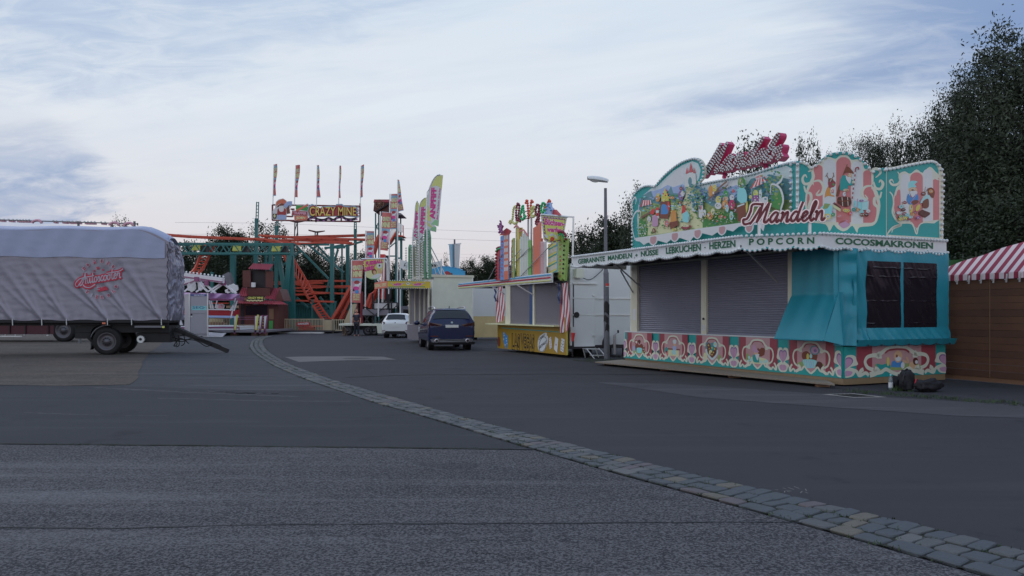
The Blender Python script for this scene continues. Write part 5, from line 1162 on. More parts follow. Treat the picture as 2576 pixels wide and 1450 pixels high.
for r_ in range(4):
    y = 770 + r_ * 130
    mb.add([VF.X(*D4(*p_), o_ + .006) for p_ in ((950, y - 20), (1080, y - 90), (1080, y - 70), (950, y + 4))], [(0, 1, 2, 3)], mat='teal')
    for k in range(7): x = 955 + k * 19; yy_ = y + 70 - k * 9; mb.add([VF.X(*D4(*p_), o_ + .006) for p_ in ((x, yy_), (x + 12, yy_ - 5), (x + 12, yy_ - 70), (x, yy_ - 66))], [(0, 1, 2, 3)], mat='vpale')
o_ = tower(1095, 1146, 640, 615, 'vblue')
for k, ch in enumerate('BELLAGIO'): text(mb, ch, quad(VF, D4(1108, 745 + k * 48), D4(1132, 742 + k * 48), D4(1132, 710 + k * 48), D4(1108, 713 + k * 48), o_ + .006), 'vyellow', bold=.03)
mb.build('painted_skyline', veg)
# green end pilaster reading THE MIRAGE with dark bulbs
mb = MB(); PMi = VF
mb.prism([VF.X(*D4(x, y), .20) for x, y in ((1146, 1190), (1150, 580), (1200, 545), (1300, 600), (1262, 1235), (1225, 1200), (1200, 1240), (1165, 1205))], -VF.n * .08, 'lime')
for k, ch in enumerate('THE MIRAGE'):
    if ch != ' ': y = 655 + k * 59; text(mb, ch, quad(VF, D4(1180, y), D4(1204, y - 3), D4(1204, y - 42), D4(1180, y - 38), .203), 'vred', bold=.02)
pil = mb.build('pilaster', veg)
mb = MB(); bulbs(mb, [VF.X(*D4(1262, 635), .22), VF.X(*D4(1240, 1120), .22)], .035, .15, 'ink', 6, 4, dirn=VF.n); mb.build('bulb_strip', pil)
mb = MB(); bulbs(mb, [VF.X(*D4(*p_), .24) for p_ in ((1160, 520), (1220, 490), (1262, 500), (1295, 560), (1292, 600))], .05, .10, 'bulb_maroon', 6, 4); bulbs(mb, [VF.X(*D4(*p_), .24) for p_ in ((1162, 548), (1215, 525), (1250, 540), (1270, 590))], .04, .09, 'bulb_green', 6, 4); mb.build('bulb_strip', pil)
mb = MB(); bulbs(mb, [VF.X(*D4(*p_), .12) for p_ in ((172, 1200), (172, 800), (190, 735), (250, 722))], .05, .13, 'bulb_maroon', 6, 4); bulbs(mb, [VF.X(*D4(*p_), .14) for p_ in ((186, 780), (210, 752), (250, 745))], .04, .09, 'bulb_green', 6, 4); mb.build('bulb_strip', veg)
# light-bulb word above the towers
PV = Plane(VF.P(0, 0, -.1), DS)
cols = ['bulb_yellow', 'bulb_maroon', 'bulb_green', 'bulb_orange', 'bulb_yellow', 'bulb_maroon', 'bulb_green', 'bulb_orange']
boxes = [(335, 470, 365, 100), (430, 515, 335, 60), (500, 580, 305, 90), (585, 690, 280, 5), (655, 735, 262, 100), (728, 815, 240, 78), (812, 905, 205, 50), (890, 1000, 190, 5)]
for ch, (xa, xb, yb, yt), m_ in zip('LasVegas', boxes, cols):
    stt, adv = SCR[ch]; tall = 1.0 if ch in 'LV' else (1.0 if ch == 's' else .5); mb = MB()
    if ch == 's': yt = (90, 5)[xa > 700]
    sc_ = 1 / (1.0 if ch in 'LV' else .5)
    for s_ in stt:
        q = spline([Vector(p_) for p_ in s_], 5); P3 = [PV.X(*D4(xa + (xb - xa) * p_.x / adv * .95, yb + (yt - yb) * p_.y * sc_), 0) for p_ in q]
        mb.path(P3, .022, 5, m_); bulbs(mb, P3, .052, .088, m_, 6, 4)
    mb.build('letter', veg, label='script letter of coloured bulbs')
mb = MB()
for x, y0, y1 in ((415, 640, 230), (640, 640, 180), (730, 640, 240), (972, 640, 150), (592, 560, 300)):
    c0, c1 = PV.uz(*D4(x, y0)), PV.uz(*D4(x, y1)); mb.tube(PV.P(c0[0], 3.0, -.08), PV.P(*c1, -.08), .035, mat='galv')
mb.path([PV.X(*D4(x, y), -.08) for x, y in ((400, 235), (510, 190), (640, 150), (800, 100), (960, 50))], .02, 5, 'galv'); mb.path([PV.X(*D4(x, y), -.08) for x, y in ((400, 345), (510, 300), (640, 265), (730, 240))], .02, 5, 'galv'); mb.build('sign_frame', veg)
# bulb star, blue figure-less arrow at the right
def star(pl, cx, cy, r_, conv, off, mat, mb, th=.06, ry=None):
    ry = ry or r_; pts = []
    for i in range(10):
        t_ = math.pi / 2 + i * math.pi / 5; q = 1 if i % 2 == 0 else .42; pts.append(pl.X(*conv(cx + r_ * q * math.cos(t_), cy - ry * q * math.sin(t_)), off))
    mb.prism(pts, -pl.n * th, mat); return pts
mb = MB(); pts = star(VF, 308, 435, 42, D4, .32, 'purple_paint', mb, ry=105); bulbs(mb, pts + pts[:1], .035, .11, 'bulb_violet', 6, 4, sock='purple_paint'); mb.build('star', veg)
mb = MB(); mb.prism([VF.X(*D4(x, y), .3) for x, y in ((1000, 220), (1020, 130), (1045, 60), (1062, 50), (1070, 110), (1105, 165), (1095, 240))], -VF.n * .1, 'mount_blue'); bulbs(mb, [VF.X(*D4(*p_), .33) for p_ in ((1010, 215), (1025, 130), (1055, 60), (1070, 110), (1095, 165))], .04, .12, 'bulb_blue', 6, 4)
mb.prism([VF.X(*D4(x, y), .26) for x, y in ((1100, 155), (1120, 155), (1200, 240), (1090, 235))], -VF.n * .1, 'vred'); mb.build('arrow', veg)
mb = MB()
for x0, y0, x1, y1, o1, o2 in ((0, 1245, 302, 820, .95, .2), (105, 1235, 585, 755, .8, .2), (150, 1225, 718, 735, .6, .2), (480, 1190, 1105, 650, .5, .24)):
    a0 = VC.X(*D4(x0, y0), 0); mb.tube(a0, VF.X(*D4(x1, y1), o2), .016, n=5, mat='galv')
mb.build('stay_cable', veg)
# cloth sign on its bracket
sc = VF.X(*D4(1010, 450), .6); root = empty('cloth_sign', Vector((sc.x, sc.y, 0)) + Vector((0, 0, sc.z)), 'yellow and white hanging cloth sign for can throwing, on a bracket at the stall corner', 'sign')
PN = Plane(VF.P(.2, 0, .75), DE); Q = lambda x, y: PN.uz(*D4(x, y))
mb = MB()
out = [(812, 222), (1218, 258), (1148, 625), (1090, 650), (1010, 672), (950, 660), (880, 630), (858, 610)]
mb.prism([PN.P(*Q(*p_), 0) for p_ in out], -PN.n * .01, 'banner_white'); a = Art(mb, PN, D4, .002, .0008)
inn_ = [(835, 252), (1194, 290), (1132, 610), (1080, 632), (1005, 650), (950, 640), (890, 615), (872, 600)]
a.poly('purple_paint', *inn_)
P_ = spline([Vector(p_) for p_ in inn_ + [inn_[0]]], 4)
for i in range(0, len(inn_)):
    p0, p1 = Vector(inn_[i]), Vector(inn_[(i + 1) % len(inn_)]); n = max(1, int((p1 - p0).length / 44))
    for k in range(n): s0 = p0.lerp(p1, (k + .1) / n); s1 = p0.lerp(p1, (k + .5) / n); a.line('lightning_yellow', .05, tuple(s0), tuple(s1), k=1)
a.poly('lightning_yellow', (858, 280), (1174, 312), (1115, 600), (1065, 615), (1000, 632), (950, 622), (905, 600), (888, 590))
for dx_, m_, bd_ in ((0, 'banner_white', .10), (0, 'magenta', .045)):
    a.o += .001
    text(mb, 'Büchsen-', quad(PN, D4(866, 385), D4(1168, 412), D4(1172, 328), D4(862, 282), a.o), m_, bold=bd_, shear=.15); text(mb, 'werfen', quad(PN, D4(905, 490), D4(1118, 505), D4(1124, 425), D4(900, 410), a.o), m_, bold=bd_, shear=.15)
for x, y, ang in ((890, 555, .9), (970, 535, -.3), (1035, 565, 1.1), (1095, 535, -.2)): a.oval('banner_white', x, y, 36, 20, ang); a.oval('lilac_cloud', x + 20 * math.cos(ang), y + 20 * math.sin(ang), 12, 17, ang)
a.oval('bulb_orange', 982, 598, 32, 32); mb.build('cloth', root)
mb = MB(); mb.tube(PN.P(*Q(812, 226), .01), PN.P(*Q(1218, 262), .01), .035, mat='alu'); mb.bar(PN.P(*Q(1218, 260), 0), PN.P(*Q(1316, 264), 0), .05, .05, 'alu'); qq = Q(1312, 264); mb.bar(PN.P(qq[0], qq[1] + .02, 0), PN.P(qq[0] - .05, 2.6, 0), .06, .06, 'alu'); mb.build('bracket', root)

# ------------------------------------------------------------------ street lamp
pb = G(1527, 905); pl_ = Plane(pb, (1, 0)); root = empty('street_lamp', pb, 'tall grey street lamp with a red band and peeling black sticker, between the stalls', 'street lamp')
paint('pole_grey', (70, 74, 84), rough=.5, metal=.2, var=.3, scale=6); paint('lamp_head', (165, 172, 184), rough=.3); paint('lamp_glass', (190, 196, 204), rough=.1, var=0)
Zt = pl_.uz(1524, 474)[1]; Zm = pl_.uz(1524, 690)[1]; r_ = 7.2 / FOC * pb.y
mb = MB(); mb.tube(pb, pb + Vector((-.03, 0, Zm)), r_ * 1.05, r_ * .92, 16, 'pole_grey'); mb.tube(pb + Vector((-.03, 0, Zm)), pb + Vector((-.04, 0, Zm + .15)), r_ * 1.0, r_ * .66, 16, 'pole_grey'); mb.tube(pb + Vector((-.04, 0, Zm + .15)), pb + Vector((-.05, 0, Zt)), r_ * .66, r_ * .5, 16, 'pole_grey'); mb.build('pole', root)
mb = MB(); z_ = pl_.uz(1524, 720)[1]; mb.lathe(pb + Vector((-.02, 0, z_)), [(r_ * .97, 0), (r_ * .97, .08)], n=16, mat='red_paint'); mb.lathe(pb + Vector((-.02, 0, z_ - .02)), [(r_ * .965, 0), (r_ * .965, .018)], n=16, mat='white_paint'); mb.build('red_band', root)
mb = MB()
for zy0, zy1, a0_, a1_ in ((790, 762, 200, 330), (812, 796, 180, 300), (835, 818, 230, 340)):
    z0, z1 = pl_.uz(1524, zy0)[1], pl_.uz(1524, zy1)[1]
    mb.grid(lambda s, t_: pb + Vector((-.015 + r_ * 1.03 * math.cos(R(a0_ + (a1_ - a0_) * s + t_ * 14)), r_ * 1.03 * math.sin(R(a0_ + (a1_ - a0_) * s + t_ * 14)), z0 + (z1 - z0) * t_ + .05 * math.sin(s * 5))), 10, 3, 'ink')
mb.build('sticker', root)
h0 = pl_.X(1530, 468); h1 = pl_.X(1478, 455); mb = MB()
def head(s, t_):
    x = h1.x + (h0.x - h1.x) * s; w = .17 * math.sin(math.pi * min(.97, .12 + s * .75)) ** .6 + .02; z = h1.z + (h0.z - h1.z) * s * .6 + .05
    ph = math.pi * t_; return Vector((x, pb.y + w * math.cos(ph), z + .14 * math.sin(ph) * math.sin(math.pi * min(.95, .15 + s * .7)) ** .5))
mb.grid(head, 14, 10, 'lamp_head'); hd = mb.build('lamp_head', root)
mb = MB(); mb.grid(lambda s, t_: Vector((h1.x + .06 + (h0.x - h1.x) * s * .62, pb.y + .13 * math.cos(math.pi * t_), h1.z + .05 - .11 * math.sin(math.pi * t_) * math.sin(math.pi * min(1, s + .02)) ** .6)), 10, 8, 'lamp_glass'); mb.build('lens', hd)

# ------------------------------------------------------------------ wooden hut with striped canvas roof on the right
paint('hut_wood', (62, 42, 31), var=.3, scale=3, rough=.75); paint('hut_wood_dark', (55, 37, 28), var=.3, scale=3, rough=.75); paint('canvas_red', (94, 24, 46), rough=.7); paint('canvas_white', (138, 134, 144), rough=.7); paint('green_roof', (24, 66, 30))
A0 = Vector((9.85, 17.45, 0)); A1 = Vector((10.72, 15.2, 0)); PH = Plane(A0, A1 - A0); LH = (A1 - A0).length + 6
hut = empty('wooden_hut', A0, 'brown plank hut with red and white striped canvas roof beside the almond stall', 'hut')
zh = 2.30; npl = 15; mb = MB()
for k in range(npl):
    z0 = .12 + (zh - .12) * k / npl; z1 = .12 + (zh - .12) * (k + 1) / npl - .006; mb.prism([PH.P(-.3, z0, .0 + (k % 2) * .002), PH.P(LH, z0, (k % 2) * .002), PH.P(LH, z1, (k % 2) * .002), PH.P(-.3, z1, (k % 2) * .002)], -PH.n * .03, ('hut_wood', 'hut_wood_dark')[(k * 7) % 3 == 0])
mb.build('plank_wall', hut)
mb = MB()
for u_ in (1.02, 3.1): mb.prism([PH.P(u_, .1, .006), PH.P(u_ + .012, .1, .006), PH.P(u_ + .012, zh, .006), PH.P(u_, zh, .006)], -PH.n * .01, 'bark_paint')
mb.prism([PH.P(-.3, .02, -.02), PH.P(LH, .02, -.02), PH.P(LH, .12, -.02), PH.P(-.3, .12, -.02)], -PH.n * .05, 'bark_paint'); mb.build('sill', hut)
mb = MB(); sw = .105; n = int((LH + .3) / sw)
rA, rB = PH.uz(2376, 671), PH.uz(2576, 611)
def roof_pt(u_, t_):
    rise = max(0.0, (.18 + (u_ + .3) * .335)); rise = min(rise, 1.7)
    return PH.P(u_, zh + .04 + rise * t_, .05 - 1.1 * rise * t_) + Vector((0, 0, .01 * math.sin(u_ * 9)))
for k in range(n):
    u0 = -.3 + k * sw; m_ = ('canvas_red', 'canvas_white')[k % 2]
    mb.grid(lambda s, t_: roof_pt(u0 + sw * s, t_), 2, 8, m_)
    mb.grid(lambda s, t_: PH.P(u0 + sw * s, zh + .05 - .13 * t_, .055 + .006 * math.sin((u0 + sw * s) * 30)), 2, 3, m_)
mb.build('canvas_roof', hut)
mb = MB()
for k in range(16): u_ = .02 + k * .285; mb.bar(PH.P(u_, zh - .16, .075), PH.P(u_ + .015, zh + .02, .075), .025, .02, 'alu'); mb.bar(PH.P(u_, zh - .10, .075), PH.P(u_, zh - .10, .12), .02, .02, 'alu')
mb.build('roof_clip', hut)
g0 = W(2376, 655, 26); mb = MB()
mb.prism([W(2340, 676, 26), W(2560, 676, 26), W(2560, 648, 26), W(2460, 652, 26), W(2376, 655, 26), W(2340, 656, 26)], (0, 4, -.3), 'green_roof'); gb = MB()
root = empty('green_roofed_booth', Vector((W(2450, 700, 27).x, 28, 0)), 'dark green roof of a booth showing between the almond stall and the striped roof', 'booth')
mb.build('roof', root); x0, x1 = W(2345, 700, 26).x, W(2560, 700, 26).x; z_ = W(0, 678, 26).z; gb.box(((x0 + x1) / 2, 28.1, z_ / 2), (x1 - x0, 3.8, z_ - .02), mat='hut_wood_dark'); gb.build('wall', root)
# ------------------------------------------------------------------ football stall with its flags
paint('rock_moss', (84, 92, 78), var=.5, scale=5); paint('bulb_grey', (150, 156, 156), rough=.2, var=0); paint('fgreen', (60, 104, 84)); paint('fyellow', (170, 130, 24)); paint('flag_lime', (176, 184, 90)); paint('flag_white', (196, 204, 196), var=.04); paint('flag_green', (100, 144, 112))
paint('arch_blue', (30, 116, 196)); paint('flag_sky', (100, 136, 184)); paint('coaster_teal', (24, 76, 80), rough=.4, var=.15); paint('coaster_orange', (132, 50, 34), rough=.4, var=.12); paint('orange_dark', (140, 44, 26), rough=.45)
paint('corr_red', (104, 36, 50)); paint('hut_brown', (60, 30, 28), var=.25, scale=3); paint('flag_red', (138, 76, 78)); paint('flag_blue', (92, 122, 146)); paint('flag_pink', (170, 110, 130)); paint('flag_tan', (172, 150, 116)); paint('fence_cream', (120, 114, 98)); paint('sign_red', (110, 36, 38)); paint('container_teal', (20, 70, 74), var=.2)
CA = W(1080, 788, 37.8); CA.z = 0
FA, EA = Plane(CA, DS), Plane(CA, DE)
fst = empty('football_stall', CA, 'football game stall with yellow fascia, grey bulb-lined ornamental top and closed grey shutters', 'market stall')
def wbox(mb, pf, pe, c0, u0, u1, v0, v1, z0, z1, mat): mb.hexa([c0 + pf.d * a + pe.d * b + Vector((0, 0, z)) for z in (z0, z1) for a, b in ((u0, v0), (u1, v0), (u1, v1), (u0, v1))], mat)
aU = lambda x: FA.uz(x, 750)[0]
zAt = EA.uz(1084, 691)[1]; vA = EA.uz(1190, 750)[0]
mb = MB(); wbox(mb, FA, EA, CA, .0, aU(1029), .12, vA, .35, zAt - .12, 'cream_wall'); mb.build('wall', fst)
mb = MB(); wbox(mb, FA, EA, CA, -.05, aU(1029), .05, vA + .04, zAt - .118, zAt, 'white_post')
for v_ in (.02, vA * .93): mb.prism([EA.P(v_ + .1, .4, .03), EA.P(v_ + .16, .4, .03), EA.P(v_ + .16, zAt - .12, .03), EA.P(v_ + .1, zAt - .12, .03)], -EA.n * .03, 'alu')
wbox(mb, FA, EA, CA, .1, aU(1029) - .1, .3, vA - .1, .05, .345, 'dark_steel'); mb.build('frame', fst)
zl = FA.uz(1050, 817)[1]; zh_ = FA.uz(1050, 742)[1] + .3
for x0, x1 in ((1046, 1034), (1058, 1048), (1069, 1060), (1079, 1071)): shutter(aU(x1), aU(x0), zl, zh_, FA, .02, 44, fst, 'shutter_grey')
for x0 in (1033, 1047, 1059, 1070, 1080):
    mb = MB(); mb.prism([FA.P(aU(x0), zl, .07), FA.P(aU(x0 - 1.6), zl, .07), FA.P(aU(x0 - 1.6), zh_, .07), FA.P(aU(x0), zh_, .07)], -FA.n * .08, 'white_post'); mb.build('post', fst)
mb = MB(); mb.prism([FA.P(0, .12, .10), FA.P(aU(1029), .12, .10), FA.P(aU(1029), zl - .02, .10), FA.P(0, zl - .02, .10)], -FA.n * .1, 'shutter_grey'); mb.build('counter', fst)
e0 = EA.uz(*D2(830, 430)); e1 = EA.uz(1083, 707); zf0 = EA.uz(*D2(830, 540))[1]; EAf = Plane(EA.P(0, 0, .35), DE)
cr = EAf.uz(975.5, 715)[0]; cl = EAf.uz(1083, 715)[0]; zt0, zt1 = EAf.uz(975.5, 707)[1], EAf.uz(975.5, 724)[1]
mb = MB(); mb.prism([EAf.P(cr, zt1, 0), EAf.P(cl, zt1, 0), EAf.P(cl, zt0, 0), EAf.P(cr, zt0, 0)], -EAf.n * .05, 'fyellow', 'fgreen'); a = Art(mb, EAf, D2, .002, .001)
for y0, y1 in ((425, 438), (527, 540)): a.poly('fgreen', (830, y0), (1450, y0 - 4), (1450, y1 - 4), (830, y1))
for cx_ in (990, 1325): a.blob('flag_pink', [(cx_ - 100, 470), (cx_ - 40, 490), (cx_, 455), (cx_ + 40, 485), (cx_ + 100, 465), (cx_ + 50, 512), (cx_ - 50, 514)]); text(mb, 'ANPFIFF', quad(EAf, D2(cx_ - 62, 508), D2(cx_ + 66, 504), D2(cx_ + 60, 470), D2(cx_ - 56, 474), a.o + .002), 'magenta', bold=.05)
a.o += .003
for x in (893, 1098, 1228, 1430): star(EAf, x, 470, 17, D2, a.o + .004, 'mount_blue', mb, .004, ry=17)
a.oval('banner_white', 1167, 478, 27, 26); a.oval('ink', 1167, 478, 8, 8); a.oval('ink', 1152, 462, 5, 5); a.oval('ink', 1184, 466, 5, 5)
f1 = mb.build('fascia', fst)
co = EAf.P(cr, 0, 0); FAo = Plane(co, DS); lo_ = FAo.uz(942, 735)[0]
mb = MB(); zo = FAo.uz(942, 730)[1]; mb.prism([FAo.P(.02, zt1, 0), FAo.P(lo_, zt1, 0), FAo.P(lo_, zt0, 0), FAo.P(.02, zt0, 0)], -FAo.n * .05, 'vorange', 'fgreen'); text(mb, 'FUSSBALL DERBY', lambda p, q: FAo.P(lo_ * (1 - p) * .9 + .2, zt1 + .08 + (zt0 - zt1 - .16) * q, .004), 'flag_tan', bold=.03); mb.build('fascia', fst)
mb = MB(); mb.prism([EAf.P(cr + .04, zt1 + .04, -.05), EAf.P(cl, zt1 + .04, -.05), FA.P(aU(1029), zt1 + .04, -.05), FAo.P(lo_, zt1 + .04, -.05)], (0, 0, .10), 'shutter_grey'); mb.build('canopy', fst)
for r_ in (zt0 + .02, zt1 - .02):
    mb = MB(); bulbs(mb, [EAf.P(cr, r_, .03), EAf.P(cl, r_, .03)], .028, .11, 'bulb_white', 5, 4); mb.build('bulb_strip', f1)
# ornamental top
mb = MB(); X3 = lambda x, y, o=0.: FA.X(*V3(x, y), o)
mb.prism([X3(*p_, -.1) for p_ in ((352, 905), (356, 690), (372, 640), (384, 660), (396, 640), (404, 560), (418, 500), (432, 500), (440, 600), (470, 620), (478, 640), (520, 890), (520, 905))], -FA.n * .1, 'rock_moss', 'shutter_grey')
mb.prism([X3(*p_, .05) for p_ in [(484, 900), (482, 640), (486, 560), (496, 525), (505, 518), (514, 530), (521, 580), (522, 900), (513, 900), (512, 600), (504, 545), (495, 560), (492, 640), (493, 900)]], -FA.n * .12, 'fgreen')
mb.prism([X3(*p_, .05) for p_ in [(360, 905), (360, 660), (368, 636), (377, 660), (378, 905), (372, 905), (371, 670), (368, 660), (366, 670), (366, 905)]], -FA.n * .12, 'fgreen'); orn = mb.build('ornament', fst)
for pts in ([(350, 665), (349, 905)], [(400, 905), (402, 600), (412, 500), (425, 480)], [(425, 480), (432, 560), (428, 640), (430, 760), (434, 905)], [(442, 905), (440, 620)], [(415, 640), (408, 560), (420, 520), (428, 600)], [(470, 905), (472, 640), (460, 612)], [(385, 905), (392, 700), (402, 640)], [(483, 890), (482, 640), (492, 545), (505, 520), (518, 560), (520, 890)], [(455, 905), (452, 700), (448, 640)]):
    mb = MB(); bulbs(mb, [X3(*p_, .10) for p_ in spline(pts, 4)], .05, .125, 'bulb_grey', 5, 4); mb.build('bulb_strip', orn)
mb = MB()
for x0, y0, x1, y1 in ((524, 645, 690, 880), (524, 700, 615, 880), (524, 745, 580, 880), (524, 800, 545, 850), (524, 695, 650, 875)): mb.tube(EA.X(*V3(x0, y0)), EA.X(*V3(x1, y1), -.8), .025, n=5, mat='alu')
mb.build('stay_rod', fst)
# feather flags
def feather(pts, texts, Y, label, pole):
    pl = Plane((0, Y), (1, .0)); c_ = pl.X(*V3(*pole[0])); root = empty('feather_flag', Vector((c_.x, c_.y, c_.z)), label, 'flag', 'tall feather flags behind the football stall'); mb = MB()
    q = [V3(*p_) for p_ in pts]; P3 = [pl.X(*p_, .12 * math.sin(p_[1] * .11 + p_[0] * .2)) for p_ in q]
    mb.prism([pl.X(*p_, 0) for p_ in q], -pl.n * .02, 'flag_white'); a = Art(mb, pl, V3, .002, .002)
    n = len(pts); cx_ = sum(p_[0] for p_ in pts) / n; top = min(pts, key=lambda p_: p_[1]); bot = max(pts, key=lambda p_: p_[1]); return root, mb, a, pl
f_defs = [
 ([(498, 290), (512, 215), (540, 145), (570, 105), (600, 95), (623, 100), (608, 260), (588, 497), (540, 480), (485, 450)], [[(545, 150), (575, 108), (622, 100), (612, 215), (596, 190), (570, 180), (530, 190)], [(486, 445), (492, 360), (510, 330), (525, 400), (530, 460), (508, 452)]], [[(530, 478), (586, 495), (590, 450), (560, 445)]], ('ANPFIFF', (560, 440), (574, 195), (532, 195), (518, 440)), ('das Franken Derby', (586, 445), (606, 197), (592, 197), (570, 445)), 37.5, 'tallest lime and white feather flag with magenta lettering behind the football stall', (500, 560)),
 ([(438, 600), (434, 400), (440, 340), (455, 300), (480, 275), (506, 268), (500, 400), (500, 455), (560, 490), (572, 500), (570, 540), (500, 525), (470, 560)], [[(442, 345), (455, 302), (482, 276), (505, 270), (498, 330), (470, 345)], [(480, 470), (500, 458), (560, 520), (520, 500)]], [[(540, 500), (571, 502), (569, 538), (520, 520)]], ('ANPFIFF', (475, 560), (488, 345), (455, 345), (440, 560)), None, 38.6, 'middle feather flag, partly hidden behind the tallest one', (440, 620)),
 ([(388, 605), (398, 500), (405, 400), (411, 330), (424, 298), (436, 318), (434, 480), (432, 600)], [[(408, 380), (412, 330), (424, 300), (435, 320), (433, 400)]], [], ('ANPFIFF', (424, 590), (430, 375), (410, 375), (396, 590)), None, 39.4, 'narrowest feather flag, nearest to the striped mine ride banners', (392, 620))]
for pts, limes, greens, t1, t2, Y, label, pole in f_defs:
    root, mb, a, pl = feather(pts, None, Y, label, [pole])
    for l_ in limes: a.poly('flag_lime', *l_)
    for l_ in greens: a.poly('flag_green', *l_)
    for t_ in (t1, t2):
        if t_: a.o += .002; text(mb, t_[0], quad(pl, *[V3(*p_) for p_ in t_[1:]], a.o), 'magenta', bold=.06 if t_ is t1 else .02)
    mb.build('cloth', root); mb = MB(); L_ = sorted(pts[:5], key=lambda p_: -p_[1]); mb.path([pl.X(*V3(*p_)) for p_ in spline([Vector((pole[0], pole[1] + 290))] + [Vector(p_) for p_ in L_], 3)], .03, 6, 'alu'); mb.build('pole', root)
# cloth sign of the derby with bracket
def simple_sign_plane(Y, d=(1, 0)): return Plane((0, Y), d)
pl = simple_sign_plane(40.5); c_ = pl.X(*D2(790, 430)); root = empty('cloth_sign', Vector((c_.x, c_.y, c_.z)), 'yellow cloth sign with magenta words and a football, hanging before the mine ride', 'sign')
mb = MB(); mb.prism([pl.X(*D2(*p_)) for p_ in ((425, 65), (765, 72), (745, 240), (715, 372), (655, 402), (590, 405), (480, 372), (460, 250))], -pl.n * .01, 'flag_lime'); a = Art(mb, pl, D2, .002, .002)
a.poly('lightning_yellow', (435, 72), (755, 80), (738, 230), (440, 250)); a.blob('flag_tan', [(470, 260), (560, 250), (600, 330), (560, 385), (490, 360)]); a.blob('brown_paint', [(565, 260), (600, 228), (640, 250), (650, 300), (620, 330), (575, 310)]); a.blob('skin_paint', [(590, 270), (625, 262), (645, 300), (625, 330), (600, 318)]); a.blob('skin_paint', [(640, 250), (690, 230), (725, 260), (720, 330), (690, 340), (670, 270)]); a.blob('banner_white', [(580, 350), (620, 330), (690, 310), (725, 320), (700, 370), (640, 395), (560, 385)]); a.oval('banner_white', 695, 180, 46, 48); a.poly('ink', (682, 172), (698, 160), (712, 174), (706, 194), (686, 194)); a.blob('flag_green', [(500, 380), (600, 396), (700, 375), (650, 402), (560, 406)])
for w_t, bl, br, tr, tl in (('DAS', (418, 110), (482, 90), (482, 68), (418, 85)), ('FUSSBALL', (468, 190), (755, 130), (755, 72), (462, 110)), ('DERBY', (450, 280), (632, 235), (628, 165), (444, 208))): a.o += .002; text(mb, w_t, quad(pl, *[D2(*p_) for p_ in (bl, br, tr, tl)], a.o), 'magenta', bold=.07, shear=.1)
mb.build('cloth', root); mb = MB(); P_ = lambda x, y: pl.X(*D2(x, y), -.03); mb.path([P_(395, 70), P_(822, 64), P_(824, 425)], .05, 6, 'alu'); mb.tube(P_(765, 70), P_(820, 150), .04, n=5, mat='alu'); mb.tube(P_(775, 100), P_(745, 790), .06, n=6, mat='alu'); mb.build('bracket', root)

# white and cream container beyond, blue arched booth, hanging flag, lettered cloth
CB = W(1190, 788, 42.5); CB.z = 0; EB = Plane(CB, (1, .12)); zB = EB.uz(1230, 726)[1]; vB = EB.uz(1262, 750)[0]
root = empty('box_trailer', CB, 'plain white box trailer with a cream tarpaulin skirt, between the two game stalls', 'trailer'); mb = MB()
mb.hexa([EB.P(a, z, o) for z in (EB.uz(1230, 797)[1], zB) for a, o in ((-.9, 0), (vB + 2, 0), (vB + 2, -2.4), (-.9, -2.4))], 'white_wall'); mb.prism([EB.P(vB * .0 + .02, .5, .02), EB.P(.06, .5, .02), EB.P(.06, zB, .02), EB.P(.02, zB, .02)], -EB.n * .02, 'alu'); mb.build('body', root)
mb = MB(); zz0, zz1 = .16, EB.uz(1230, 796)[1]; mb.grid(lambda s, t_: EB.P(-.8 + (vB + 2.6) * s, zz0 + (zz1 - zz0) * t_, .05 + .03 * mnoise.noise(Vector((s * 9, t_ * 2, 3)))), 40, 6, 'tan_tarp'); MATS['tan_tarp'] = paint('tan_tarp', (140, 130, 96), var=.15); mb.build('skirt', root)
mb = MB(); [mb.lathe(EB.P(a, .3, -1.2), [(0, -.1), (.3, -.1), (.3, .1), (0, .1)], ax=EB.d, n=14, mat='rubber') for a in (.2,)]; mb.build('wheel', root)
pl = simple_sign_plane(52); root = empty('arched_booth', Vector((pl.X(1110, 700).x, 52, 0)), 'bright blue arched top of a booth with reddish pictures, above the cream stall wall', 'booth')
mb = MB(); pts = [V3(*p_) for p_ in ((515, 890), (515, 812), (590, 804), (660, 806), (720, 815), (765, 828), (792, 846), (792, 890))]; mb.prism([pl.X(*p_) for p_ in pts], Vector((0, .4, 0)), 'arch_blue'); a = Art(mb, pl, V3, .003, .003)
a.blob('brown_paint', [(625, 880), (635, 850), (655, 842), (680, 855), (690, 880)]); a.blob('vred', [(628, 862), (650, 842), (672, 850), (660, 870)]); a.oval('salmon', 570, 865, 9, 14); a.oval('salmon', 605, 868, 12, 10); a.oval('brown_paint', 690, 868, 6, 14)
mb.build('sign_board', root); x0, x1 = pl.X(1077, 700).x, pl.X(1168, 700).x; mb = MB(); mb.box(((x0 + x1) / 2, 53.6, pl.X(1100, 702).z / 2), (x1 - x0, 2.4, pl.X(1100, 702).z), mat='mount_blue'); mb.build('wall', root)
mb = MB(); bulbs(mb, [pl.X(*p_, .05) for p_ in spline([Vector(q) for q in pts[1:7]], 3)], .05, .22, 'bulb_blue', 5, 4); mb.build('bulb_strip', root)
pl = simple_sign_plane(60); c_ = pl.X(*V3(712, 900)); root = empty('hanging_flag', Vector((c_.x, 60, 0)), 'tall half blue, half white flag hanging from a crossbar over the blue booth', 'flag')
mb = MB()
for x0, x1, b0, b1, m_ in ((668, 712, 808, 816, 'flag_sky'), (712, 757, 816, 822, 'banner_white')):
    mb.grid(lambda s, t_: pl.X(*V3((x0 + (x1 - x0) * s) * (1 - t_) + (680 + (x0 - 668) * .76 + ((x1 - x0) * .76) * s) * t_, 634 + (b0 + (b1 - b0) * s - 634) * t_), .12 * math.sin(s * 5 + (x0 > 700) * 2)), 8, 6, m_)
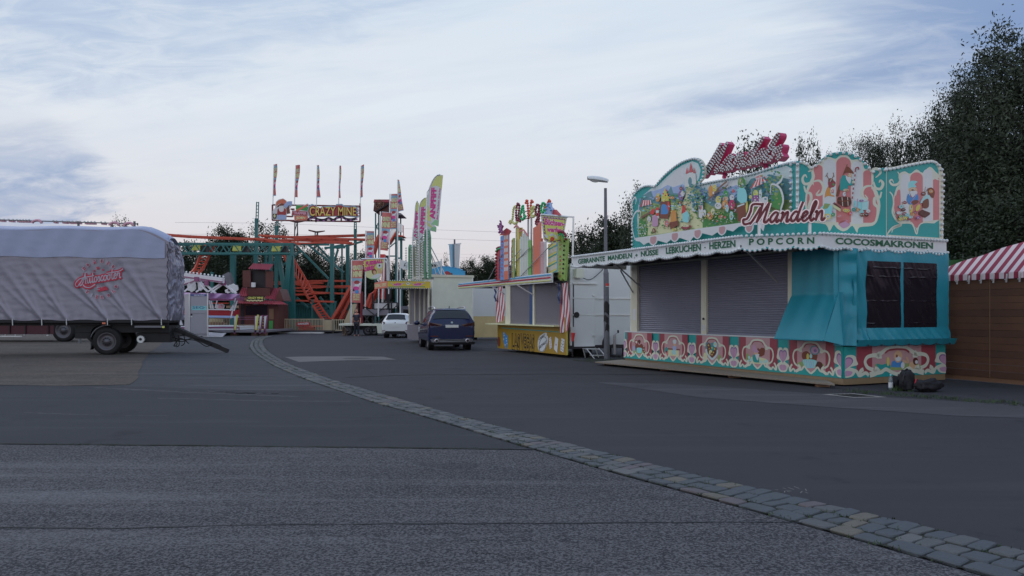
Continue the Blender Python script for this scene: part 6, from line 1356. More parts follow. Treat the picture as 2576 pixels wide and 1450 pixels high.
mb.build('cloth', root); mb = MB(); mb.tube(Vector((c_.x, 60, 0)), pl.X(*V3(712, 596)), .07, n=6, mat='pole_grey'); mb.tube(pl.X(*V3(662, 636)), pl.X(*V3(764, 628)), .04, n=5, mat='alu'); mb.build('pole', root)
pl = simple_sign_plane(50); c_ = pl.X(*V3(430, 780)); root = empty('cloth_banner', Vector((c_.x, 50, 0)), 'white cloth banner with black letters stretched behind the football stall', 'banner')
mb = MB(); mb.grid(lambda s, t_: pl.X(*V3(292 + 316 * s, 752 + 10 * s + 26 * math.sin(math.pi * s) * 1 + (66 - 24 * s) * t_), .1 * math.sin(s * 9)), 24, 4, 'banner_white'); text(mb, 'A', quad(pl, V3(322, 806), V3(342, 808), V3(342, 782), V3(322, 780), .15), 'ink', bold=.05); text(mb, 'hen', quad(pl, V3(527, 808), V3(580, 810), V3(580, 782), V3(527, 780), .15), 'ink', bold=.05); mb.build('cloth', root)
mb = MB(); [mb.tube(Vector((pl.X(*V3(x, 700)).x, 50.1, 0)), pl.X(*V3(x, 745), -.1), .05, n=5, mat='alu') for x in (291, 609)]; mb.build('pole', root)

# ------------------------------------------------------------------ mine ride: coaster track on teal steelwork
rc = empty('roller_coaster', Vector((W(820, 788, 62).x, 62, 0)), 'orange railed roller coaster on dark teal steel columns behind the ticket hut', 'roller coaster')
def rails(ra, rb, n_ties, w=.10, h=.18, mat='coaster_orange', k=5, name='track'):
    """two rails given as 3-D polylines, tied together"""
    A_, B_ = spline(ra, k), spline(rb, k); mb = MB()
    for L_ in (A_, B_):
        for p_, q_ in zip(L_, L_[1:]): mb.bar(p_, q_, w, h, mat)
    for i in range(n_ties):
        t_ = (i + .5) / n_ties; ia = min(int(t_ * (len(A_) - 1)), len(A_) - 2); ib = min(int(t_ * (len(B_) - 1)), len(B_) - 2); f_ = t_ * (len(A_) - 1) - ia
        mb.bar(A_[ia].lerp(A_[ia + 1], f_), B_[ib].lerp(B_[ib + 1], min(1, t_ * (len(B_) - 1) - ib)), .08, .08, mat)
    return mb.build(name, rc)
def flat_track(pts, dep=1.1, spine=False, nt=None):
    """pts: full-view x, y, distance; the second rail lies dep metres further away at the same height"""
    a_ = [W(x, y, Y) for x, y, Y in pts]; b_ = [Vector((p_.x * (1 + dep * .004), p_.y + dep, p_.z)) for p_ in a_]; L = sum((q - p_).length for p_, q in zip(a_, a_[1:]))
    rails(a_, b_, nt or max(3, int(L / .9)), .10, .13)
    if spine:
        mb = MB(); c_ = [(p_ + q) / 2 - Vector((0, 0, .28)) for p_, q in zip(spline(a_, 5), spline(b_, 5))]
        for p_, q in zip(c_, c_[1:]): mb.bar(p_, q, .30, .26, 'orange_dark')
        mb.build('spine', rc)
t8 = lambda X, Y_, D: (*T8(X, Y_), D)
flat_track([(418, 590, 57), (470, 594, 58), (560, 598, 60), (640, 601, 61), t8(0, 172, 61), t8(200, 180, 61), t8(340, 205, 60.5), t8(440, 262, 60)])
flat_track([t8(110, 132, 64), t8(300, 140, 64), t8(700, 160, 65), t8(1100, 172, 66), t8(1450, 182, 66)])
flat_track([t8(120, 128, 68), t8(500, 150, 69), t8(900, 140, 70), t8(1300, 130, 70), t8(1450, 122, 70)])
flat_track([t8(100, 185, 62), t8(400, 215, 62), t8(700, 232, 62.5), t8(1000, 215, 63), t8(1290, 226, 63)])
flat_track([t8(290, 190, 71), t8(600, 190, 71), t8(900, 200, 71), t8(1250, 210, 71)])
flat_track([t8(290, 722, 64), t8(600, 712, 65), t8(900, 705, 66), t8(1260, 706, 66)])
flat_track([t8(370, 796, 63), t8(700, 792, 63), t8(1000, 776, 64), t8(1260, 772, 64)])
flat_track([t8(560, 750, 68), t8(800, 765, 68), t8(1100, 786, 68), t8(1240, 782, 68)])
flat_track([t8(400, 882, 62), t8(700, 874, 62), t8(900, 858, 62), t8(1230, 868, 63)])
flat_track([t8(560, 830, 66), t8(800, 845, 66), t8(1000, 858, 66)])
flat_track([t8(440, 946, 61), t8(700, 958, 61), t8(1060, 970, 61)])
flat_track([t8(300, 750, 70), t8(500, 740, 70), t8(900, 730, 70)]); flat_track([t8(420, 1270, 60), t8(700, 1276, 60), t8(920, 1280, 60)], spine=False)
w8 = lambda X, Y_, D: W(*T8(X, Y_), D)
rails([w8(552, 600, 61), w8(640, 745, 61), w8(710, 880, 61), w8(780, 990, 61)], [w8(545, 430, 62), w8(660, 620, 62), w8(790, 850, 62), w8(1010, 1195, 62)][:3] + [w8(860, 980, 62)], 11)
rails([w8(795, 1015, 60), w8(850, 1100, 60), w8(915, 1195, 60)], [w8(860, 980, 61), w8(930, 1090, 61), w8(1010, 1192, 61)], 7)
rails([w8(418, 378, 62), w8(470, 470, 62)], [w8(450, 378, 63), w8(500, 450, 63)], 3)
rails([w8(1030, 1195, 59), w8(1150, 990, 59), w8(1268, 775, 59)], [w8(1075, 1195, 60), w8(1190, 990, 60), w8(1290, 810, 60)], 26, .14, .2)
rails([w8(1130, 1195, 59.5), w8(1200, 1060, 59.5), w8(1290, 880, 59.5)], [w8(1160, 1200, 60.3), w8(1230, 1060, 60.3), w8(1310, 900, 60.3)], 16, .14, .2)
d3 = lambda X, Y_, D: W(*D3(X, Y_), D)
rails([d3(480, 100, 60), d3(440, 180, 60), d3(380, 300, 60), d3(320, 440, 59.5), d3(245, 525, 59)], [d3(625, 100, 60.4), d3(570, 165, 60.4), d3(500, 300, 60.4), d3(435, 430, 60), d3(345, 540, 59.5)], 13, .13, .2)
d1 = lambda X, Y_, D: W(*D1(X, Y_), D); d2 = lambda X, Y_, D: W(*D2(X, Y_), D)
rails([d1(555, 920, 60), d1(480, 1090, 60), d1(430, 1250, 60)], [d1(590, 960, 60.6), d1(540, 1100, 60.6), d1(480, 1300, 60.6)], 16, .1, .16)
rails([d2(700, 410, 58), d2(640, 560, 58), d2(560, 760, 58), d2(520, 880, 58)], [d2(660, 640, 58.6), d2(600, 770, 58.6), d2(555, 880, 58.6), d2(545, 900, 58.6)], 10, .1, .16)
rails([d2(540, 650, 57), d2(500, 760, 57), d2(440, 860, 57)], [d2(620, 600, 57.5), d2(560, 700, 57.5), d2(490, 860, 57.5)], 8, .1, .16)
def column(x, y0, Y, w=.6, y1=None, conv=T8):
    w *= .46
    p_ = W(*conv(x, y0), Y); mb = MB(); b_ = Vector((p_.x, Y, 0 if y1 is None else W(*conv(x, y1), Y).z)); mb.bar(b_, p_, w, w, 'coaster_teal'); mb.box(b_ + Vector((0, 0, .04)), (w * 2, w * 2, .08), mat='coaster_teal'); mb.build('column', rc)
for x, y0, Y, w in ((82, -80, 68, .55), (333, 20, 66, .5), (333, 200, 64, .6), (1035, 240, 62, .62), (1232, 250, 66, .6), (1328, 60, 66.5, .5), (560, 640, 69, .3), (1160, 300, 70, .3), (785, 940, 60.5, .25), (505, 560, 66, .35)): column(x, y0, Y, w)
for x, y0, Y, w in ((857, 215, 63, .85), (1180, 230, 65, .7), (1390, 120, 64, .6), (560, 490, 64, .5), (1320, 230, 62, .35)): column(x, y0, Y, w, conv=D3)
mb = MB()
for a_ in (w8(590, 270, 63), w8(740, 260, 64), w8(850, 262, 66)): pass
for p_, q_ in (((590, 270, 63), (990, 680, 63)), ((740, 260, 65), (1180, 600, 65)), ((850, 262, 67), (1110, 540, 67)), ((640, 330, 64), (545, 410, 64)), ((1110, 310, 66), (1060, 470, 66)), ((1180, 250, 66), (940, 300, 66)), ((1000, 690, 63), (965, 870, 63)), ((350, 440, 64), (200, 560, 64)), ((350, 380, 64), (390, 530, 64)), ((465, 470, 64), (390, 530, 64)), ((1420, 210, 66), (1090, 300, 66)), ((700, 1030, 63), (1000, 1060, 63)), ((880, 910, 63), (1000, 1060, 63)), ((1080, 960, 62), (1060, 1100, 62)), ((590, 920, 62), (740, 1050, 62)), ((300, 470, 65), (150, 500, 65)), ((1000, 250, 63), (640, 250, 63)), ((940, 290, 63), (1200, 285, 63)), ((1230, 1080, 60), (1270, 960, 60))):
    mb = MB(); mb.bar(w8(*p_), w8(*q_), .16, .16, 'coaster_teal'); mb.build('brace', rc)
for p_, q_, w_ in (((500, 385, 59), (418, 1190, 59), .36), ((520, 385, 59.4), (550, 1190, 59.4), .36), ((365, 370, 62), (498, 1190, 62), .3), ((510, 400, 60), (505, 1190, 60.6), .2)):
    mb = MB(); a_, b_ = w8(*p_), w8(*q_); b_.z = 0; mb.bar(a_, b_, w_, w_, 'coaster_teal'); mb.build('leg', rc)
# lattice beam with yellow lamps
mb = MB(); Yb = 59.0; x0, x1 = (690 + 40 * .2828) / PX, T8(530, 240)[0]; yt_, yb_ = T8(0, 236)[1], T8(0, 356)[1]
for dy_ in (0, 1.0):
    for y in (yt_, yb_): mb.bar(W(x0 - 30, y, Yb) + Vector((0, dy_, 0)), W(x1, y + 1, Yb) + Vector((0, dy_, 0)), .12, .14, 'coaster_teal')
n = 9
for k in range(n):
    xa, xb, xm = (x0 + (x1 - x0) * q / n for q in (k, k + 1, k + .5))
    for dy_ in (0, 1.0): mb.bar(W(xa, yb_, Yb) + Vector((0, dy_, 0)), W(xm, yt_, Yb) + Vector((0, dy_, 0)), .07, .07, 'coaster_teal'); mb.bar(W(xm, yt_, Yb) + Vector((0, dy_, 0)), W(xb, yb_, Yb) + Vector((0, dy_, 0)), .07, .07, 'coaster_teal')
for y in (yt_, yb_): mb.bar(W(x1, y, Yb), W(x1, y, Yb) + Vector((0, 1, 0)), .12, .12, 'coaster_teal')
mb.bar(W(x1, yt_, Yb), W(x1, yb_ + 8, Yb), .2, .2, 'coaster_teal'); mb.build('lattice_beam', rc)
for c_ in (D3(355, 150), D3(930, 160), T8(345, 305)):
    p_ = W(*c_, Yb + .5); lm = MB(); lm.hexa([p_ + Vector(v_) for v_ in ((-.38, -.3, -.2), (.38, -.3, -.2), (.38, .3, -.2), (-.38, .3, -.2), (-.32, -.2, .22), (.38, -.3, .18), (.38, .3, .18), (-.32, .2, .22))], 'lightning_yellow'); o_ = lm.build('floodlight', rc); lm = MB(); lm.box(p_ + Vector((.55, 0, -.1)), (.45, .6, .5), mat='black_paint'); lm.build('lamp_housing', o_)
# loudspeaker-like boxes and container behind the fence
mb = MB(); p_ = W(*D3(790, 560), 58); mb.hexa([p_ + Vector(v_) for v_ in ((-.1, -.3, -.6), (.5, -.3, -.8), (.5, .3, -.8), (-.1, .3, -.6), (-.4, -.3, .1), (.1, -.3, .35), (.1, .3, .35), (-.4, .3, .1))], 'pole_grey'); mb.build('loudspeaker', rc)
c_ = w8(760, 1000, 63); x0, x1 = w8(565, 0, 63).x, w8(945, 0, 63).x; root = empty('shipping_container', Vector(((x0 + x1) / 2, 64, 0)), 'dark teal shipping container behind the ride fence', 'container'); mb = MB(); zt_ = w8(0, 1000, 63).z
for k in range(26): xa = x0 + (x1 - x0) * k / 26; xb = x0 + (x1 - x0) * (k + 1) / 26; o_ = .05 * (k % 2); mb.box(((xa + xb) / 2, 63.03 + o_, zt_ / 2 + .05), (xb - xa, .05, zt_ - .1), mat='container_teal')
mb.box(((x0 + x1) / 2, 64.3, zt_ / 2 + .05), (x1 - x0 - .02, 2.3, zt_ - .12), mat='container_teal')
for z_ in (.1, zt_ - .02): mb.bar((x0, 62.96, z_), (x1, 62.96, z_), .14, .16, 'container_teal')
mb.build('body', root)
# big name board with a row of flags
YS = 66.; PSg = simple_sign_plane(YS); s7 = lambda x, y, o=0.: PSg.X(*D7(x, y), o)
mb = MB()
for p_, q_ in (((200, 932), (2022, 960)), ((200, 1250), (2020, 1280)), ((203, 930), (203, 1252)), ((2020, 900), (2018, 1280)), ((1630, 960), (1630, 1275)), ((1100, 945), (1105, 1290)), ((490, 1170), (620, 1176)), ((580, 1020), (660, 1022)), ((622, 1022), (622, 1176)), ((1015, 1240), (1015, 1270))): mb.bar(s7(*p_, -.05), s7(*q_, -.05), .12, .12, 'maroon')
for k in range(6): mb.bar(s7(1960, 960 + k * 30, -.05), s7(2018, 960 + k * 30, -.05), .06, .06, 'maroon')
sf = mb.build('sign_frame', rc)
mb = MB(); a = Art(mb, PSg, D7, .05, .006)
mb.prism([s7(*p_, .04) for p_ in ((690, 1000), (700, 935), (730, 930), (840, 950), (935, 905), (965, 930), (960, 960), (945, 1180), (940, 1260), (665, 1262), (650, 1155), (600, 1150), (615, 1040), (700, 1050))], -PSg.n * .08, 'banner_white')
a.poly('green_paint', (700, 940), (830, 955), (955, 985), (925, 1060), (690, 1025)); a.poly('vorange', (690, 1040), (935, 920), (955, 950), (720, 1075)); a.poly('sign_red', (622, 1060), (930, 1072), (930, 1160), (615, 1145)); a.poly('vorange', (668, 1160), (935, 1165), (935, 1255), (672, 1255))
text(mb, 'TRAPPER', quad(PSg, D7(640, 1135), D7(920, 1142), D7(920, 1088), D7(640, 1072), a.o + .01), 'flag_pink', bold=.05); text(mb, "JOE's", quad(PSg, D7(700, 1245), D7(895, 1245), D7(895, 1180), D7(700, 1175), a.o + .01), 'flag_tan', bold=.06)
mb.build('name_board', rc)
mb = MB(); a = Art(mb, PSg, D7, .10, .006)
o_pts = [(935, 1060), (960, 960), (1030, 915), (1090, 940), (1120, 970), (1200, 1000), (1240, 970), (1420, 950), (1510, 970), (1530, 920), (1650, 915), (1700, 955), (1830, 970), (1880, 940), (1960, 980), (1980, 1060), (1960, 1110), (2005, 1160), (1985, 1200), (1900, 1190), (1700, 1170), (1400, 1180), (1100, 1190), (960, 1180)]
mb.prism([s7(*p_, .09) for p_ in o_pts], -PSg.n * .1, 'flag_blue', 'ink'); cx_ = 1460
a.poly('sign_red', *[(x + (cx_ - x) * .04, y + (1075 - y) * .18) for x, y in o_pts[:21]], (1400, 1172), (1100, 1180), (985, 1160))
for sc_, m_ in ((.09, 'ink'), (.035, 'red_paint')):
    a.o += .01; text(mb, 'CRAZY MINE', quad(PSg, D7(985, 1165), D7(1945, 1160), D7(1945, 985), D7(985, 975), a.o), m_, bold=sc_)
a.o += .01; text(mb, 'CRAZY MINE', quad(PSg, D7(985, 1165), D7(1945, 1160), D7(1945, 985), D7(985, 975), a.o), 'lightning_yellow', bold=.0)
tr_ = [(940, 1250), (1000, 1200), (1080, 1190), (1160, 1230), (1280, 1240), (1380, 1205), (1480, 1240), (1560, 1190), (1660, 1180), (1740, 1220), (1840, 1230), (1960, 1210)]
for dy_ in (0, 22): a.line('ink', .14, *[(x, y + dy_) for x, y in tr_])
for x, y in tr_[1:]: a.poly('purple_paint', (x - 25, y + 10), (x + 22, y + 12), (x + 18, y + 45), (x - 20, y + 42))
mb.build('name_board', rc)
# plain cut-out at the left end: hat, pick and lantern
mb = MB(); a = Art(mb, PSg, D7, .05, .006)
mb.prism([s7(*p_, .04) for p_ in ((210, 1230), (210, 1060), (260, 1000), (280, 870), (340, 820), (430, 800), (500, 850), (510, 930), (600, 890), (630, 930), (560, 1000), (580, 1110), (500, 1130), (495, 1250), (300, 1250))], -PSg.n * .08, 'banner_white')
a.blob('vorange', [(290, 960), (300, 870), (420, 815), (490, 860), (485, 940), (380, 900)]); a.blob('brown_paint', [(280, 990), (390, 905), (500, 950), (400, 960)]); a.blob('sign_red', [(310, 1100), (330, 1010), (470, 1010), (490, 1080), (470, 1150), (320, 1150)]); a.blob('mount_blue', [(310, 1235), (320, 1150), (475, 1150), (480, 1235)]); a.blob('lilac_cloud', [(350, 960), (440, 960), (440, 1060), (390, 1080), (350, 1050)])
a.line('brown_paint', .25, (540, 1110), (520, 920)); a.line('mount_blue', .35, (470, 980), (530, 910), (620, 905)); a.poly('ink', (220, 1120), (300, 1120), (290, 1220), (225, 1220)); a.oval('flag_tan', 258, 1165, 22, 36)
mb.build('emblem_board', rc)
mb = MB()
for (xa, ya), (xb, yb) in (((290, 1270), (265, 1440)), ((325, 1270), (320, 1440)), ((1905, 1285), (1900, 1440)), ((1940, 1285), (1948, 1440))): mb.bar(s7(xa, ya), s7(xb, yb + 60), .08, .08, 'coaster_teal')
for k in range(4): mb.bar(s7(285, 1290 + k * 45), s7(325, 1290 + k * 45), .06, .06, 'coaster_teal'); mb.bar(s7(1905, 1300 + k * 45), s7(1945, 1300 + k * 45), .06, .06, 'coaster_teal')
for k in range(7): mb.bar(W(*V2(50, 335 + k * 26), 68), W(*V2(66, 335 + k * 26), 68), .06, .06, 'coaster_teal')
mb.bar(W(*V2(52, 330), 68), W(*V2(46, 490), 68), .07, .07, 'coaster_teal'); mb.bar(W(*V2(68, 330), 68), W(*V2(64, 490), 68), .07, .07, 'coaster_teal'); mb.build('sign_mast', rc)
# banners of the ride
def ride_banner(corners, Y, pole, label, group, top='flag_blue', bottom_lines=(), d=(1, 0), wave=.1, name='banner_flag', pole_r=.05, mid='flag_red'):
    """corners in full-view pixels: top left, top right, bottom right, bottom left"""
    pl = Plane((0, Y), d); c_ = pl.X(*pole[1]); c_.z = max(0, c_.z); root = empty(name, c_, label, 'flag', group); mb = MB()
    TL, TR, BR, BL = [Vector(pl.uz(*p_)) for p_ in corners]
    def fn(s, t_, o=0.):      # t_ runs from the top down
        p_ = (TL * (1 - s) + TR * s) * (1 - t_) + (BL * (1 - s) + BR * s) * t_; return pl.P(p_[0], p_[1], wave * math.sin(s * 3.2 + t_ * 7) * s + o)
    bands = [(0, .04, mid), (.04, .13, top), (.13, .20, 'flag_pink'), (.20, .42, mid), (.42, .50, 'flag_blue'), (.50, .78, 'flag_pink'), (.78, .97, mid), (.97, 1., top)]
    for b0, b1, m_ in bands: mb.grid(lambda s, t_: fn(s, b0 + (b1 - b0) * t_), 8, 3, m_)
    for t0, t1, w_t in ((.12, .24, 'CRAZY'), (.26, .40, 'MINE')): text(mb, w_t, lambda a_, b_: fn(.08 + a_ * .84, t1 + (t0 - t1) * b_ - .02 * a_, .01), 'flag_tan', bold=.08)
    for cx_, cy_, rx, ry, m_ in ((.5, .52, .3, .05, 'sign_red'), (.5, .60, .26, .06, 'banner_white'), (.45, .66, .34, .05, 'magenta'), (.55, .74, .22, .05, 'blue_paint'), (.78, .56, .16, .03, 'banner_white'), (.2, .70, .10, .035, 'ink')):
        mb.add([fn(cx_ + rx * math.cos(k * .785), cy_ + ry * math.sin(k * .785), .014 + cy_ * .01) for k in range(8)], [tuple(range(8))], mat=m_)
    for k, w_t in enumerate(bottom_lines): t0 = .79 + k * .055; text(mb, w_t, lambda a_, b_: fn(.14 + a_ * .74, t0 + .045 - .045 * b_, .02), 'flag_tan', bold=.05)
    mb.build('cloth', root)
    mb = MB(); b_ = pl.X(*pole[1]); b_.z = max(0, b_.z); mb.tube(b_, pl.X(*pole[0]), pole_r, n=6, mat='alu'); mb.tube(pl.P(*TL, -.01), pl.P(*TR, -.01), pole_r * .6, n=5, mat='alu'); mb.build('pole', root)
gA = 'banner flags standing beside the mine ride'; LN = ('DIE BAHN', 'MIT DEM', 'DREH!')
ride_banner([D2(242, 92), D2(430, 96), D2(378, 795), D2(238, 790)], 48.5, (D2(233, 84), D2(225, 1130)), 'red banner flag nearest the wagon, its whole length in view', gA, 'flag_red', LN, wave=.08)
ride_banner([D1(322, 850), D1(465, 852), D1(468, 1500), D1(318, 1500)], 54, (D1(306, 838), D1(295, 2450)), 'blue-topped banner flag rising behind the yellow football sign', gA)
ride_banner([D1(620, 478), D1(806, 498), D1(727, 1228), D1(588, 1212)], 50, (D1(590, 470), D1(545, 2500)), 'red banner flag hanging in front of the red column', gA, 'flag_red', LN)
ride_banner([D1(795, 132), D1(922, 130), D1(896, 806), D1(776, 812)], 55, (D1(773, 126), D1(745, 2400)), 'blue-topped banner flag beside the lookout tower roof', gA, 'flag_blue', LN)
ride_banner([D1(925, -140), D1(950, -140), D1(1036, 444), D1(930, 478)], 56, (D1(924, -150), D1(918, 2300)), 'highest banner flag, its cloth blown out in a narrow wedge', gA, 'flag_blue', LN)
gB = 'flags in a row above the mine ride name board'
for pole, cs, lab, top in ((((235, 98), (215, 930)), ((245, 100), (303, 85), (273, 742), (229, 757)), 'first flag from the left on the name board, over the hat emblem', 'flag_blue'), (((690, 108), (660, 940)), ((700, 112), (776, 107), (721, 775), (675, 776)), 'second and widest flag on the name board, red topped', 'flag_red'), (((1133, 112), (1118, 950)), ((1136, 114), (1168, 110), (1198, 776), (1124, 784)), 'middle flag on the name board, wider at its foot', 'flag_blue'), (((1597, 122), (1576, 925)), ((1600, 124), (1628, 124), (1614, 790), (1574, 796)), 'fourth and narrowest flag on the name board', 'flag_red'), (((2043, 124), (2024, 960)), ((2045, 126), (2102, 96), (2072, 770), (2038, 792)), 'last flag of the name board, nearest the lookout tower', 'flag_blue')):
    ride_banner([D7(*p_) for p_ in cs], YS - .1, (D7(*pole[0]), D7(*pole[1])), lab, gB, top, wave=.15, pole_r=.045)

# lookout tower and stairs
YT = 61.; pl = simple_sign_plane(YT); root = empty('lookout_tower', Vector((W(*D1(620, 1200), YT).x, YT, 0)), 'small red roofed lookout hut on tall steel legs with a cartwheel on its wall', 'tower')
q1 = lambda x, y, dY=0.: W(*D1(x, y), YT + dY)
mb = MB()
mb.prism([q1(*p_) for p_ in ((470, 290), (770, 290), (765, 460), (900, 520), (905, 530), (560, 520), (500, 460), (450, 455))], Vector((0, 2.5, 0)), 'hut_brown'); mb.build('wall', root)
mb = MB(); mb.prism([q1(*p_, -.1) for p_ in ((467, 235), (765, 235), (762, 290), (455, 290))], Vector((0, 3, -.3)), 'corr_red'); mb.prism([q1(*p_, -.35) for p_ in ((480, 465), (740, 300), (760, 318), (500, 480))], Vector((0, .3, 0)), 'ink'); mb.prism([q1(*p_, -.2) for p_ in ((930, 480), (1010, 520), (1005, 530), (905, 530), (905, 500))], Vector((0, 2.5, 0)), 'shutter_grey'); mb.build('roof', root)
mb = MB(); c_ = q1(568, 322, -.12)
for k in range(20): t0, t1 = k * math.pi / 10, (k + 1) * math.pi / 10; r_ = .34; mb.bar(c_ + Vector((r_ * math.cos(t0), 0, r_ * math.sin(t0))), c_ + Vector((r_ * math.cos(t1), 0, r_ * math.sin(t1))), .045, .045, 'bark_paint')
for k in range(5): t0 = k * math.pi / 5; mb.bar(c_ + Vector((.34 * math.cos(t0), 0, .34 * math.sin(t0))), c_ - Vector((.34 * math.cos(t0), 0, .34 * math.sin(t0))), .035, .035, 'bark_paint')
mb.ball(c_, .09, mat='bark_paint'); mb.build('cartwheel', root)
mb = MB()
for x, dY in ((495, 0), (555, 2.5), (980, 2.5), (905, 0)): p_ = q1(x, 500, dY); mb.bar(Vector((p_.x, p_.y, 0)), p_, .10, .10, 'coaster_teal')
mb.bar(q1(495, 700), q1(555, 850), .06, .06, 'coaster_teal'); mb.bar(q1(540, 690), q1(495, 850), .06, .06, 'coaster_teal'); mb.build('leg', root)
mb = MB(); mb.prism([q1(860, 965), q1(1000, 965), q1(1000, 985), q1(860, 985)], Vector((0, 2, 0)), 'coaster_teal')
for x in (893, 993): p_ = q1(x, 980, .5); mb.bar(Vector((p_.x, p_.y, 0)), p_, .16, .16, 'coaster_teal')
mb.bar(q1(990, 975), q1(700, 1215), .08, .08, 'coaster_teal'); mb.bar(q1(880, 1370), q1(993, 1370), .12, .12, 'coaster_teal'); mb.bar(q1(670, 1330), q1(890, 1330), .10, .10, 'coaster_teal')
mb.prism([q1(855, 905), q1(1035, 935), q1(1035, 950), q1(855, 950)], Vector((0, 1.6, 0)), 'orange_dark'); mb.build('landing', root)
mb = MB()
for k in range(9): x = 925 + k * 13.2; mb.bar(q1(x, 685 + k * 7), q1(x, 850 + k * 3.2), .04, .04, 'alu')
mb.bar(q1(920, 682), q1(1032, 742), .05, .05, 'alu'); mb.bar(q1(920, 845), q1(1032, 870), .05, .05, 'alu'); mb.bar(q1(1032, 742), q1(1033, 950), .05, .05, 'orange_dark'); mb.build('railing', root)
sx = [((905, 860), (740, 1100)), ((830, 830), (690, 1080))]
for (p_, q_) in (((900, 850), (745, 1090)),):
    mb = MB(); a0, b0 = q1(*p_), q1(*q_)
    for o_ in (0, .8):
        v_ = Vector((0, o_, 0)); mb.bar(a0 + v_, b0 + v_, .05, .09, 'orange_dark'); mb.bar(a0 + v_ + Vector((0, 0, 1)), b0 + v_ + Vector((0, 0, 1)), .04, .04, 'alu')
        for k in range(12): c_ = a0.lerp(b0, k / 11) + v_; mb.bar(c_, c_ + Vector((0, 0, 1)), .03, .03, 'alu')
    for k in range(14): c_ = a0.lerp(b0, k / 13); mb.box(c_ + Vector((0, .4, 0)), (.25, .8, .04), mat='orange_dark')
    mb.build('stair', root)
mb = MB(); a0 = W(*D2(730, 200), 57); mb.prism([W(*D2(x, y), 57) for x, y in ((700, -10), (780, -10), (770, 730), (712, 730), (735, 240))], Vector((0, .5, 0)), 'red_paint'); mb.prism([W(*D2(x, y), 58) for x, y in ((790, 0), (840, 30), (862, 100), (880, 730), (790, 780))], Vector((0, .3, 0)), 'black_paint'); mb.build('column_cladding', root)
# ticket hut
YH = 56.; h = lambda x, y, dY=0.: W(*D3(x, y), YH + dY); root = empty('ticket_hut', Vector((h(1150, 1330).x, YH, 0)), 'brown timber ticket hut with corrugated red roofs and an open upper window', 'hut')
mb = MB(); bz = Vector((0, 0, 1))
mb.prism([h(*p_) for p_ in ((925, 950), (1500, 950), (1500, 1345), (925, 1345))], Vector((0, 2.5, 0)), 'hut_brown'); mb.prism([h(*p_, .3) for p_ in ((1055, 715), (1380, 715), (1380, 830), (1055, 830))], Vector((0, 2, 0)), 'hut_brown')
mb.prism([W(*T8(x, y), YH) for x, y in ((310, 960), (370, 805), (425, 960))], Vector((0, 2, 0)), 'hut_brown')
mb.prism([h(*p_, .5) for p_ in ((1110, 455), (1310, 455), (1310, 710), (1110, 710))], Vector((0, 1.5, 0)), 'ink'); mb.build('wall', root)
for q in (((992, 470), (1105, 462), (1105, 710), (992, 700)), ((1315, 478), (1428, 484), (1420, 710), (1315, 708))):
    mb = MB(); mb.prism([h(*p_, .2) for p_ in q], Vector((0, .08, 0)), 'hut_brown'); mb.build('shutter', root)
def corr(pts, n, name='roof'):
    A_, B_, C_, D_ = pts; mb = MB(); mb.grid(lambda s, t_: (A_ * (1 - s) + B_ * s) * (1 - t_) + (D_ * (1 - s) + C_ * s) * t_ + Vector((0, 0, .04 * math.sin(s * n * math.pi))), n * 2, 1, 'corr_red', False); mb.build(name, root)
corr([h(1140, 370, 1.0), h(1432, 380, 1.0), h(1372, 458, -.2), h(1065, 446, -.2)], 22)
corr([h(985, 710, 1.2), h(1060, 712, 1.2), h(1055, 835, 0), h(925, 835, 0)], 8); corr([W(*T8(250, 795), YH + 1.2), W(*T8(372, 800), YH + 1.2), W(*T8(320, 945), YH), W(*T8(180, 930), YH)], 12)
corr([h(915, 885, .2), h(1450, 890, .2), h(1420, 945, -.8), h(905, 935, -.8)], 36); corr([W(*T8(150, 970), YH), W(*T8(400, 965), YH), W(*T8(475, 1005), YH - .8), W(*T8(240, 1000), YH - .8)], 16)
mb = MB(); mb.prism([h(*p_, -.25) for p_ in ((990, 870), (1000, 840), (1060, 830), (1270, 838), (1300, 850), (1295, 900), (1250, 915), (1060, 905), (1000, 905))], Vector((0, .08, 0)), 'ink', 'flag_tan'); text(mb, 'CRAZY MINE', lambda a_, b_: h(1062 + 220 * a_, 872 - 32 * b_, -.26), 'lightning_yellow', bold=.05)
for k in range(9): mb.box(h(1060 + k * 26, 892 + (k % 2) * 6, -.27), (.12, .02, .10), mat='flag_tan')
mb.prism([h(*p_, -.27) for p_ in ((992, 860), (1050, 850), (1050, 895), (1000, 895))], Vector((0, .02, 0)), 'bark_paint'); mb.build('name_board', root)
mb = MB(); mb.tube(h(1145, 705, .1), h(1145, 640, .1), .16, n=10, mat='stripe_white'); mb.build('bucket', root)
mb = MB(); mb.prism([h(*p_, -.05) for p_ in ((965, 955), (1010, 955), (1010, 1330), (965, 1330))], Vector((0, .05, 0)), 'ink'); mb.prism([h(*p_, -.05) for p_ in ((1030, 965), (1340, 965), (1340, 1100), (1030, 1100))], Vector((0, .05, 0)), 'window_film'); mb.prism([h(*p_, -.06) for p_ in ((1365, 1180), (1420, 1180), (1415, 1300), (1365, 1300))], Vector((0, .05, 0)), 'green_paint')
mb.prism([h(*p_, -.06) for p_ in ((1365, 1010), (1430, 1010), (1430, 1160), (1365, 1160))], Vector((0, .05, 0)), 'bark_paint'); mb.build('ticket_window', root)
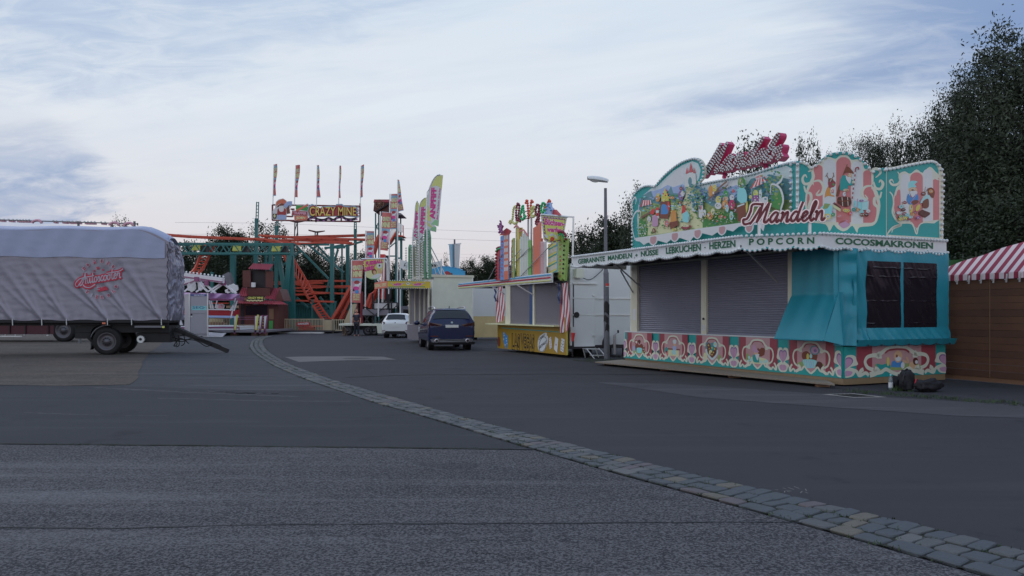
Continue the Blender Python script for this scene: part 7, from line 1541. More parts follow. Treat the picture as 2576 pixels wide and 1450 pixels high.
# fence, danger board
YF = 57.5; f8 = lambda x, y, dY=0.: W(*T8(x, y), YF + dY)
def fence(name, xa, xb, step, yt, yb, label, solid=()):
    c_ = f8(xa, yb); root = empty(name, Vector((c_.x, YF, 0)), label, 'fence'); n = int((xb - xa) / step); mb = MB()
    zt_, zb_ = f8(0, yt).z, f8(0, yb).z; xs = [f8(xa + (xb - xa) * k / n, 0).x for k in range(n + 1)]
    mb.bar((xs[0], YF, zt_), (xs[-1], YF, zt_), .06, .06, 'fence_cream'); mb.bar((xs[0], YF, zb_), (xs[-1], YF, zb_), .06, .06, 'fence_cream')
    for x in xs: mb.bar((x, YF, zb_), (x, YF, zt_), .045, .045, 'fence_cream')
    mb.build('bar_panel', root)
    for x in (xs[0], xs[-1]): mb = MB(); mb.bar((x, YF, 0), (x, YF, zt_ + .05), .09, .09, 'fence_cream'); mb.build('post', root)
    return root
fence('bar_fence', 420, 925, 19, 1190, 1340, 'cream bar fence in front of the coaster drop, behind the danger board')
fence('bar_fence', 1045, 1240, 24, 1198, 1330, 'cream bar fence by the lift track, beside the flat wagon')
root = empty('panel_gate', Vector((f8(985, 1300).x, YF, 0)), 'solid cream gate panel between two bar fences', 'gate'); mb = MB(); mb.prism([f8(*p_, -.05) for p_ in ((935, 1200), (1040, 1200), (1040, 1345), (935, 1345))], Vector((0, .06, 0)), 'fence_cream'); mb.build('panel', root); mb = MB(); [mb.bar(Vector((f8(x, 0).x, YF, 0)), f8(x, 1192), .1, .1, 'fence_cream') for x in (932, 1043)]; mb.build('post', root)
root = empty('low_platform', Vector((f8(700, 1380).x, YF - 1, 0)), 'low steel base platform under the ride fence', 'platform'); mb = MB(); mb.box((f8(690, 0).x, YF + 2, .16), (f8(1150, 0).x - f8(380, 0).x, 6, .12), mat='dark_steel'); mb.box((f8(690, 0).x, YF - .98, .06), (f8(970, 0).x - f8(400, 0).x, .5, .10), mat='alu'); mb.build('deck', root)
root = empty('danger_sign', Vector((f8(672, 1350).x, YF - .5, 0)), 'dark red board reading DANGER! over a small mine cart at the fence', 'sign')
mb = MB(); mb.prism([f8(*p_, -.45) for p_ in ((585, 1235), (600, 1228), (740, 1225), (762, 1240), (760, 1270), (735, 1278), (600, 1280), (585, 1268))], Vector((0, .06, 0)), 'sign_red'); text(mb, 'DANGER!', lambda a_, b_: f8(605 + 135 * a_, 1262 - 24 * b_ - 6 * a_, -.47), 'banner_white', bold=.03); mb.build('board', root)
mb = MB(); mb.prism([f8(*p_, -.45) for p_ in ((610, 1292), (800, 1290), (780, 1330), (630, 1335))], Vector((0, .6, 0)), 'sign_red'); [mb.tube(f8(x, 1338, -.5), f8(x, 1338, -.38), .25, n=12, mat='brown_paint') for x in (650, 735, 785)]; mb.bar(f8(672, 1285, -.2), f8(672, 1230, -.2), .1, .1, 'bark_paint'); mb.build('mine_cart', root)

# ------------------------------------------------------------------ swinging-arm ride at the left
YR = 52.; r3 = lambda x, y, dY=0.: W(*D3(x, y), YR + dY); root = empty('swing_ride', Vector((r3(400, 1300).x, YR + 4, 0)), 'folded white and purple swing ride with diagonal struts behind the covered trailer', 'fairground ride')
paint('ride_white', (156, 148, 162)); paint('ride_purple', (92, 52, 84)); paint('ride_red', (110, 20, 30)); paint('violet_tarp', (108, 84, 124), rough=.35)
for pts, w, m_ in ((((-200, 490, 3), (720, 612, 0)), .35, 'ride_white'), (((60, 690, 6), (330, 600, 3)), .3, 'ride_white'), (((60, 620, 5), (500, 600, 4)), .25, 'ride_white')):
    mb = MB(); a0, b0 = r3(*pts[0]), r3(*pts[1]); mb.bar(a0, b0, w * .6, w, m_); mb.bar(a0 - Vector((0, .2, w * .3)), b0 - Vector((0, .2, w * .3)), .05, .08, 'ride_purple'); arm = mb.build('arm', root)
    mb = MB(); bulbs(mb, [a0 + Vector((0, 0, w * .5 + .08)), b0 + Vector((0, 0, w * .5 + .08))], .075, .36, 'bulb_white', 6, 4); mb.build('bulb_strip', arm)
for p_, q_ in (((340, 615), (165, 770)), ((345, 620), (500, 770)), ((480, 670), (330, 775)), ((480, 675), (610, 790)), ((690, 650), (500, 770)), ((710, 665), (540, 785)), ((715, 655), (905, 795))):
    mb = MB(); mb.bar(r3(*p_, .5), r3(*q_, .2), .11, .11, 'ride_white'); mb.build('strut', root)
for x, y in ((343, 590), (482, 645), (695, 630), (722, 640)): mb = MB(); mb.bar(r3(x, y - 30, .3), r3(x, y + 35, .3), .26, .26, 'ride_purple'); mb.build('pivot', root)
mb = MB(); mb.grid(lambda s, t_: r3(-120 + 1080 * s, 772 + 30 * s + (60 + 20 * math.sin(s * 3)) * t_ + 8 * math.sin(s * 21 + t_ * 3) * t_, -.3 + .25 * math.sin(t_ * 3 + s * 30)), 60, 6, 'violet_tarp'); mb.build('cover_cloth', root)
mb = MB(); mb.prism([r3(*p_, 1.5) for p_ in ((520, 840), (950, 840), (940, 890), (530, 895))], Vector((0, 1, 0)), 'ride_purple'); mb.build('canopy', root)
for q in (((510, 1020), (860, 1025), (850, 1110), (505, 1105)), ((-40, 1035), (150, 1035), (150, 1105), (-40, 1105))):
    mb = MB(); mb.prism([r3(*p_, .5) for p_ in q], Vector((0, 1.2, 0)), 'ride_red'); mb.prism([r3(x, y, .45) for x, y in (q[3], q[2], (q[2][0] + 5, q[2][1] + 30), (q[3][0] - 5, q[3][1] + 30))], Vector((0, 1.2, 0)), 'mount_blue'); mb.bar(r3(*q[0], .4), r3(*q[1], .4), .06, .08, 'ride_white'); g_ = mb.build('gondola', root)
for p_, q_ in (((905, 800), (825, 1140)), ((915, 900), (870, 1040)), ((95, 850), (75, 1030)), ((85, 950), (115, 1030)), ((520, 890), (545, 1010)), ((630, 895), (605, 1000)), ((545, 900), (575, 1010)), ((880, 920), (815, 1040))): mb = MB(); mb.bar(r3(*p_, .4), r3(*q_, .4), .07, .07, 'ride_white'); mb.build('hanger', root)
mb = MB(); dk = lambda x, dY: Vector((r3(x, 1290).x, YR + dY, 0))
mb.prism([r3(*p_, -.6) for p_ in ((-160, 1270), (950, 1262), (950, 1310), (-160, 1312))], Vector((0, 8, 0)), 'ride_purple', 'stripe_white'); mb.prism([r3(*p_, -1.2) for p_ in ((-160, 1318), (1310, 1318), (1310, 1345), (-160, 1345))], Vector((0, 7, 0)), 'shutter_grey')
for k in range(20): mb.box(r3(505 + k * 22, 1300, -.62), (.1, .03, .1), mat='bulb_white')
for x in (880, 1175, 1290, 400, 0): mb.box(r3(x, 1375, -.5), (.4, .5, .45), mat='bark_paint')
mb.prism([r3(500, 1325, -1.3), r3(760, 1350, -1.3), Vector((r3(985, 1410).x, YR - 3.5, .03)), Vector((r3(720, 1410).x, YR - 3.5, .03)), r3(500, 1360, -1.3)], Vector((0, 0, -.05)), 'alu'); mb.build('platform', root)
for x in (875, 1170, 1300, 1235):
    mb = MB(); t_ = r3(x, 1105, -1.2); b_ = r3(x, 1350, -1.2); tl_ = -1 if x != 1300 else 1
    mb.prism([r3(x - 12, 1360, -1.2), r3(x + 10, 1360, -1.2), r3(x + 45, 1100, -1.2), r3(x - 8, 1110, -1.2)], Vector((0, .12, 0)), 'ride_purple'); mb.prism([r3(x - 2, 1290, -1.22), r3(x + 5, 1290, -1.22), r3(x + 30, 1112, -1.22), r3(x - 2, 1118, -1.22)], Vector((0, .015, 0)), 'banner_white')
    if x < 1200: mb.bar(r3(x + 10, 1310, -1.25), r3(x + 42, 1095, -1.25), .10, .06, 'lightning_yellow')
    mb.build('gate_post', root)
mb = MB()
for y in (1130, 1170, 1210, 1250, 1305): mb.bar(r3(1185, y, -1.1), r3(1290, y, -1.1), .04, .04, 'lightning_yellow')
for y in (1130, 1160, 1240, 1270): mb.bar(r3(905, y, -1.1), r3(1165, y, -1.1), .03, .03, 'ride_purple' if y < 1200 else 'fence_cream')
for k in range(14): mb.bar(r3(520 + k * 22, 1150, 2), r3(520 + k * 22, 1240, 2), .04, .04, 'fence_cream')
mb.bar(r3(510, 1150, 2), r3(830, 1150, 2), .05, .05, 'fence_cream')
for k in range(4): mb.bar(r3(60 + k * 14, 1110, 1), r3(110 + k * 10, 1240, 1), .05, .05, 'ride_white')
mb.build('railing', root)
mb = MB(); mb.prism([r3(*p_, 3) for p_ in ((510, 925), (780, 925), (780, 940), (510, 940))], Vector((0, .3, 0)), 'coaster_orange'); mb.prism([r3(*p_, 2.5) for p_ in ((615, 1010), (625, 950), (690, 940), (735, 960), (720, 1015))], Vector((0, .1, 0)), 'banner_white'); mb.prism([r3(*p_, 2.4) for p_ in ((645, 1000), (655, 960), (690, 955), (705, 1000))], Vector((0, .05, 0)), 'flag_pink')
for x0 in (520, 760, 870): mb.prism([r3(x0, 965, 2.6), r3(x0 + 60, 965, 2.6), r3(x0 + 60, 1000, 2.6), r3(x0, 1000, 2.6)], Vector((0, .1, 0)), 'fence_cream')
mb.prism([r3(*p_, 2.2) for p_ in ((515, 1160), (690, 1150), (690, 1200), (515, 1200))], Vector((0, .3, 0)), 'path_tan'); mb.prism([r3(*p_, 2.1) for p_ in ((515, 1200), (730, 1200), (720, 1240), (515, 1240))], Vector((0, .3, 0)), 'brown_paint'); mb.build('scenery_board', root)
for cx_, cy_, rx, ry in ((265, 700, 60, 70), (395, 690, 40, 60), (850, 720, 75, 60), (780, 760, 40, 30)):
    mb = MB(); mb.prism([r3(cx_ + rx * math.cos(k * .4) * (1 + .12 * math.sin(k * 2.3)), cy_ + ry * math.sin(k * .4) * (1 + .12 * math.cos(k * 3.1)), 3.5) for k in range(16)], Vector((0, .15, 0)), 'stripe_white'); mb.build('cloud_board', root)
# advertising cabinet
YC = 48.5; c3 = lambda x, y: W(*D3(x, y), YC); cx0 = c3(245, 1400); root = empty('equipment_cabinet', Vector((c3(370, 1400).x, YC + .7, 0)), 'grey metal equipment cabinet with a faded turquoise logo, between trailer drawbar and ramp', 'cabinet')
PC_ = simple_sign_plane(YC); zt_ = PC_.uz(*D3(370, 800))[1]; x0, x1 = c3(250, 0).x, c3(498, 0).x; xs = c3(160, 0).x
pale = 'cabinet_grey'; paint('cabinet_grey', (104, 108, 122), var=.06); paint('cab_teal', (84, 140, 150), var=.15); paint('cab_blue', (50, 56, 110))
xb0 = (464 - CX) / FOC * (YC + 1.6); mb = MB(); mb.hexa([Vector(p_) for z in (.05, zt_) for p_ in ((x0, YC, z), (x1, YC, z), (x1 * 1.036, YC + 1.6, z), (xb0, YC + 1.6, z))], pale)
mb.build('body', root)
mb = MB(); a = Art(mb, PC_, D3, .004, .002); mb.prism([PC_.X(*D3(*p_), .04) for p_ in ((262, 835), (492, 835), (492, 1365), (262, 1365))], -PC_.n * .04, pale); a.o = .042
for k in range(10): a.poly('cab_teal' if 2 < k < 7 else pale, (275, 925 + k * 15), (488, 925 + k * 15), (488, 940 + k * 15), (275, 940 + k * 15))
a.o += .002; text(mb, 'SEG', quad(PC_, D3(288, 1010), D3(445, 1010), D3(445, 975), D3(288, 975), a.o), 'cab_blue', bold=.0); a.line('cab_blue', .03, (445, 995), (466, 995), k=1); a.oval('black_paint', 275, 1092, 12, 14); a.oval('banner_white', 275, 1122, 14, 9); mb.build('door', root)
mb = MB(); mb.prism([PC_.X(*D3(*p_), .05) for p_ in ((262, 805), (496, 805), (496, 832), (262, 832))], -PC_.n * .05, 'cab_blue'); text(mb, 'BECK+CO', quad(PC_, D3(310, 828), D3(455, 828), D3(455, 812), D3(310, 812), .052), 'lilac_cloud', bold=.03); mb.build('name_strip', root)
mb = MB(); [mb.bar((x, YC - .05, 0), (x, YC - .05, zt_ + .04), .07, .07, 'alu') for x in (x0 - .02, x1 + .02)]; mb.build('frame', root)
# ------------------------------------------------------------------ covered semi-trailer on the left
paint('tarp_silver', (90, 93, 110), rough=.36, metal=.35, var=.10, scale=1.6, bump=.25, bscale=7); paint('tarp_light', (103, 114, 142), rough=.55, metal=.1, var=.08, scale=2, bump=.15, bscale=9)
paint('logo_red', (126, 26, 48), var=.05); paint('logo_pale', (112, 116, 134), var=.05); paint('wheel_steel', (60, 62, 70), rough=.45, metal=.4); paint('truck_maroon', (46, 12, 26), rough=.4); paint('black_frame', (16, 17, 22), rough=.6)
TB = G(267, 894); TD = Vector((-.985, -.174, 0)); tx = (424 - CX) / FOC; 
TP = Plane((TB.x, TB.y), (TD.x, TD.y)); u1 = TP.uz(425, 700)[0]; TO = TP.P(u1, 0); TP = Plane((TO.x, TO.y), (TD.x, TD.y)); back_ = -TP.n
tr = empty('covered_trailer', TO, 'long trailer under a crumpled silver tarpaulin with a red round emblem', 'trailer')
q1_ = lambda X, Y_: TP.uz(*V1(X, Y_)); LT = 9.0; zb = q1_(700, 962)[1]; ztop = q1_(700, 96)[1]; zseam = q1_(700, 400)[1]
eyes = [q1_(x, 960)[0] for x in (1445, 1180, 965, 600, 380, 120)] + [7.2, 8.2]
def tdisp(u_, z):
    hz = (z - zb); d = .02 * mnoise.noise(Vector((u_ * .6, z * .6, 2))) + .006 * mnoise.noise(Vector((u_ * 2, z * 7, 4)))
    for i, e in enumerate(eyes):
        for sl, am, wd in ((.62, .042, .05), (.36, .020, .035), (.95, .018, .045)):
            c_ = e + sl * hz * (1 + .1 * i % .3); w = wd + hz * .05
            x = (u_ - c_) / w
            if abs(x) < 4: d += am * (1 if i in (0, 2) else .7) * math.exp(-x * x) * max(0, min(1, 1.15 - hz / 2.3)) * min(1, hz * 3 + .3)
    if hz < .35: d += .008 * math.sin(u_ * 21) * (1 - hz / .35)
    return d
def ztop_at(u_): return ztop - .014 * u_ - .42 * max(0, 1 - u_ / 1.05) ** 1.6 + .02 * math.sin(u_ * 2.2)
def side(s, t_):
    u_ = LT * s ** 1.05; zt_ = ztop_at(u_) - .20; z = zb + (zt_ - zb) * t_ + .02 * math.sin(u_ * 5) * (1 - t_); return TP.P(u_, z, .04 + tdisp(u_, z) * (1 if t_ < .9 else (1 - t_) * 10))
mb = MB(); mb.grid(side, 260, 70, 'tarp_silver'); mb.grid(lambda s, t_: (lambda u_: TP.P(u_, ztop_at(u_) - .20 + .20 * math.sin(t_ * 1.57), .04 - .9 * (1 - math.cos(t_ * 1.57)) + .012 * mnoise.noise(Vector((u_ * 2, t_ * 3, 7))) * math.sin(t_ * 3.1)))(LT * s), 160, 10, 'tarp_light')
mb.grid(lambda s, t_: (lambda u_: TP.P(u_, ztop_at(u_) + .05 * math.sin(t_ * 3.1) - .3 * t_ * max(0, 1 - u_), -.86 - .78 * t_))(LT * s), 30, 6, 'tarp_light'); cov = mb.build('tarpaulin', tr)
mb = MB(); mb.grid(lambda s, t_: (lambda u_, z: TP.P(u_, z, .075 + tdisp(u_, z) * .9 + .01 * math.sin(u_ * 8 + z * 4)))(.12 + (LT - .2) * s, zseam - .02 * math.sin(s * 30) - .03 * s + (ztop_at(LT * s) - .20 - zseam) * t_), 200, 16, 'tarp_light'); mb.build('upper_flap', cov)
# crumpled end
def endf(s, t_):
    z = zb - .02 + (ztop_at(0) - .16 - zb) * t_; w = 1.35; x = -s * w
    q_ = .5 * mnoise.noise(Vector((s * 3, z * 1.1, 6))); r_ = .07 * mnoise.noise(Vector((s * 3, z * 1.6 + q_, 11))) - .12 * abs(mnoise.noise(Vector((s * 5 + q_ * 2, z * 2.2 + q_ * 4, 3)))) - .05 * abs(mnoise.noise(Vector((s * 12 - q_ * 5, z * 6 + q_ * 7, 8))))
    bul = .30 * math.sin(min(1, s * 1.25) * 1.57) * (.85 + .15 * math.sin(t_ * 3.14)) * (1 - .75 * max(0, t_ - .72) / .28)
    return TP.P(-bul * .62 - r_ * .8, z - .1 * s * max(0, t_ - .8) * 4, .05 - s * 1.6 + r_)
mb = MB(); mb.grid(endf, 50, 90, 'tarp_silver'); mb.grid(lambda s, t_: endf(s, 1) + (TP.P(.04, ztop_at(0) - .01 - .32 * s, -.02 - s * 1.6) - endf(s, 1)) * t_, 20, 6, 'tarp_light'); mb.build('end_cover', cov)
mb = MB(); mb.path([TP.P(.02 + .03 * math.sin(k * 1.9), zb + (ztop - zb - .7) * k / 24, .10) for k in range(25)], .012, 5, 'black_frame')
mb.build('lashing', cov)
for e in eyes[:6]: mb = MB(); mb.tube(TP.P(e, zb - .18, .06), TP.P(e, zb + .05, .09), .016, n=5, mat='stripe_white'); mb.build('strap', cov)
# emblem
lg = lambda X, Y_, o: (lambda q: TP.P(q[0], q[1], .062 + tdisp(*q) + o))(TP.uz(*T7(X, Y_)))
mb = MB(); L7 = .1586 / PX / FOC * TO.y     # metres per unit of the enlarged emblem
def letter(ch, x, y, ang, sz=100, wd=86):
    ca, sa = math.cos(ang), math.sin(ang)
    for o_, m_, bd_ in ((-.002, 'logo_red', .07), (.001, 'logo_pale', -.005)): text(mb, ch, lambda a_, b_: lg(x + ((a_ - .5) * ca * wd * (.35 if ch == 'I' else 1) + (b_ - .5) * sa * sz), y + ((a_ - .5) * sa * wd * (.35 if ch == 'I' else 1) - (b_ - .5) * ca * sz), o_ + .01), m_, bold=bd_)
for ch, x, y, g_ in (('E', 560, 485, -40), ('D', 665, 385, -28), ('M', 830, 310, -12), ('U', 1010, 295, 4), ('N', 1170, 345, 20), ('D', 1300, 430, 33), ('D', 655, 1065, 34), ('I', 755, 1150, 22), ('E', 880, 1190, 8), ('B', 1020, 1195, -5), ('O', 1180, 1150, -20), ('L', 1300, 1045, -38), ('D', 1370, 925, -62)): letter(ch, x, y, R(g_))
sq = [(480, 880), (1490, 705), (1490, 440), (480, 610)]
def sm(a_, b_):
    c_ = [Vector(p_) for p_ in sq]; p_ = (c_[0] * (1 - a_) + c_[1] * a_) * (1 - b_) + (c_[3] * (1 - a_) + c_[2] * a_) * b_; return Vector((p_.x, p_.y))
sts = [spline([sm(*p_) for p_ in s_], 6) for s_ in script('Autoscooter')]
sts += [spline([Vector(p_) for p_ in l_], 6) for l_ in ([(560, 700), (480, 830), (400, 930), (350, 880), (400, 790), (500, 720), (780, 665)], [(540, 880), (600, 940), (720, 950), (850, 870)], [(1130, 600), (1300, 570), (1450, 540), (1550, 480)])]
for w_, m_, o_ in ((92, 'logo_red', .004), (24, 'logo_pale', .015)):
    for i, s_ in enumerate(sts): ribbon(mb, s_, w_, lambda a_, o: lg(a_[0], a_[1], o_ + i * .0006), m_)
for cx_, cy_, r_ in ((915, 465, 56), (822, 535, 38), (1038, 508, 38)):
    P_ = [lg(cx_ + r_ * (1 if k % 2 == 0 else .42) * math.sin(k * math.pi / 5), cy_ - r_ * (1 if k % 2 == 0 else .42) * math.cos(k * math.pi / 5), .02) for k in range(10)]; c_ = lg(cx_, cy_, .02); mb.add([c_] + P_, [(0, 1 + k, 1 + (k + 1) % 10) for k in range(10)], mat='logo_red')
P_ = [lg(x, y, .022) for x, y in ((912, 1065), (930, 1000), (925, 950), (985, 945), (1010, 962), (1050, 930), (1110, 925), (1150, 955), (1188, 1010))]; mb.add(P_, [tuple(range(9))], mat='logo_red')
for k in range(4): ribbon(mb, [Vector((885, 965 + k * 22)), Vector((960, 955 + k * 22))], 10, lambda a_, o: lg(a_[0], a_[1], .026), 'logo_red' if k % 2 else 'logo_pale')
ribbon(mb, [Vector((925, 830)), Vector((945, 950))], 7, lambda a_, o: lg(a_[0], a_[1], .02), 'logo_red'); mb.build('emblem', cov)
# chassis
mb = MB(); bx = lambda X0, Y0, X1, Y1, o0, o1, m_: mb.prism([TP.P(*q1_(*p_), o0) for p_ in ((X0, Y1), (X1, Y1), (X1, Y0), (X0, Y0))], -TP.n * (o0 - o1), m_)
bx(-300, 958, 1500, 985, .02, -1.7, 'black_frame'); bx(-300, 986, 1480, 1012, -.25, -.45, 'black_frame'); bx(-300, 986, 1480, 1012, -1.8, -2.0, 'black_frame'); bx(640, 1015, 1490, 1075, -.3, -2.0, 'black_frame'); bx(1190, 1078, 1490, 1165, -.4, -1.9, 'black_frame'); bx(640, 1078, 790, 1130, -.3, -1.8, 'black_frame'); bx(1200, 1012, 1465, 1030, .0, -.1, 'pole_grey'); mb.build('chassis', tr)
mb = MB(); bx(915, 982, 945, 998, .05, .02, 'vorange'); mb.build('reflector', tr)
mb = MB(); bx(1448, 1016, 1468, 1032, .02, -.02, 'lightning_yellow'); mb.build('marker', tr)
def wheel(cx_, cy_, r_, off, rim_r, w=.32, parent=tr, pl=TP, steel='wheel_steel'):
    u_, z = pl.uz(cx_, cy_); z = r_; c_ = pl.P(u_, z, off); wr = empty('wheel', c_, None, None, parent=parent); mb = MB()
    mb.lathe(c_, [(rim_r, -.02), (r_ * .8, .0), (r_ * .96, -.02), (r_, -.06), (r_, -w + .05), (r_ * .94, -w)], ax=pl.n, n=36, mat='rubber'); mb.build('tyre', wr)
    mb = MB(); mb.lathe(c_, [(rim_r * 1.02, -.015), (rim_r * .93, -.01), (rim_r * .86, -.08), (rim_r * .5, -.10), (rim_r * .42, -.04), (rim_r * .30, -.03), (rim_r * .28, .02), (0, .03)], ax=pl.n, n=28, mat=steel)
    for k in range(10): t_ = k * .628; p_ = c_ + pl.d * rim_r * .42 * math.cos(t_) + Vector((0, 0, rim_r * .42 * math.sin(t_))); mb.tube(p_ - pl.n * .05, p_ + pl.n * .0, .018, n=6, mat='black_frame')
    mb.build('rim', wr)
rw = 120 * .4482 / PX / FOC * TO.y
wheel(*V1(950, 1160), rw, .0, rw * .64); wheel(*V1(950, 1160), rw, -1.75, rw * .64); wheel(*V1(-220, 1160), rw, .0, rw * .64)
mb = MB(); c_ = TP.P(q1_(950, 1160)[0], rw, -.15)
mb.grid(lambda s, t_: c_ + TP.d * (rw * 1.2) * math.cos(R(40 - 65 + 160 * s - 10) - .6 + .5) + Vector((0, 0, (rw * 1.2) * math.sin(R(-35 + 160 * s) + .3))) * 1.0 + TP.n * (-.35 + .35 * t_), 16, 1, 'black_frame')
mb.path([c_ + TP.n * .02 + TP.d * rw * 1.2 * math.cos(R(a_)) + Vector((0, 0, rw * 1.2 * math.sin(R(a_)))) for a_ in range(-10, 100, 12)], .02, 5, 'pole_grey'); mb.prism([TP.P(*q1_(*p_), -.05) for p_ in ((765, 1120), (790, 1100), (830, 1170), (802, 1228), (810, 1160))], TP.n * -.3, 'rubber'); mb.build('mudguard', tr)
mb = MB(); c_ = TP.P(*q1_(1235, 1135), -.35); mb.tube(c_, c_ + TP.n * .1, .13, n=14, mat='stripe_white'); mb.tube(c_ + TP.n * .1, c_ + TP.n * .12, .05, n=8, mat='black_frame'); mb.build('reel', tr)
a0, b0 = TP.P(*q1_(1500, 1045), -.9), TP.P(*q1_(1995, 1250), -.9); b0.z = max(.06, b0.z); mb = MB(); mb.bar(a0, b0, .10, .16, 'black_frame'); mb.bar(a0 - TP.n * .6, b0, .10, .12, 'black_frame'); mb.bar(a0, a0.lerp(b0, .85) + Vector((0, 0, .06)), .14, .10, 'black_frame')
for pts in ([(1490, 1120), (1560, 1140), (1700, 1150), (1800, 1205), (1850, 1175)], [(1480, 1060), (1530, 1180), (1500, 1200), (1560, 1130), (1640, 1180)], [(1500, 1150), (1580, 1160), (1680, 1130), (1830, 1165)], [(1540, 1100), (1550, 1190), (1520, 1210)], [(1590, 1080), (1600, 1170), (1570, 1200)], [(1185, 960), (1190, 990), (1175, 1040)]): mb.path([TP.P(*q1_(*p_), -.8 if pts[0][0] > 1300 else .06) for p_ in spline([Vector(p_) for p_ in pts], 5)], .018, 5, 'rubber')
mb.build('drawbar', tr)
for u_ in (8.5,): mb = MB(); mb.bar(TP.P(u_, 0, -.5), TP.P(u_, 1.0, -.5), .1, .1, 'black_frame'); mb.box(TP.P(u_, .02, -.5), (.3, .3, .04), mat='black_frame'); mb.build('support_leg', tr)
# dark red trailer further back, seen under the covered one
YM = 40.; pm = simple_sign_plane(YM); root = empty('maroon_trailer', Vector((pm.X(*V1(200, 1040)).x, YM + 1, 0)), 'dark red trailer side seen beneath the silver covered trailer', 'trailer'); mb = MB(); z0, z1 = pm.uz(*V1(0, 1088))[1], 2.6
mb.hexa([Vector(p_) for z in (max(.25, z0), z1) for p_ in ((-45, YM, z), (pm.X(*V1(480, 0)).x, YM, z), (pm.X(*V1(480, 0)).x, YM + 2.4, z), (-45, YM + 2.4, z))], 'truck_maroon'); mb.prism([Vector((pm.X(*V1(480, 0)).x, YM + .2, 1.0)), Vector((pm.X(*V1(700, 0)).x, YM + .2, 1.0)), Vector((pm.X(*V1(700, 0)).x, YM + .2, 2.2)), Vector((pm.X(*V1(480, 0)).x, YM + .2, 2.2))], Vector((0, 2, 0)), 'black_frame'); mb.build('body', root)
mb = MB(); [mb.bar(pm.X(*V1(x, 1088), .03), pm.X(*V1(x, 1000), .03), .05, .04, 'black_frame') for x in (90, 230, 435)]; mb.bar(Vector((-45, YM - .04, pm.X(*V1(0, 1000)).z)), pm.X(*V1(475, 1000), .04), .06, .05, 'alu'); mb.build('rail', root)
mb = MB(); [mb.bar(pm.X(*V1(x0, y), .5), pm.X(*V1(x1, y), .5), .05, .05, 'alu') for x0, x1, y in ((60, 250, 1104), (100, 105, 1092), (190, 195, 1092), (268, 272, 1092), (470, 485, 1095))]; mb.build('underride_bar', root)
pw = Plane((0, YM + .1), (1, 0)); wheel(*V1(572, 1062), .60, .1, .40, parent=root, pl=pw)
# string of ride lights over the roof line, a bumper-car ride's edge
YL = 38.; pr_ = simple_sign_plane(YL); root = empty('ride_light_truss', Vector((pr_.X(0, 560).x, YL, 0)), 'thin truss with folded pinkish light ornaments above the covered trailer', 'light truss'); mb = MB(); rx = lambda x, y: pr_.X(*V1(x, y))
mb.bar(rx(-200, 62), rx(1228, 104), .05, .05, 'pole_grey'); mb.bar(rx(1228, 96), rx(1228, 118), .05, .05, 'pole_grey')
for x in (-150, 700, 1200): p_ = rx(x, 80); mb.bar(Vector((p_.x, YL + .1, 0)), p_, .08, .08, 'pole_grey')
mb.build('truss', root)
for x, w in ((15, 40), (97, 40), (205, 110), (490, 26), (575, 40), (665, 100), (800, 90), (920, 36)): mb = MB(); y = 62 + (x + 200) * .0294; mb.prism([rx(x - w / 2, y + 14), rx(x + w / 2, y + 16), rx(x + w / 2, y - 4), rx(x - w / 2, y - 6)], Vector((0, .2, 0)), 'flag_pink'); bulbs(mb, [rx(x - w / 2, y - 8), rx(x + w / 2, y - 6)], .05, .14, 'lilac_cloud', 5, 4); mb.build('light_ornament', root)
for x in (330, 1020, 1150): mb = MB(); y = 62 + (x + 200) * .0294; mb.path([rx(x + 42 * math.cos(R(a_)), y + 20 - 26 * math.sin(R(a_))) for a_ in range(0, 181, 20)], .07, 5, 'flag_pink'); mb.build('light_ornament', root)

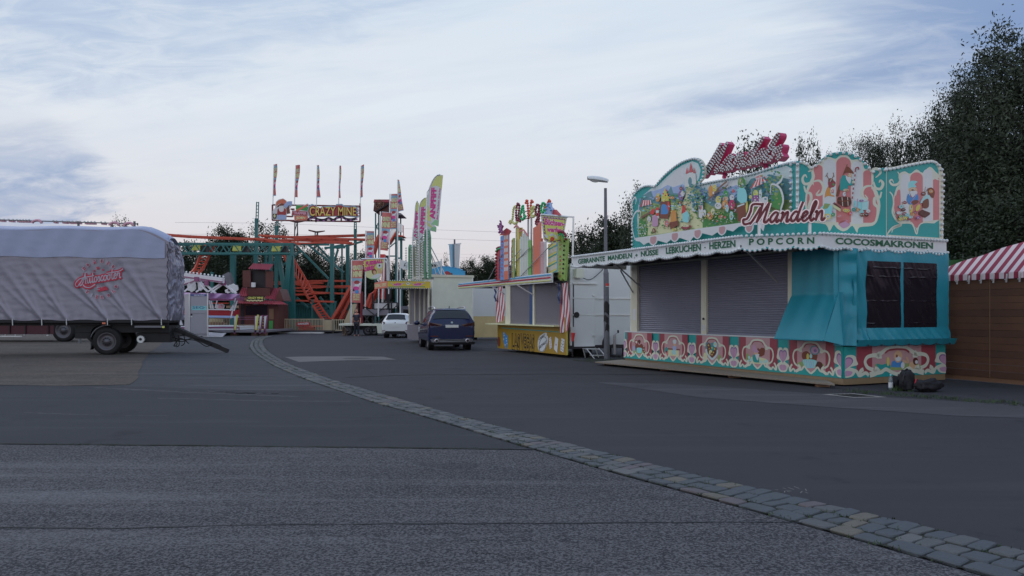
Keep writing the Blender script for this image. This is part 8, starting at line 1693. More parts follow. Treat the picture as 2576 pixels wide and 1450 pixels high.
# ------------------------------------------------------------------ cars
pmat('car_blue', (.010, .018, .075), .25, var=0, coat=.7, spec=.3); paint('car_white', (176, 182, 200), rough=.3, var=0, coat=.6); pmat('car_glass', (.015, .017, .02), .05, var=0, spec=.8); pmat('tail_red', (.10, .008, .01), .15, var=0, coat=1.); paint('plate', (172, 166, 156), var=0); paint('trim_black', (20, 20, 26), rough=.6); paint('rail_alu', (130, 136, 150), rough=.3, metal=.8); pmat('tail_dark', (.05, .006, .008), .12, var=0, coat=1.)
def car(name, label, pos, ang, L, secs, paintm, wb, rear_ax, r_w, track, extras):
    root = empty(name, pos, label, 'car'); ca, sa = math.cos(ang), math.sin(ang)
    T = lambda x, y, z: pos + Vector((x * ca - y * sa, x * sa + y * ca, z))
    def prof(sec):      # half outline from the sill up to the roof centre
        y, zs, w, zb_, wb_, zr, wr = sec
        return [(0, y, zs), (w * .80, y, zs), (w * .97, y, zs + .10), (w, y, zs + (zb_ - zs) * .45), (w * .985, y, zb_ - (zb_ - zs) * .15), (wb_, y, zb_), (wb_ + (wr - wb_) * .5, y, zb_ + (zr - zb_) * .55), (wr, y, zr - .05), (wr * .86, y, zr), (wr * .5, y, zr + .025), (0, y, zr + .035)]
    P_ = [prof(s_) for s_ in secs]; mb = MB(); n = len(P_[0])
    for sx in (1, -1):
        mb.add([T(sx * a_[0], a_[1], a_[2]) for p_ in P_ for a_ in p_], [(i * n + j, i * n + j + 1, (i + 1) * n + j + 1, (i + 1) * n + j) for i in range(len(P_) - 1) for j in range(1, n - 1)], True, paintm)
        mb.add([T(sx * a_[0], a_[1], a_[2]) for p_ in P_ for a_ in p_[:2]], [(i * 2, i * 2 + 1, i * 2 + 3, i * 2 + 2) for i in range(len(P_) - 1)], False, 'trim_black')
        for q_ in (P_[0], P_[-1]): mb.add([T(sx * a_[0], a_[1], a_[2]) for a_ in q_], [tuple(range(n))], mat=paintm)
    # wheel arches
    for y in (rear_ax, rear_ax + wb):
        for sx in (1, -1):
            wmax = track + .02; c_ = T(sx * (wmax), y, r_w); ax = T(sx, 0, 0) - pos; mb.lathe(c_, [(0, -.2), (r_w * 1.12, -.2), (r_w * 1.12, .035), (r_w * 1.2, .03), (r_w * 1.22, -.02)], ax=ax, n=24, mat='trim_black', smooth=False)
    mb.build('body', root)
    for y in (rear_ax, rear_ax + wb):
        for sx in (1, -1):
            c_ = T(sx * (track + .045), y, r_w); ax = (T(sx, 0, 0) - pos).normalized(); wr = empty('wheel', c_, None, None, parent=root); mb = MB(); mb.lathe(c_, [(r_w * .66, 0), (r_w * .9, .0), (r_w, -.04), (r_w, -.20), (r_w * .9, -.24), (0, -.24)], ax=ax, n=28, mat='rubber'); mb.build('tyre', wr)
            mb = MB(); mb.lathe(c_, [(r_w * .67, .0), (r_w * .6, -.04), (r_w * .6, -.08), (0, -.09)], ax=ax, n=24, mat='wheel_steel'); f_ = (T(0, 1, 0) - pos).normalized()
            for k in range(5):
                for o_ in (-.12, .12): t_ = k * 1.2566 + o_; mb.bar(c_ - ax * .03, c_ - ax * .02 + f_ * r_w * .62 * math.cos(t_) + Vector((0, 0, r_w * .62 * math.sin(t_))), .035, .02, 'rail_alu')
            mb.build('rim', wr)
    def lerp_sec(y):
        for a_, b_ in zip(secs, secs[1:]):
            if a_[0] <= y <= b_[0]: t_ = (y - a_[0]) / (b_[0] - a_[0]); return [p_ + (q_ - p_) * t_ for p_, q_ in zip(a_, b_)]
    def surf(sx, y, f_, off=.012):
        _, zs, w, zb_, wb_, zr, wr = lerp_sec(y); return T(sx * (wb_ + (wr - wb_) * f_ + off), y, zb_ + (zr - .05 - zb_) * f_ + off * .3)
    extras(root, T, surf, lerp_sec); return root
def rear_glass(root, T, ls, y0, y1, k0, k1, name='rear_window', off=.016):
    mb = MB()
    def fn(s, t_):
        y = y0 + (y1 - y0) * t_; q_ = ls(y); w = q_[6] * (k0 + (k1 - k0) * t_); x = -w + 2 * w * s; return T(x, y - off * .8, q_[5] + .036 * (1 - (x / q_[6]) ** 2) + off)
    mb.grid(fn, 12, 8, 'car_glass'); return mb.build(name, root)
def side_glass(root, surf, spans):
    for sx in (1, -1):
        for y0, y1, f0, f1, g0, g1 in spans:
            mb = MB(); mb.grid(lambda s, t_: surf(sx, y0 + (y1 - y0) * s, (f0 + (g0 - f0) * s) + ((f1 + (g1 - f1) * s) - (f0 + (g0 - f0) * s)) * t_), 6, 4, 'car_glass'); mb.build('side_window', root)
def quad_part(root, T, name, pts, mat, th=.02, label=None):
    mb = MB(); mb.prism([T(*p_) for p_ in pts], (T(0, 1, 0) - T(0, 0, 0)) * th, mat); return mb.build(name, root, label=label)
suv = [(0., .42, .84, .92, .84, .96, .80), (.05, .34, .90, 1.08, .90, 1.12, .82), (.12, .32, .935, 1.16, .91, 1.21, .82), (.28, .30, .945, 1.16, .91, 1.48, .75), (.40, .30, .945, 1.16, .91, 1.61, .69), (.75, .30, .945, 1.13, .90, 1.65, .66), (1.6, .30, .945, 1.08, .90, 1.67, .66), (2.6, .30, .945, 1.03, .90, 1.63, .63), (3.0, .30, .945, .99, .90, 1.55, .62), (3.75, .30, .94, .97, .88, 1.05, .72), (4.4, .32, .90, .90, .82, .94, .66), (4.68, .40, .78, .72, .70, .80, .5)]
def suv_ex(root, T, surf, ls):
    rear_glass(root, T, ls, .14, .345, .90, .86); side_glass(root, surf, [(.62, .98, .16, .80, .10, .86), (1.05, 1.95, .10, .88, .10, .88), (2.02, 3.15, .10, .88, .10, .60)])
    for sx in (1, -1):
        q_ = [(sx * .935, .13, 1.17), (sx * .90, .02, 1.13), (sx * .40, -.012, 1.05), (sx * .43, -.012, .99), (sx * .62, -.01, .94), (sx * .905, .03, .94), (sx * .95, .16, .99)]
        l_ = quad_part(root, T, 'tail_light', q_, 'tail_dark', .03); quad_part(l_, T, 'lamp_strip', [(sx * .84, -.012, .93), (sx * .50, -.03, .90), (sx * .50, -.03, .88), (sx * .84, -.012, .90)], 'tail_red', .02) if False else None
        quad_part(root, T, 'reflector', [(sx * .86, .0, .60), (sx * .55, -.035, .60), (sx * .55, -.035, .56), (sx * .86, .0, .56)], 'tail_red', .05)
        mb = MB(); mb.tube(T(sx * .62, -.05, .40), T(sx * .62, .2, .40), .07, n=14, mat='trim_black'); mb.lathe(T(sx * .62, -.055, .40), [(.055, 0), (.085, 0), (.085, .1)], ax=(T(0, 1, 0) - T(0, 0, 0)), n=14, mat='rail_alu'); mb.build('exhaust', root)
        mb = MB(); mb.path([T(sx * .60, .55, 1.66), T(sx * .63, .7, 1.74), T(sx * .64, 1.6, 1.76), T(sx * .63, 2.5, 1.72), T(sx * .60, 2.65, 1.65)], .022, 6, 'rail_alu'); mb.build('roof_rail', root)
        mb = MB(); mb.ball(T(sx * 1.08, 3.05, 1.08), .13, 10, 6, 'car_blue', (1, .7, .8)); mb.bar(T(sx * .88, 3.05, 1.02), T(sx * 1.02, 3.05, 1.04), .05, .05, 'trim_black'); mb.build('wing_mirror', root)
    quad_part(root, T, 'bumper_trim', [(-.80, -.02, .34), (.80, -.02, .34), (.86, -.01, .46), (.70, -.04, .50), (.50, -.045, .49), (.42, -.045, .46), (-.42, -.045, .46), (-.50, -.045, .49), (-.70, -.04, .50), (-.86, -.01, .46)], 'pole_grey', .06)
    quad_part(root, T, 'bumper_trim', [(-.92, .05, .24), (.92, .05, .24), (.93, .02, .345), (-.93, .02, .345)], 'trim_black', .15)
    quad_part(root, T, 'number_plate', [(-.26, -.025, .92), (.26, -.025, .92), (.26, -.025, 1.03), (-.26, -.025, 1.03)], 'plate', .03)
    mb = MB(); mb.tube(T(0, .1, 1.12), T(0, .03, 1.12), .045, n=14, mat='rail_alu'); mb.tube(T(0, .03, 1.12), T(0, .02, 1.12), .03, n=4, mat='sky_blue'); mb.build('emblem', root)
    mb = MB(); mb.prism([T(0, .75, 1.68), T(0, .95, 1.69), T(0, .82, 1.78), T(0, .74, 1.79)], (T(.015, 0, 0) - T(0, 0, 0)), 'trim_black'); mb.build('antenna', root)
    mb = MB(); mb.grid(lambda s, t_: T(-.62 + 1.24 * s, .34 + .16 * t_, 1.60 + .06 * t_ + .03 * math.sin(s * 3.14)), 8, 2, 'car_blue'); mb.build('spoiler', root)
RL, RR = G(1080, 881.5), G(1196, 884); cpos = G(1138, 886) ; cpos.y = 30.7; cpos.x = (1137 - CX) / FOC * 30.7
car('dark_blue_car', 'dark blue sport utility car seen from behind, parked before the cream stall wall', cpos, R(13), 4.7, suv, 'car_blue', 2.86, .92, .37, .82, suv_ex)
hat = [(0., .36, .76, .80, .74, .84, .66), (.05, .28, .82, .92, .80, .96, .68), (.16, .24, .85, .96, .82, 1.02, .70), (.42, .24, .86, .98, .82, 1.38, .60), (.62, .24, .86, .98, .82, 1.44, .57), (1.4, .24, .86, .95, .82, 1.47, .57), (2.2, .24, .86, .93, .82, 1.42, .56), (3.1, .24, .85, .88, .80, .98, .62), (3.7, .28, .80, .78, .72, .82, .5), (3.95, .36, .66, .64, .6, .70, .4)]
def hat_ex(root, T, surf, ls):
    rear_glass(root, T, ls, .20, .40, .88, .84); side_glass(root, surf, [(.70, 1.2, .12, .8, .10, .86), (1.27, 2.35, .10, .86, .10, .75)])
    for sx in (1, -1):
        quad_part(root, T, 'tail_light', [(sx * .845, .10, .99), (sx * .66, .03, .98), (sx * .60, .0, .88), (sx * .70, -.01, .80), (sx * .86, .08, .84)], 'tail_red', .04)
        quad_part(root, T, 'reflector', [(sx * .78, .0, .46), (sx * .58, -.03, .47), (sx * .62, -.03, .43), (sx * .78, .0, .42)], 'tail_red', .05)
        mb = MB(); mb.ball(T(sx * .96, 2.5, .98), .10, 8, 5, 'car_white', (1, .7, .8)); mb.build('wing_mirror', root)
    quad_part(root, T, 'bumper_trim', [(-.70, -.005, .24), (.70, -.005, .24), (.56, -.03, .42), (-.56, -.03, .42)], 'trim_black', .06); quad_part(root, T, 'number_plate', [(-.26, -.02, .66), (.26, -.02, .66), (.26, -.02, .77), (-.26, -.02, .77)], 'plate', .03)
    mb = MB(); mb.grid(lambda s, t_: T(-.55 + 1.1 * s, .36 + .2 * t_, 1.40 + .06 * t_ + .03 * math.sin(s * 3.14)), 8, 2, 'car_white'); mb.build('spoiler', root); mb = MB(); mb.tube(T(0, .05, .90), T(0, .01, .90), .045, n=10, mat='trim_black'); mb.build('emblem', root)
hp = G(994, 851); hp = Vector(((994 - CX) / FOC * 46.2, 46.2, 0)); car('white_car', 'small white hatchback seen from behind beside the football stall', hp, R(-2), 3.95, hat, 'car_white', 2.49, .75, .31, .72, hat_ex)

# ------------------------------------------------------------------ flat wagon, person and dog
YW = 51.3; w2 = lambda x, y, dY=0.: W(*D2(x, y), YW + dY); root = empty('flat_wagon', Vector((w2(400, 1150).x, YW + 1, 0)), 'low flat wagon carrying folded steel frames beside the white hatchback', 'wagon')
mb = MB(); mb.prism([w2(*p_) for p_ in ((22, 1140), (735, 1145), (735, 1178), (22, 1172))], Vector((0, 2.3, 0)), 'cream_wall'); mb.prism([w2(*p_) for p_ in ((650, 1178), (735, 1178), (735, 1300), (665, 1300))], Vector((0, 2.2, 0)), 'cream_wall'); mb.build('deck', root)
mb = MB(); mb.prism([w2(*p_, .4) for p_ in ((110, 1175), (640, 1178), (630, 1240), (120, 1240))], Vector((0, 1.5, 0)), 'black_frame'); mb.build('chassis', root)
pw = Plane((0, YW), (1, 0))
for x in (165, 500, 600): wheel(*D2(x, 1260), .34, -.05, .2, parent=root, pl=pw)
mb = MB()
for x, y0, w_ in ((330, 750, .09), (393, 610, .14), (415, 620, .07), (583, 640, .1), (843, 650, .14), (893, 770, .08), (988, 800, .08)): mb.bar(w2(x, 1140, 1), w2(x, y0, 1), w_, w_, 'maroon' if x < 420 else 'black_frame')
mb.prism([w2(*p_, .8) for p_ in ((415, 900), (845, 910), (845, 1000), (415, 998))], Vector((0, 1.2, 0)), 'shutter_grey'); mb.prism([w2(*p_, 1.2) for p_ in ((610, 800), (980, 800), (985, 885), (610, 890))], Vector((0, .3, 0)), 'alu')
for p_, q_ in (((430, 850), (610, 995)), ((845, 800), (630, 995)), ((930, 890), (1000, 830)), ((450, 1010), (520, 1130)), ((520, 1010), (450, 1120)), ((620, 1010), (600, 1140)), ((640, 1130), (800, 1020)), ((420, 1005), (900, 1005)), ((560, 795), (1000, 795))): mb.bar(w2(*p_, .7), w2(*q_, .7), .06, .06, 'dark_steel')
mb.prism([w2(*p_, 2.8) for p_ in ((100, 1130), (230, 820), (330, 810), (290, 900), (215, 1130))], Vector((0, .2, 0)), 'fence_cream'); mb.build('folded_frame', root)
def skin_body(name, verts, edges, radii, mat, parent, root_i=0, levels=2):
    me = bpy.data.meshes.new(name); o = bpy.data.objects.new(name, me); COL.objects.link(o); o.parent = parent
    me.from_pydata([Vector(v_) for v_ in verts], edges, []); sk = o.modifiers.new('skin', 'SKIN'); sk.use_smooth_shade = True
    for sv_, r_ in zip(me.skin_vertices[0].data, radii): sv_.radius = (r_, r_) if not isinstance(r_, tuple) else r_
    me.skin_vertices[0].data[root_i].use_root = True
    sb = o.modifiers.new('sub', 'SUBSURF'); sb.levels = levels; sb.render_levels = levels
    me.materials.append(MATS[mat]); return o
pp = G(897, 847); pp.y = 49.4; pp.x = (897 - CX) / FOC * 49.4
per = empty('person', pp, 'person in a dark T-shirt and dark trousers standing beside the wagon, holding a leash', 'person')
paint('navy_shirt', (30, 30, 44), var=.1); paint('jeans', (20, 22, 34), var=.15); paint('skin', (132, 96, 84), var=.05)
V_ = [(0, 0, .90), (0, 0, 1.10), (0, 0, 1.30), (0, 0, 1.44), (0, 0, 1.50), (-.16, 0, 1.38), (-.24, -.02, 1.12), (-.22, -.08, .88), (-.22, -.10, .80), (.16, 0, 1.38), (.24, .02, 1.12), (.24, -.04, .88), (.24, -.05, .80), (-.09, 0, .86), (-.10, -.01, .48), (-.11, 0, .09), (-.12, -.10, .04), (.09, 0, .86), (.11, -.01, .48), (.12, 0, .09), (.14, -.10, .04)]
E_ = [(0, 1), (1, 2), (2, 3), (3, 4), (3, 5), (5, 6), (6, 7), (7, 8), (3, 9), (9, 10), (10, 11), (11, 12), (0, 13), (13, 14), (14, 15), (15, 16), (0, 17), (17, 18), (18, 19), (19, 20)]
body = skin_body('body', V_, E_, [.14, .13, .15, .09, .055, .065, .045, .036, .03, .065, .045, .036, .03, .095, .062, .04, .035, .095, .062, .04, .035], 'skin', per)
skin_body('shirt', [V_[i] for i in (0, 1, 2, 3, 5, 9)] + [(-.225, -.01, 1.19), (.225, .01, 1.19)], [(0, 1), (1, 2), (2, 3), (3, 4), (3, 5), (4, 6), (5, 7)], [.165, .155, .175, .10, .085, .085, .062, .062], 'navy_shirt', per)
skin_body('trousers', [V_[i] for i in (0, 13, 14, 15, 17, 18, 19)], [(0, 1), (1, 2), (2, 3), (0, 4), (4, 5), (5, 6)], [.155, .115, .08, .06, .115, .08, .06], 'jeans', per)
mb = MB(); o_ = pp
mb.ball(o_ + Vector((0, -.01, 1.63)), .105, 16, 12, 'skin', (.82, .95, 1.15)); mb.ball(o_ + Vector((0, -.105, 1.62)), .018, 6, 5, 'skin', (1, 1, 1.6))
for sx in (-1, 1): mb.ball(o_ + Vector((sx * .034, -.095, 1.645)), .012, 6, 5, 'ink'); mb.ball(o_ + Vector((sx * .088, 0, 1.63)), .022, 6, 5, 'skin', (.5, 1, 1.4))
mb.ball(o_ + Vector((0, -.098, 1.575)), .02, 6, 4, 'rose', (1.3, .4, .35)); mb.build('head', per)
mb = MB(); mb.ball(o_ + Vector((0, .012, 1.665)), .108, 14, 8, 'bark_paint', (.86, .98, 1.02)); mb.build('hair', per)
for sx, y0 in ((-1, -.10), (1, -.05)):
    for k in range(5):
        b_ = o_ + Vector((sx * .22 + (k - 2) * .014 * (1 if k else 1.4), y0, .79)); mb = MB() if k == 0 else mb; mb.tube(b_, b_ + Vector((0, -.01, -.05 + .01 * abs(k - 2))), .009, .008, 6, 'skin'); mb.tube(b_ + Vector((0, -.01, -.05 + .01 * abs(k - 2))), b_ + Vector((0, -.03, -.075)), .008, .007, 6, 'skin')
    mb.build('hand', per)
dp = G(868, 847); dp.y = 49.0; dp.x = (867 - CX) / FOC * 49.0; dog = empty('dog', dp, 'brindled brown dog on a leash beside the standing person', 'dog'); paint('dog_fur', (62, 52, 46), var=.5, scale=14)
DV = [(0, .15, .42), (0, -.05, .44), (0, -.22, .46), (0, -.30, .58), (0, -.36, .64), (0, -.46, .61), (-.07, -.2, .30), (-.07, -.17, .17), (-.07, -.2, .03), (.07, -.2, .30), (.07, -.24, .17), (.07, -.22, .03), (-.07, .17, .34), (-.08, .22, .2), (-.08, .16, .03), (.07, .17, .34), (.08, .26, .2), (.08, .2, .03), (0, .28, .46), (0, .38, .56), (-.04, -.33, .72), (.04, -.33, .72)]
skin_body('body', DV, [(0, 1), (1, 2), (2, 3), (3, 4), (4, 5), (2, 6), (6, 7), (7, 8), (2, 9), (9, 10), (10, 11), (0, 12), (12, 13), (13, 14), (0, 15), (15, 16), (16, 17), (0, 18), (18, 19), (4, 20), (4, 21)], [.10, .11, .13, .08, .075, .035, .05, .03, .03, .05, .03, .03, .065, .035, .03, .065, .035, .03, .03, .015, .02, .02], 'dog_fur', dog)
mb = MB(); mb.path(spline([dp + Vector((0, -.30, .60)), dp.lerp(pp, .5) + Vector((0, -.1, .52)), pp + Vector((-.22, -.12, .76))], 6), .008, 5, 'black_paint'); lead = mb.build('leash', dog)
# vans half hidden behind the white car
root = empty('parked_van', Vector((W(*D2(1110, 900), 58).x, 59, 0)), 'grey van half hidden between the wagon and the football stall', 'van'); v2 = lambda x, y: W(*D2(x, y), 58); mb = MB(); mb.prism([v2(*p_) for p_ in ((1040, 1120), (1040, 860), (1080, 850), (1170, 860), (1230, 900), (1230, 1120))], Vector((0, 4, 0)), 'pole_grey'); mb.build('body', root); mb = MB(); mb.prism([v2(*p_) + Vector((0, -.03, 0)) for p_ in ((1090, 900), (1175, 905), (1180, 1000), (1090, 1000))], Vector((0, .02, 0)), 'car_glass'); mb.build('window', root)
mb = MB(); mb.tube(Vector((v2(1080, 0).x, 58, .32)), Vector((v2(1080, 0).x, 58.4, .32)), .32, n=14, mat='rubber'); mb.build('wheel', root)
# ------------------------------------------------------------------ trees
def leafmat(name, a, b):
    m = bpy.data.materials.new(name); m.use_nodes = True; nt = NT(m.node_tree); p_ = m.node_tree.nodes['Principled BSDF']
    g = nt.n('ShaderNodeTexCoord').outputs['Object']; c_ = mixc(nt, (noise_tex(nt, g, .9, 4, .7).ss(.35, .65)), a, b); c_ = mixc(nt, (noise_tex(nt, g, 14., 2, .7).ss(.4, .7)) * .5, c_, tuple(x * 1.5 for x in b))
    nt.link(c_, p_.inputs['Base Color']); p_.inputs['Roughness'].default_value = .6; p_.inputs['Specular IOR Level'].default_value = .25; MATS[name] = m
leafmat('leaf_willow', (.030, .041, .026), (.064, .080, .048)); leafmat('leaf_dark', (.020, .028, .016), (.040, .054, .028)); leafmat('leaf_conifer', (.018, .028, .018), (.03, .045, .026)); pmat('bark', (.05, .042, .035), .9, var=.3, scale=3)
protos = {}
def make_proto(kind, seed, n_cl, per, lobes, leaf, aspect, cl_r, mat, up=0.):
    """unit tree 10 m high: trunk with limbs, crown of leaf clusters spread through a few lobes"""
    rg = random.Random(seed); tm = MB(); cm = MB(); tm.mat = 'bark'
    top = max(l_[2] + l_[5] * .55 for l_ in lobes); prev = Vector((0, 0, -.05)); pts = [prev]
    for k in range(1, 8): pts.append(Vector((rg.gauss(0, .10) * k * .4, rg.gauss(0, .10) * k * .4, top * k / 7)))
    for i, (a_, b_) in enumerate(zip(pts, pts[1:])): tm.tube(a_, b_, .26 * (1 - i / 7.6), .26 * (1 - (i + 1) / 7.6), 8, caps=False)
    cs = []
    for i in range(n_cl):
        l_ = rg.choices(lobes, [x[3] * x[4] * x[5] for x in lobes])[0]
        d = Vector((rg.gauss(0, 1), rg.gauss(0, 1), rg.gauss(0, 1))).normalized() * (rg.random() ** .42); c_ = Vector((l_[0] + d.x * l_[3], l_[1] + d.y * l_[4], l_[2] + d.z * l_[5])); cs.append(c_)
        if i % 3 == 0:
            k = min(6, max(1, int(7 * max(.1, (c_.z - .9)) / top))); o_ = pts[k]; m_ = o_.lerp(c_, .55) + Vector((rg.gauss(0, .1), rg.gauss(0, .1), .15)); tm.tube(o_, m_, .055, .03, 5, caps=False); tm.tube(m_, c_, .03, .008, 4, caps=False)
    vs, fs = [], []
    for c_ in cs:
        r_ = cl_r * rg.uniform(.6, 1.35); sx, sy, sz = rg.uniform(.7, 1.2), rg.uniform(.7, 1.2), rg.uniform(.6, 1.1) + up
        for _ in range(int(per * rg.uniform(.6, 1.3))):
            p_ = c_ + Vector((rg.gauss(0, r_ * sx * .5), rg.gauss(0, r_ * sy * .5), rg.gauss(0, r_ * sz * .5)))
            if p_.z < .05: continue
            d = Vector((rg.gauss(0, 1), rg.gauss(0, 1), rg.gauss(0, .8) + up * .5)).normalized(); e = d.orthogonal().normalized(); e = (e * math.cos(rg.random() * 6) + d.cross(e) * math.sin(rg.random() * 6)); e.normalize()
            L = leaf * rg.uniform(.6, 1.3); w = L * aspect; b = len(vs); vs += [p_ - d * L / 2, p_ + e * w / 2, p_ + d * L / 2, p_ - e * w / 2]; fs.append((b, b + 1, b + 2, b + 3))
    cm.v = vs; cm.f = fs; cm.m = [mat] * len(fs); cm.sm = [False] * len(fs)
    t_ = tm.build('trunk'); c_ = cm.build('crown'); protos[kind] = (t_.data, c_.data); bpy.data.objects.remove(t_); bpy.data.objects.remove(c_)
make_proto('willow', 3, 360, 120, [(0, 0, 6.6, 2.3, 2.2, 3.2), (.9, -.3, 4.2, 2.4, 2.3, 2.8), (-1.3, .2, 5.0, 1.9, 1.9, 2.7), (1.2, .3, 7.0, 1.4, 1.5, 2.1), (0, 0, 2.4, 2.4, 2.2, 2.0), (-.3, 0, 8.1, 1.9, 1.8, 1.6), (1.1, .2, 8.3, 1.1, 1.2, 1.2)], .155, .36, .60, 'leaf_willow', .05)
make_proto('willow_b', 9, 350, 120, [(.3, 0, 6.3, 2.2, 2.1, 3.2), (-.9, .3, 4.0, 2.4, 2.2, 2.7), (1.2, -.2, 3.0, 2.2, 2.1, 2.4), (-.6, 0, 8.0, 1.2, 1.2, 1.8)], .155, .36, .58, 'leaf_willow', .05)
make_proto('round', 5, 380, 100, [(0, 0, 6.3, 3.0, 3.0, 3.1), (1.2, .3, 4.6, 2.2, 2.2, 2.0), (-1.3, -.2, 5.0, 2.2, 2.2, 2.2)], .24, .55, .75, 'leaf_dark')
make_proto('bushy', 12, 430, 100, [(0, 0, 5.4, 2.8, 2.8, 4.0), (1.6, .3, 3.4, 2.2, 2.2, 3.0), (-1.6, -.2, 3.2, 2.2, 2.2, 2.9)], .24, .5, .8, 'leaf_dark')
make_proto('airy', 20, 170, 46, [(0, 0, 6.8, 2.8, 2.6, 2.9), (.9, 0, 4.6, 2.3, 2.2, 2.2)], .22, .45, .60, 'leaf_willow', .2)
make_proto('conifer', 31, 170, 70, [(0, 0, 8.8, .4, .4, 1.2), (0, 0, 6.8, .8, .8, 1.4), (0, 0, 4.6, 1.4, 1.4, 1.6), (0, 0, 2.6, 1.8, 1.8, 1.5)], .2, .3, .45, 'leaf_conifer')
def tree(name, kind, x, y, Y, wpx, label, group, rot=0., nat=6.0):
    base = W(x, y, Y); hh = base.z; w = wpx / FOC * Y
    root = empty(name, Vector((base.x, Y, 0)), label, 'tree', group); sc_ = Vector((w / nat, w / nat, hh / 9.9))
    for nm, me in zip(('trunk', 'crown'), protos[kind]):
        o = bpy.data.objects.new(nm, me); COL.objects.link(o); o.parent = root; o.scale = sc_; o.rotation_euler = (0, 0, rot)
gR = 'trees behind the almond stall and the hut'; gC = 'trees behind the coaster'; gM = 'trees beyond the stalls'
for a_ in [
 ('willow_tree', 'willow', 2605, 50, 30, 400, 'tallest willow, cut off by the right edge of the photo', gR, .3, 5.2),
 ('willow_tree', 'willow_b', 2515, 62, 33, 250, 'slim willow reaching the top beside the tallest one', gR, 1.1, 5.2), ('willow_tree', 'willow', 2450, 152, 35, 210, 'willow standing over the striped canvas roof', gR, 2.0, 5.2),
 ('willow_tree', 'willow_b', 2412, 214, 37, 150, 'willow rising directly behind the squirrel end board', gR, 2.9, 5.2), ('willow_tree', 'willow', 2345, 285, 40, 170, 'willow crown just above the right sign board', gR, 4.1, 5.2),
 ('willow_tree', 'willow_b', 2262, 305, 42, 150, 'willow behind the dip between the two right sign boards', gR, .9, 5.2), ('willow_tree', 'willow', 2188, 332, 44, 150, 'willow behind the arched corner board', gR, 5.0, 5.2),
 ('willow_tree', 'willow_b', 2128, 345, 44, 130, 'lowest willow left of the arched corner board', gR, 3.3, 5.2), ('slim_tree', 'airy', 2026, 335, 40, 95, 'slim loose tree standing alone right of the pink bulb word', gR, .4, 5.6),
 ('slim_tree', 'airy', 1905, 335, 40, 170, 'loose tree half hidden by the pink bulb word', gR, 1.7, 5.6), ('slim_tree', 'airy', 1612, 462, 38, 110, 'loose leafy tree peeping out left of the fairy tale mural', gR, 2.6, 5.6),
 ('dark_tree', 'bushy', 2560, 470, 26, 330, 'dark bushy tree filling the gap above the striped roof', gR, .5, 7.4), ('dark_tree', 'bushy', 2410, 530, 30, 260, 'dark bushy tree low behind the end of the almond stall', gR, 2.5, 7.4),
 ('dark_tree', 'round', 1545, 536, 62, 175, 'broad dark tree behind the street lamp', gM, .2, 7.0), ('dark_tree', 'bushy', 1452, 572, 66, 120, 'dark tree between the hanging sign and the street lamp', gM, 1.2, 7.4), ('dark_tree', 'bushy', 1505, 600, 58, 160, 'lower dark tree behind the white trailer wall', gM, 3.0, 7.4),
 ('dark_tree', 'round', 1232, 640, 80, 100, 'dark round tree beside the red end tower of the painted skyline', gM, .8, 7.0), ('dark_tree', 'bushy', 1180, 648, 82, 80, 'dark tree right of the hanging blue and white flag', gM, 2.2, 7.4), ('dark_tree', 'bushy', 1280, 660, 76, 110, 'dark tree behind the painted towers', gM, 4.0, 7.4),
 ('conifer_tree', 'conifer', 1120, 634, 78, 46, 'small pointed conifer left of the hanging blue and white flag', gM, 0, 3.6), ('dark_tree', 'bushy', 1000, 655, 76, 80, 'dark tree behind the landing of the lookout tower', gM, 5.0, 7.4),
 ('dark_tree', 'round', 575, 560, 84, 120, 'round-topped dark tree rising over the orange track', gC, .5, 7.0), ('slim_tree', 'airy', 672, 552, 82, 150, 'loose pale tree under the hat emblem board', gC, 1.5, 5.6), ('dark_tree', 'bushy', 905, 628, 78, 110, 'dark tree behind the right end of the coaster', gC, 2.4, 7.4),
 ('dark_tree', 'bushy', 470, 602, 76, 130, 'dark tree behind the end of the silver tarpaulin', gC, 3.3, 7.4), ('slim_tree', 'airy', 305, 544, 70, 66, 'leafy tree top peeping over the covered trailer', gC, 4.4, 5.6), ('slim_tree', 'airy', 760, 612, 80, 150, 'loose tree behind the upper coaster track', gC, .2, 5.6)]: tree(*a_)
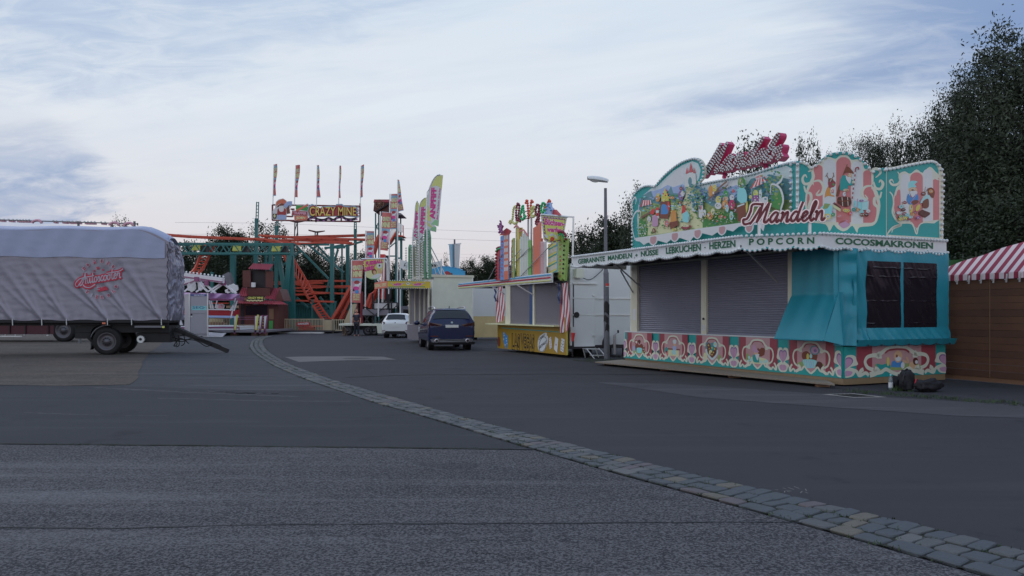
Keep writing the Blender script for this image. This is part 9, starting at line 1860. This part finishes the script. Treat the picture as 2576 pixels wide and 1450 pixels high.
for i, (x, y, Y, w, lab) in enumerate([(530, 640, 72, 150, 'dark bushy tree behind the yellow lamps of the lattice beam'), (620, 625, 74, 150, 'dark bushy tree behind the ticket hut roof'), (700, 640, 73, 150, 'dark bushy tree behind the A-shaped coaster legs'), (780, 628, 75, 150, 'dark bushy tree behind the steep ladder track'), (850, 640, 73, 140, 'dark bushy tree behind the lift track'), (935, 690, 74, 100, 'dark bushy tree low behind the stairs of the lookout'), (440, 660, 72, 120, 'dark bushy tree nearest the trailer end')]):
    tree('dark_tree', 'bushy', x, y, Y, w, lab, gC, i * 1.3, 7.0)
tree('slim_tree', 'airy', 1398, 640, 70, 60, 'faint loose tree behind the painted towers of the casino stall', gM, 0.3, 5.6)
# railway overhead line far behind
def wires(name, pts_list, Y, label, r_=.022):
    root = empty(name, W(1100, pts_list[0][0][1], Y), label, 'overhead wire', 'overhead wires across the sky'); mb = MB()
    for p_ in pts_list: q = spline([W(x, y, Y) for x, y in p_], 8); mb.path(q, r_, 4, 'wire')
    mb.build('wire', root)
paint('wire', (120, 120, 128), var=0)
wires('overhead_wire', [[(440, 560), (700, 563), (1000, 575), (1280, 585), (1470, 592)]], 125, 'uppermost thin wire crossing the sky behind the feather flags')
wires('overhead_wire', [[(440, 590), (700, 590), (1000, 598), (1280, 607), (1470, 613)]], 125, 'second thin wire, just under the uppermost one')
wires('overhead_wire', [[(990, y), (1150, y + 3), (1300, y + 6)] for y in (637, 645, 652, 660, 668)], 140, 'bundle of faint wires low above the far trees', .012)
for x, yt_, wd, lab in ((745, 557, 12, 'dark lattice railway mast with crossbar under the name board'), (796, 582, 11, 'shorter railway mast right of the first one')):
    root = empty('railway_mast', Vector((W(x, 0, 115).x, 115, 0)), lab, 'mast', 'railway masts behind the coaster'); mb = MB(); p_ = W(x, yt_, 115)
    for sx in (-.35, .35): mb.bar(Vector((p_.x + sx * 1.6, 115, 0)), p_ + Vector((sx * .5, 0, 0)), .14, .14, 'dark_steel')
    for k in range(10): a_ = p_.z * k / 10; b_ = p_.z * (k + 1) / 10; mb.bar((p_.x - .45 * (1 - k * .06), 115, a_), (p_.x + .45 * (1 - k * .06), 115, b_), .09, .09, 'dark_steel')
    mb.build('lattice', root); mb = MB(); mb.prism([p_ + Vector(v_) for v_ in ((-1.2, 0, .25), (0, 0, 0), (1.2, 0, .1), (1.2, 0, .0), (0, 0, -.25), (-1.2, 0, .05))], (0, .4, 0), 'hut_brown'); mb.build('crossbar', root)
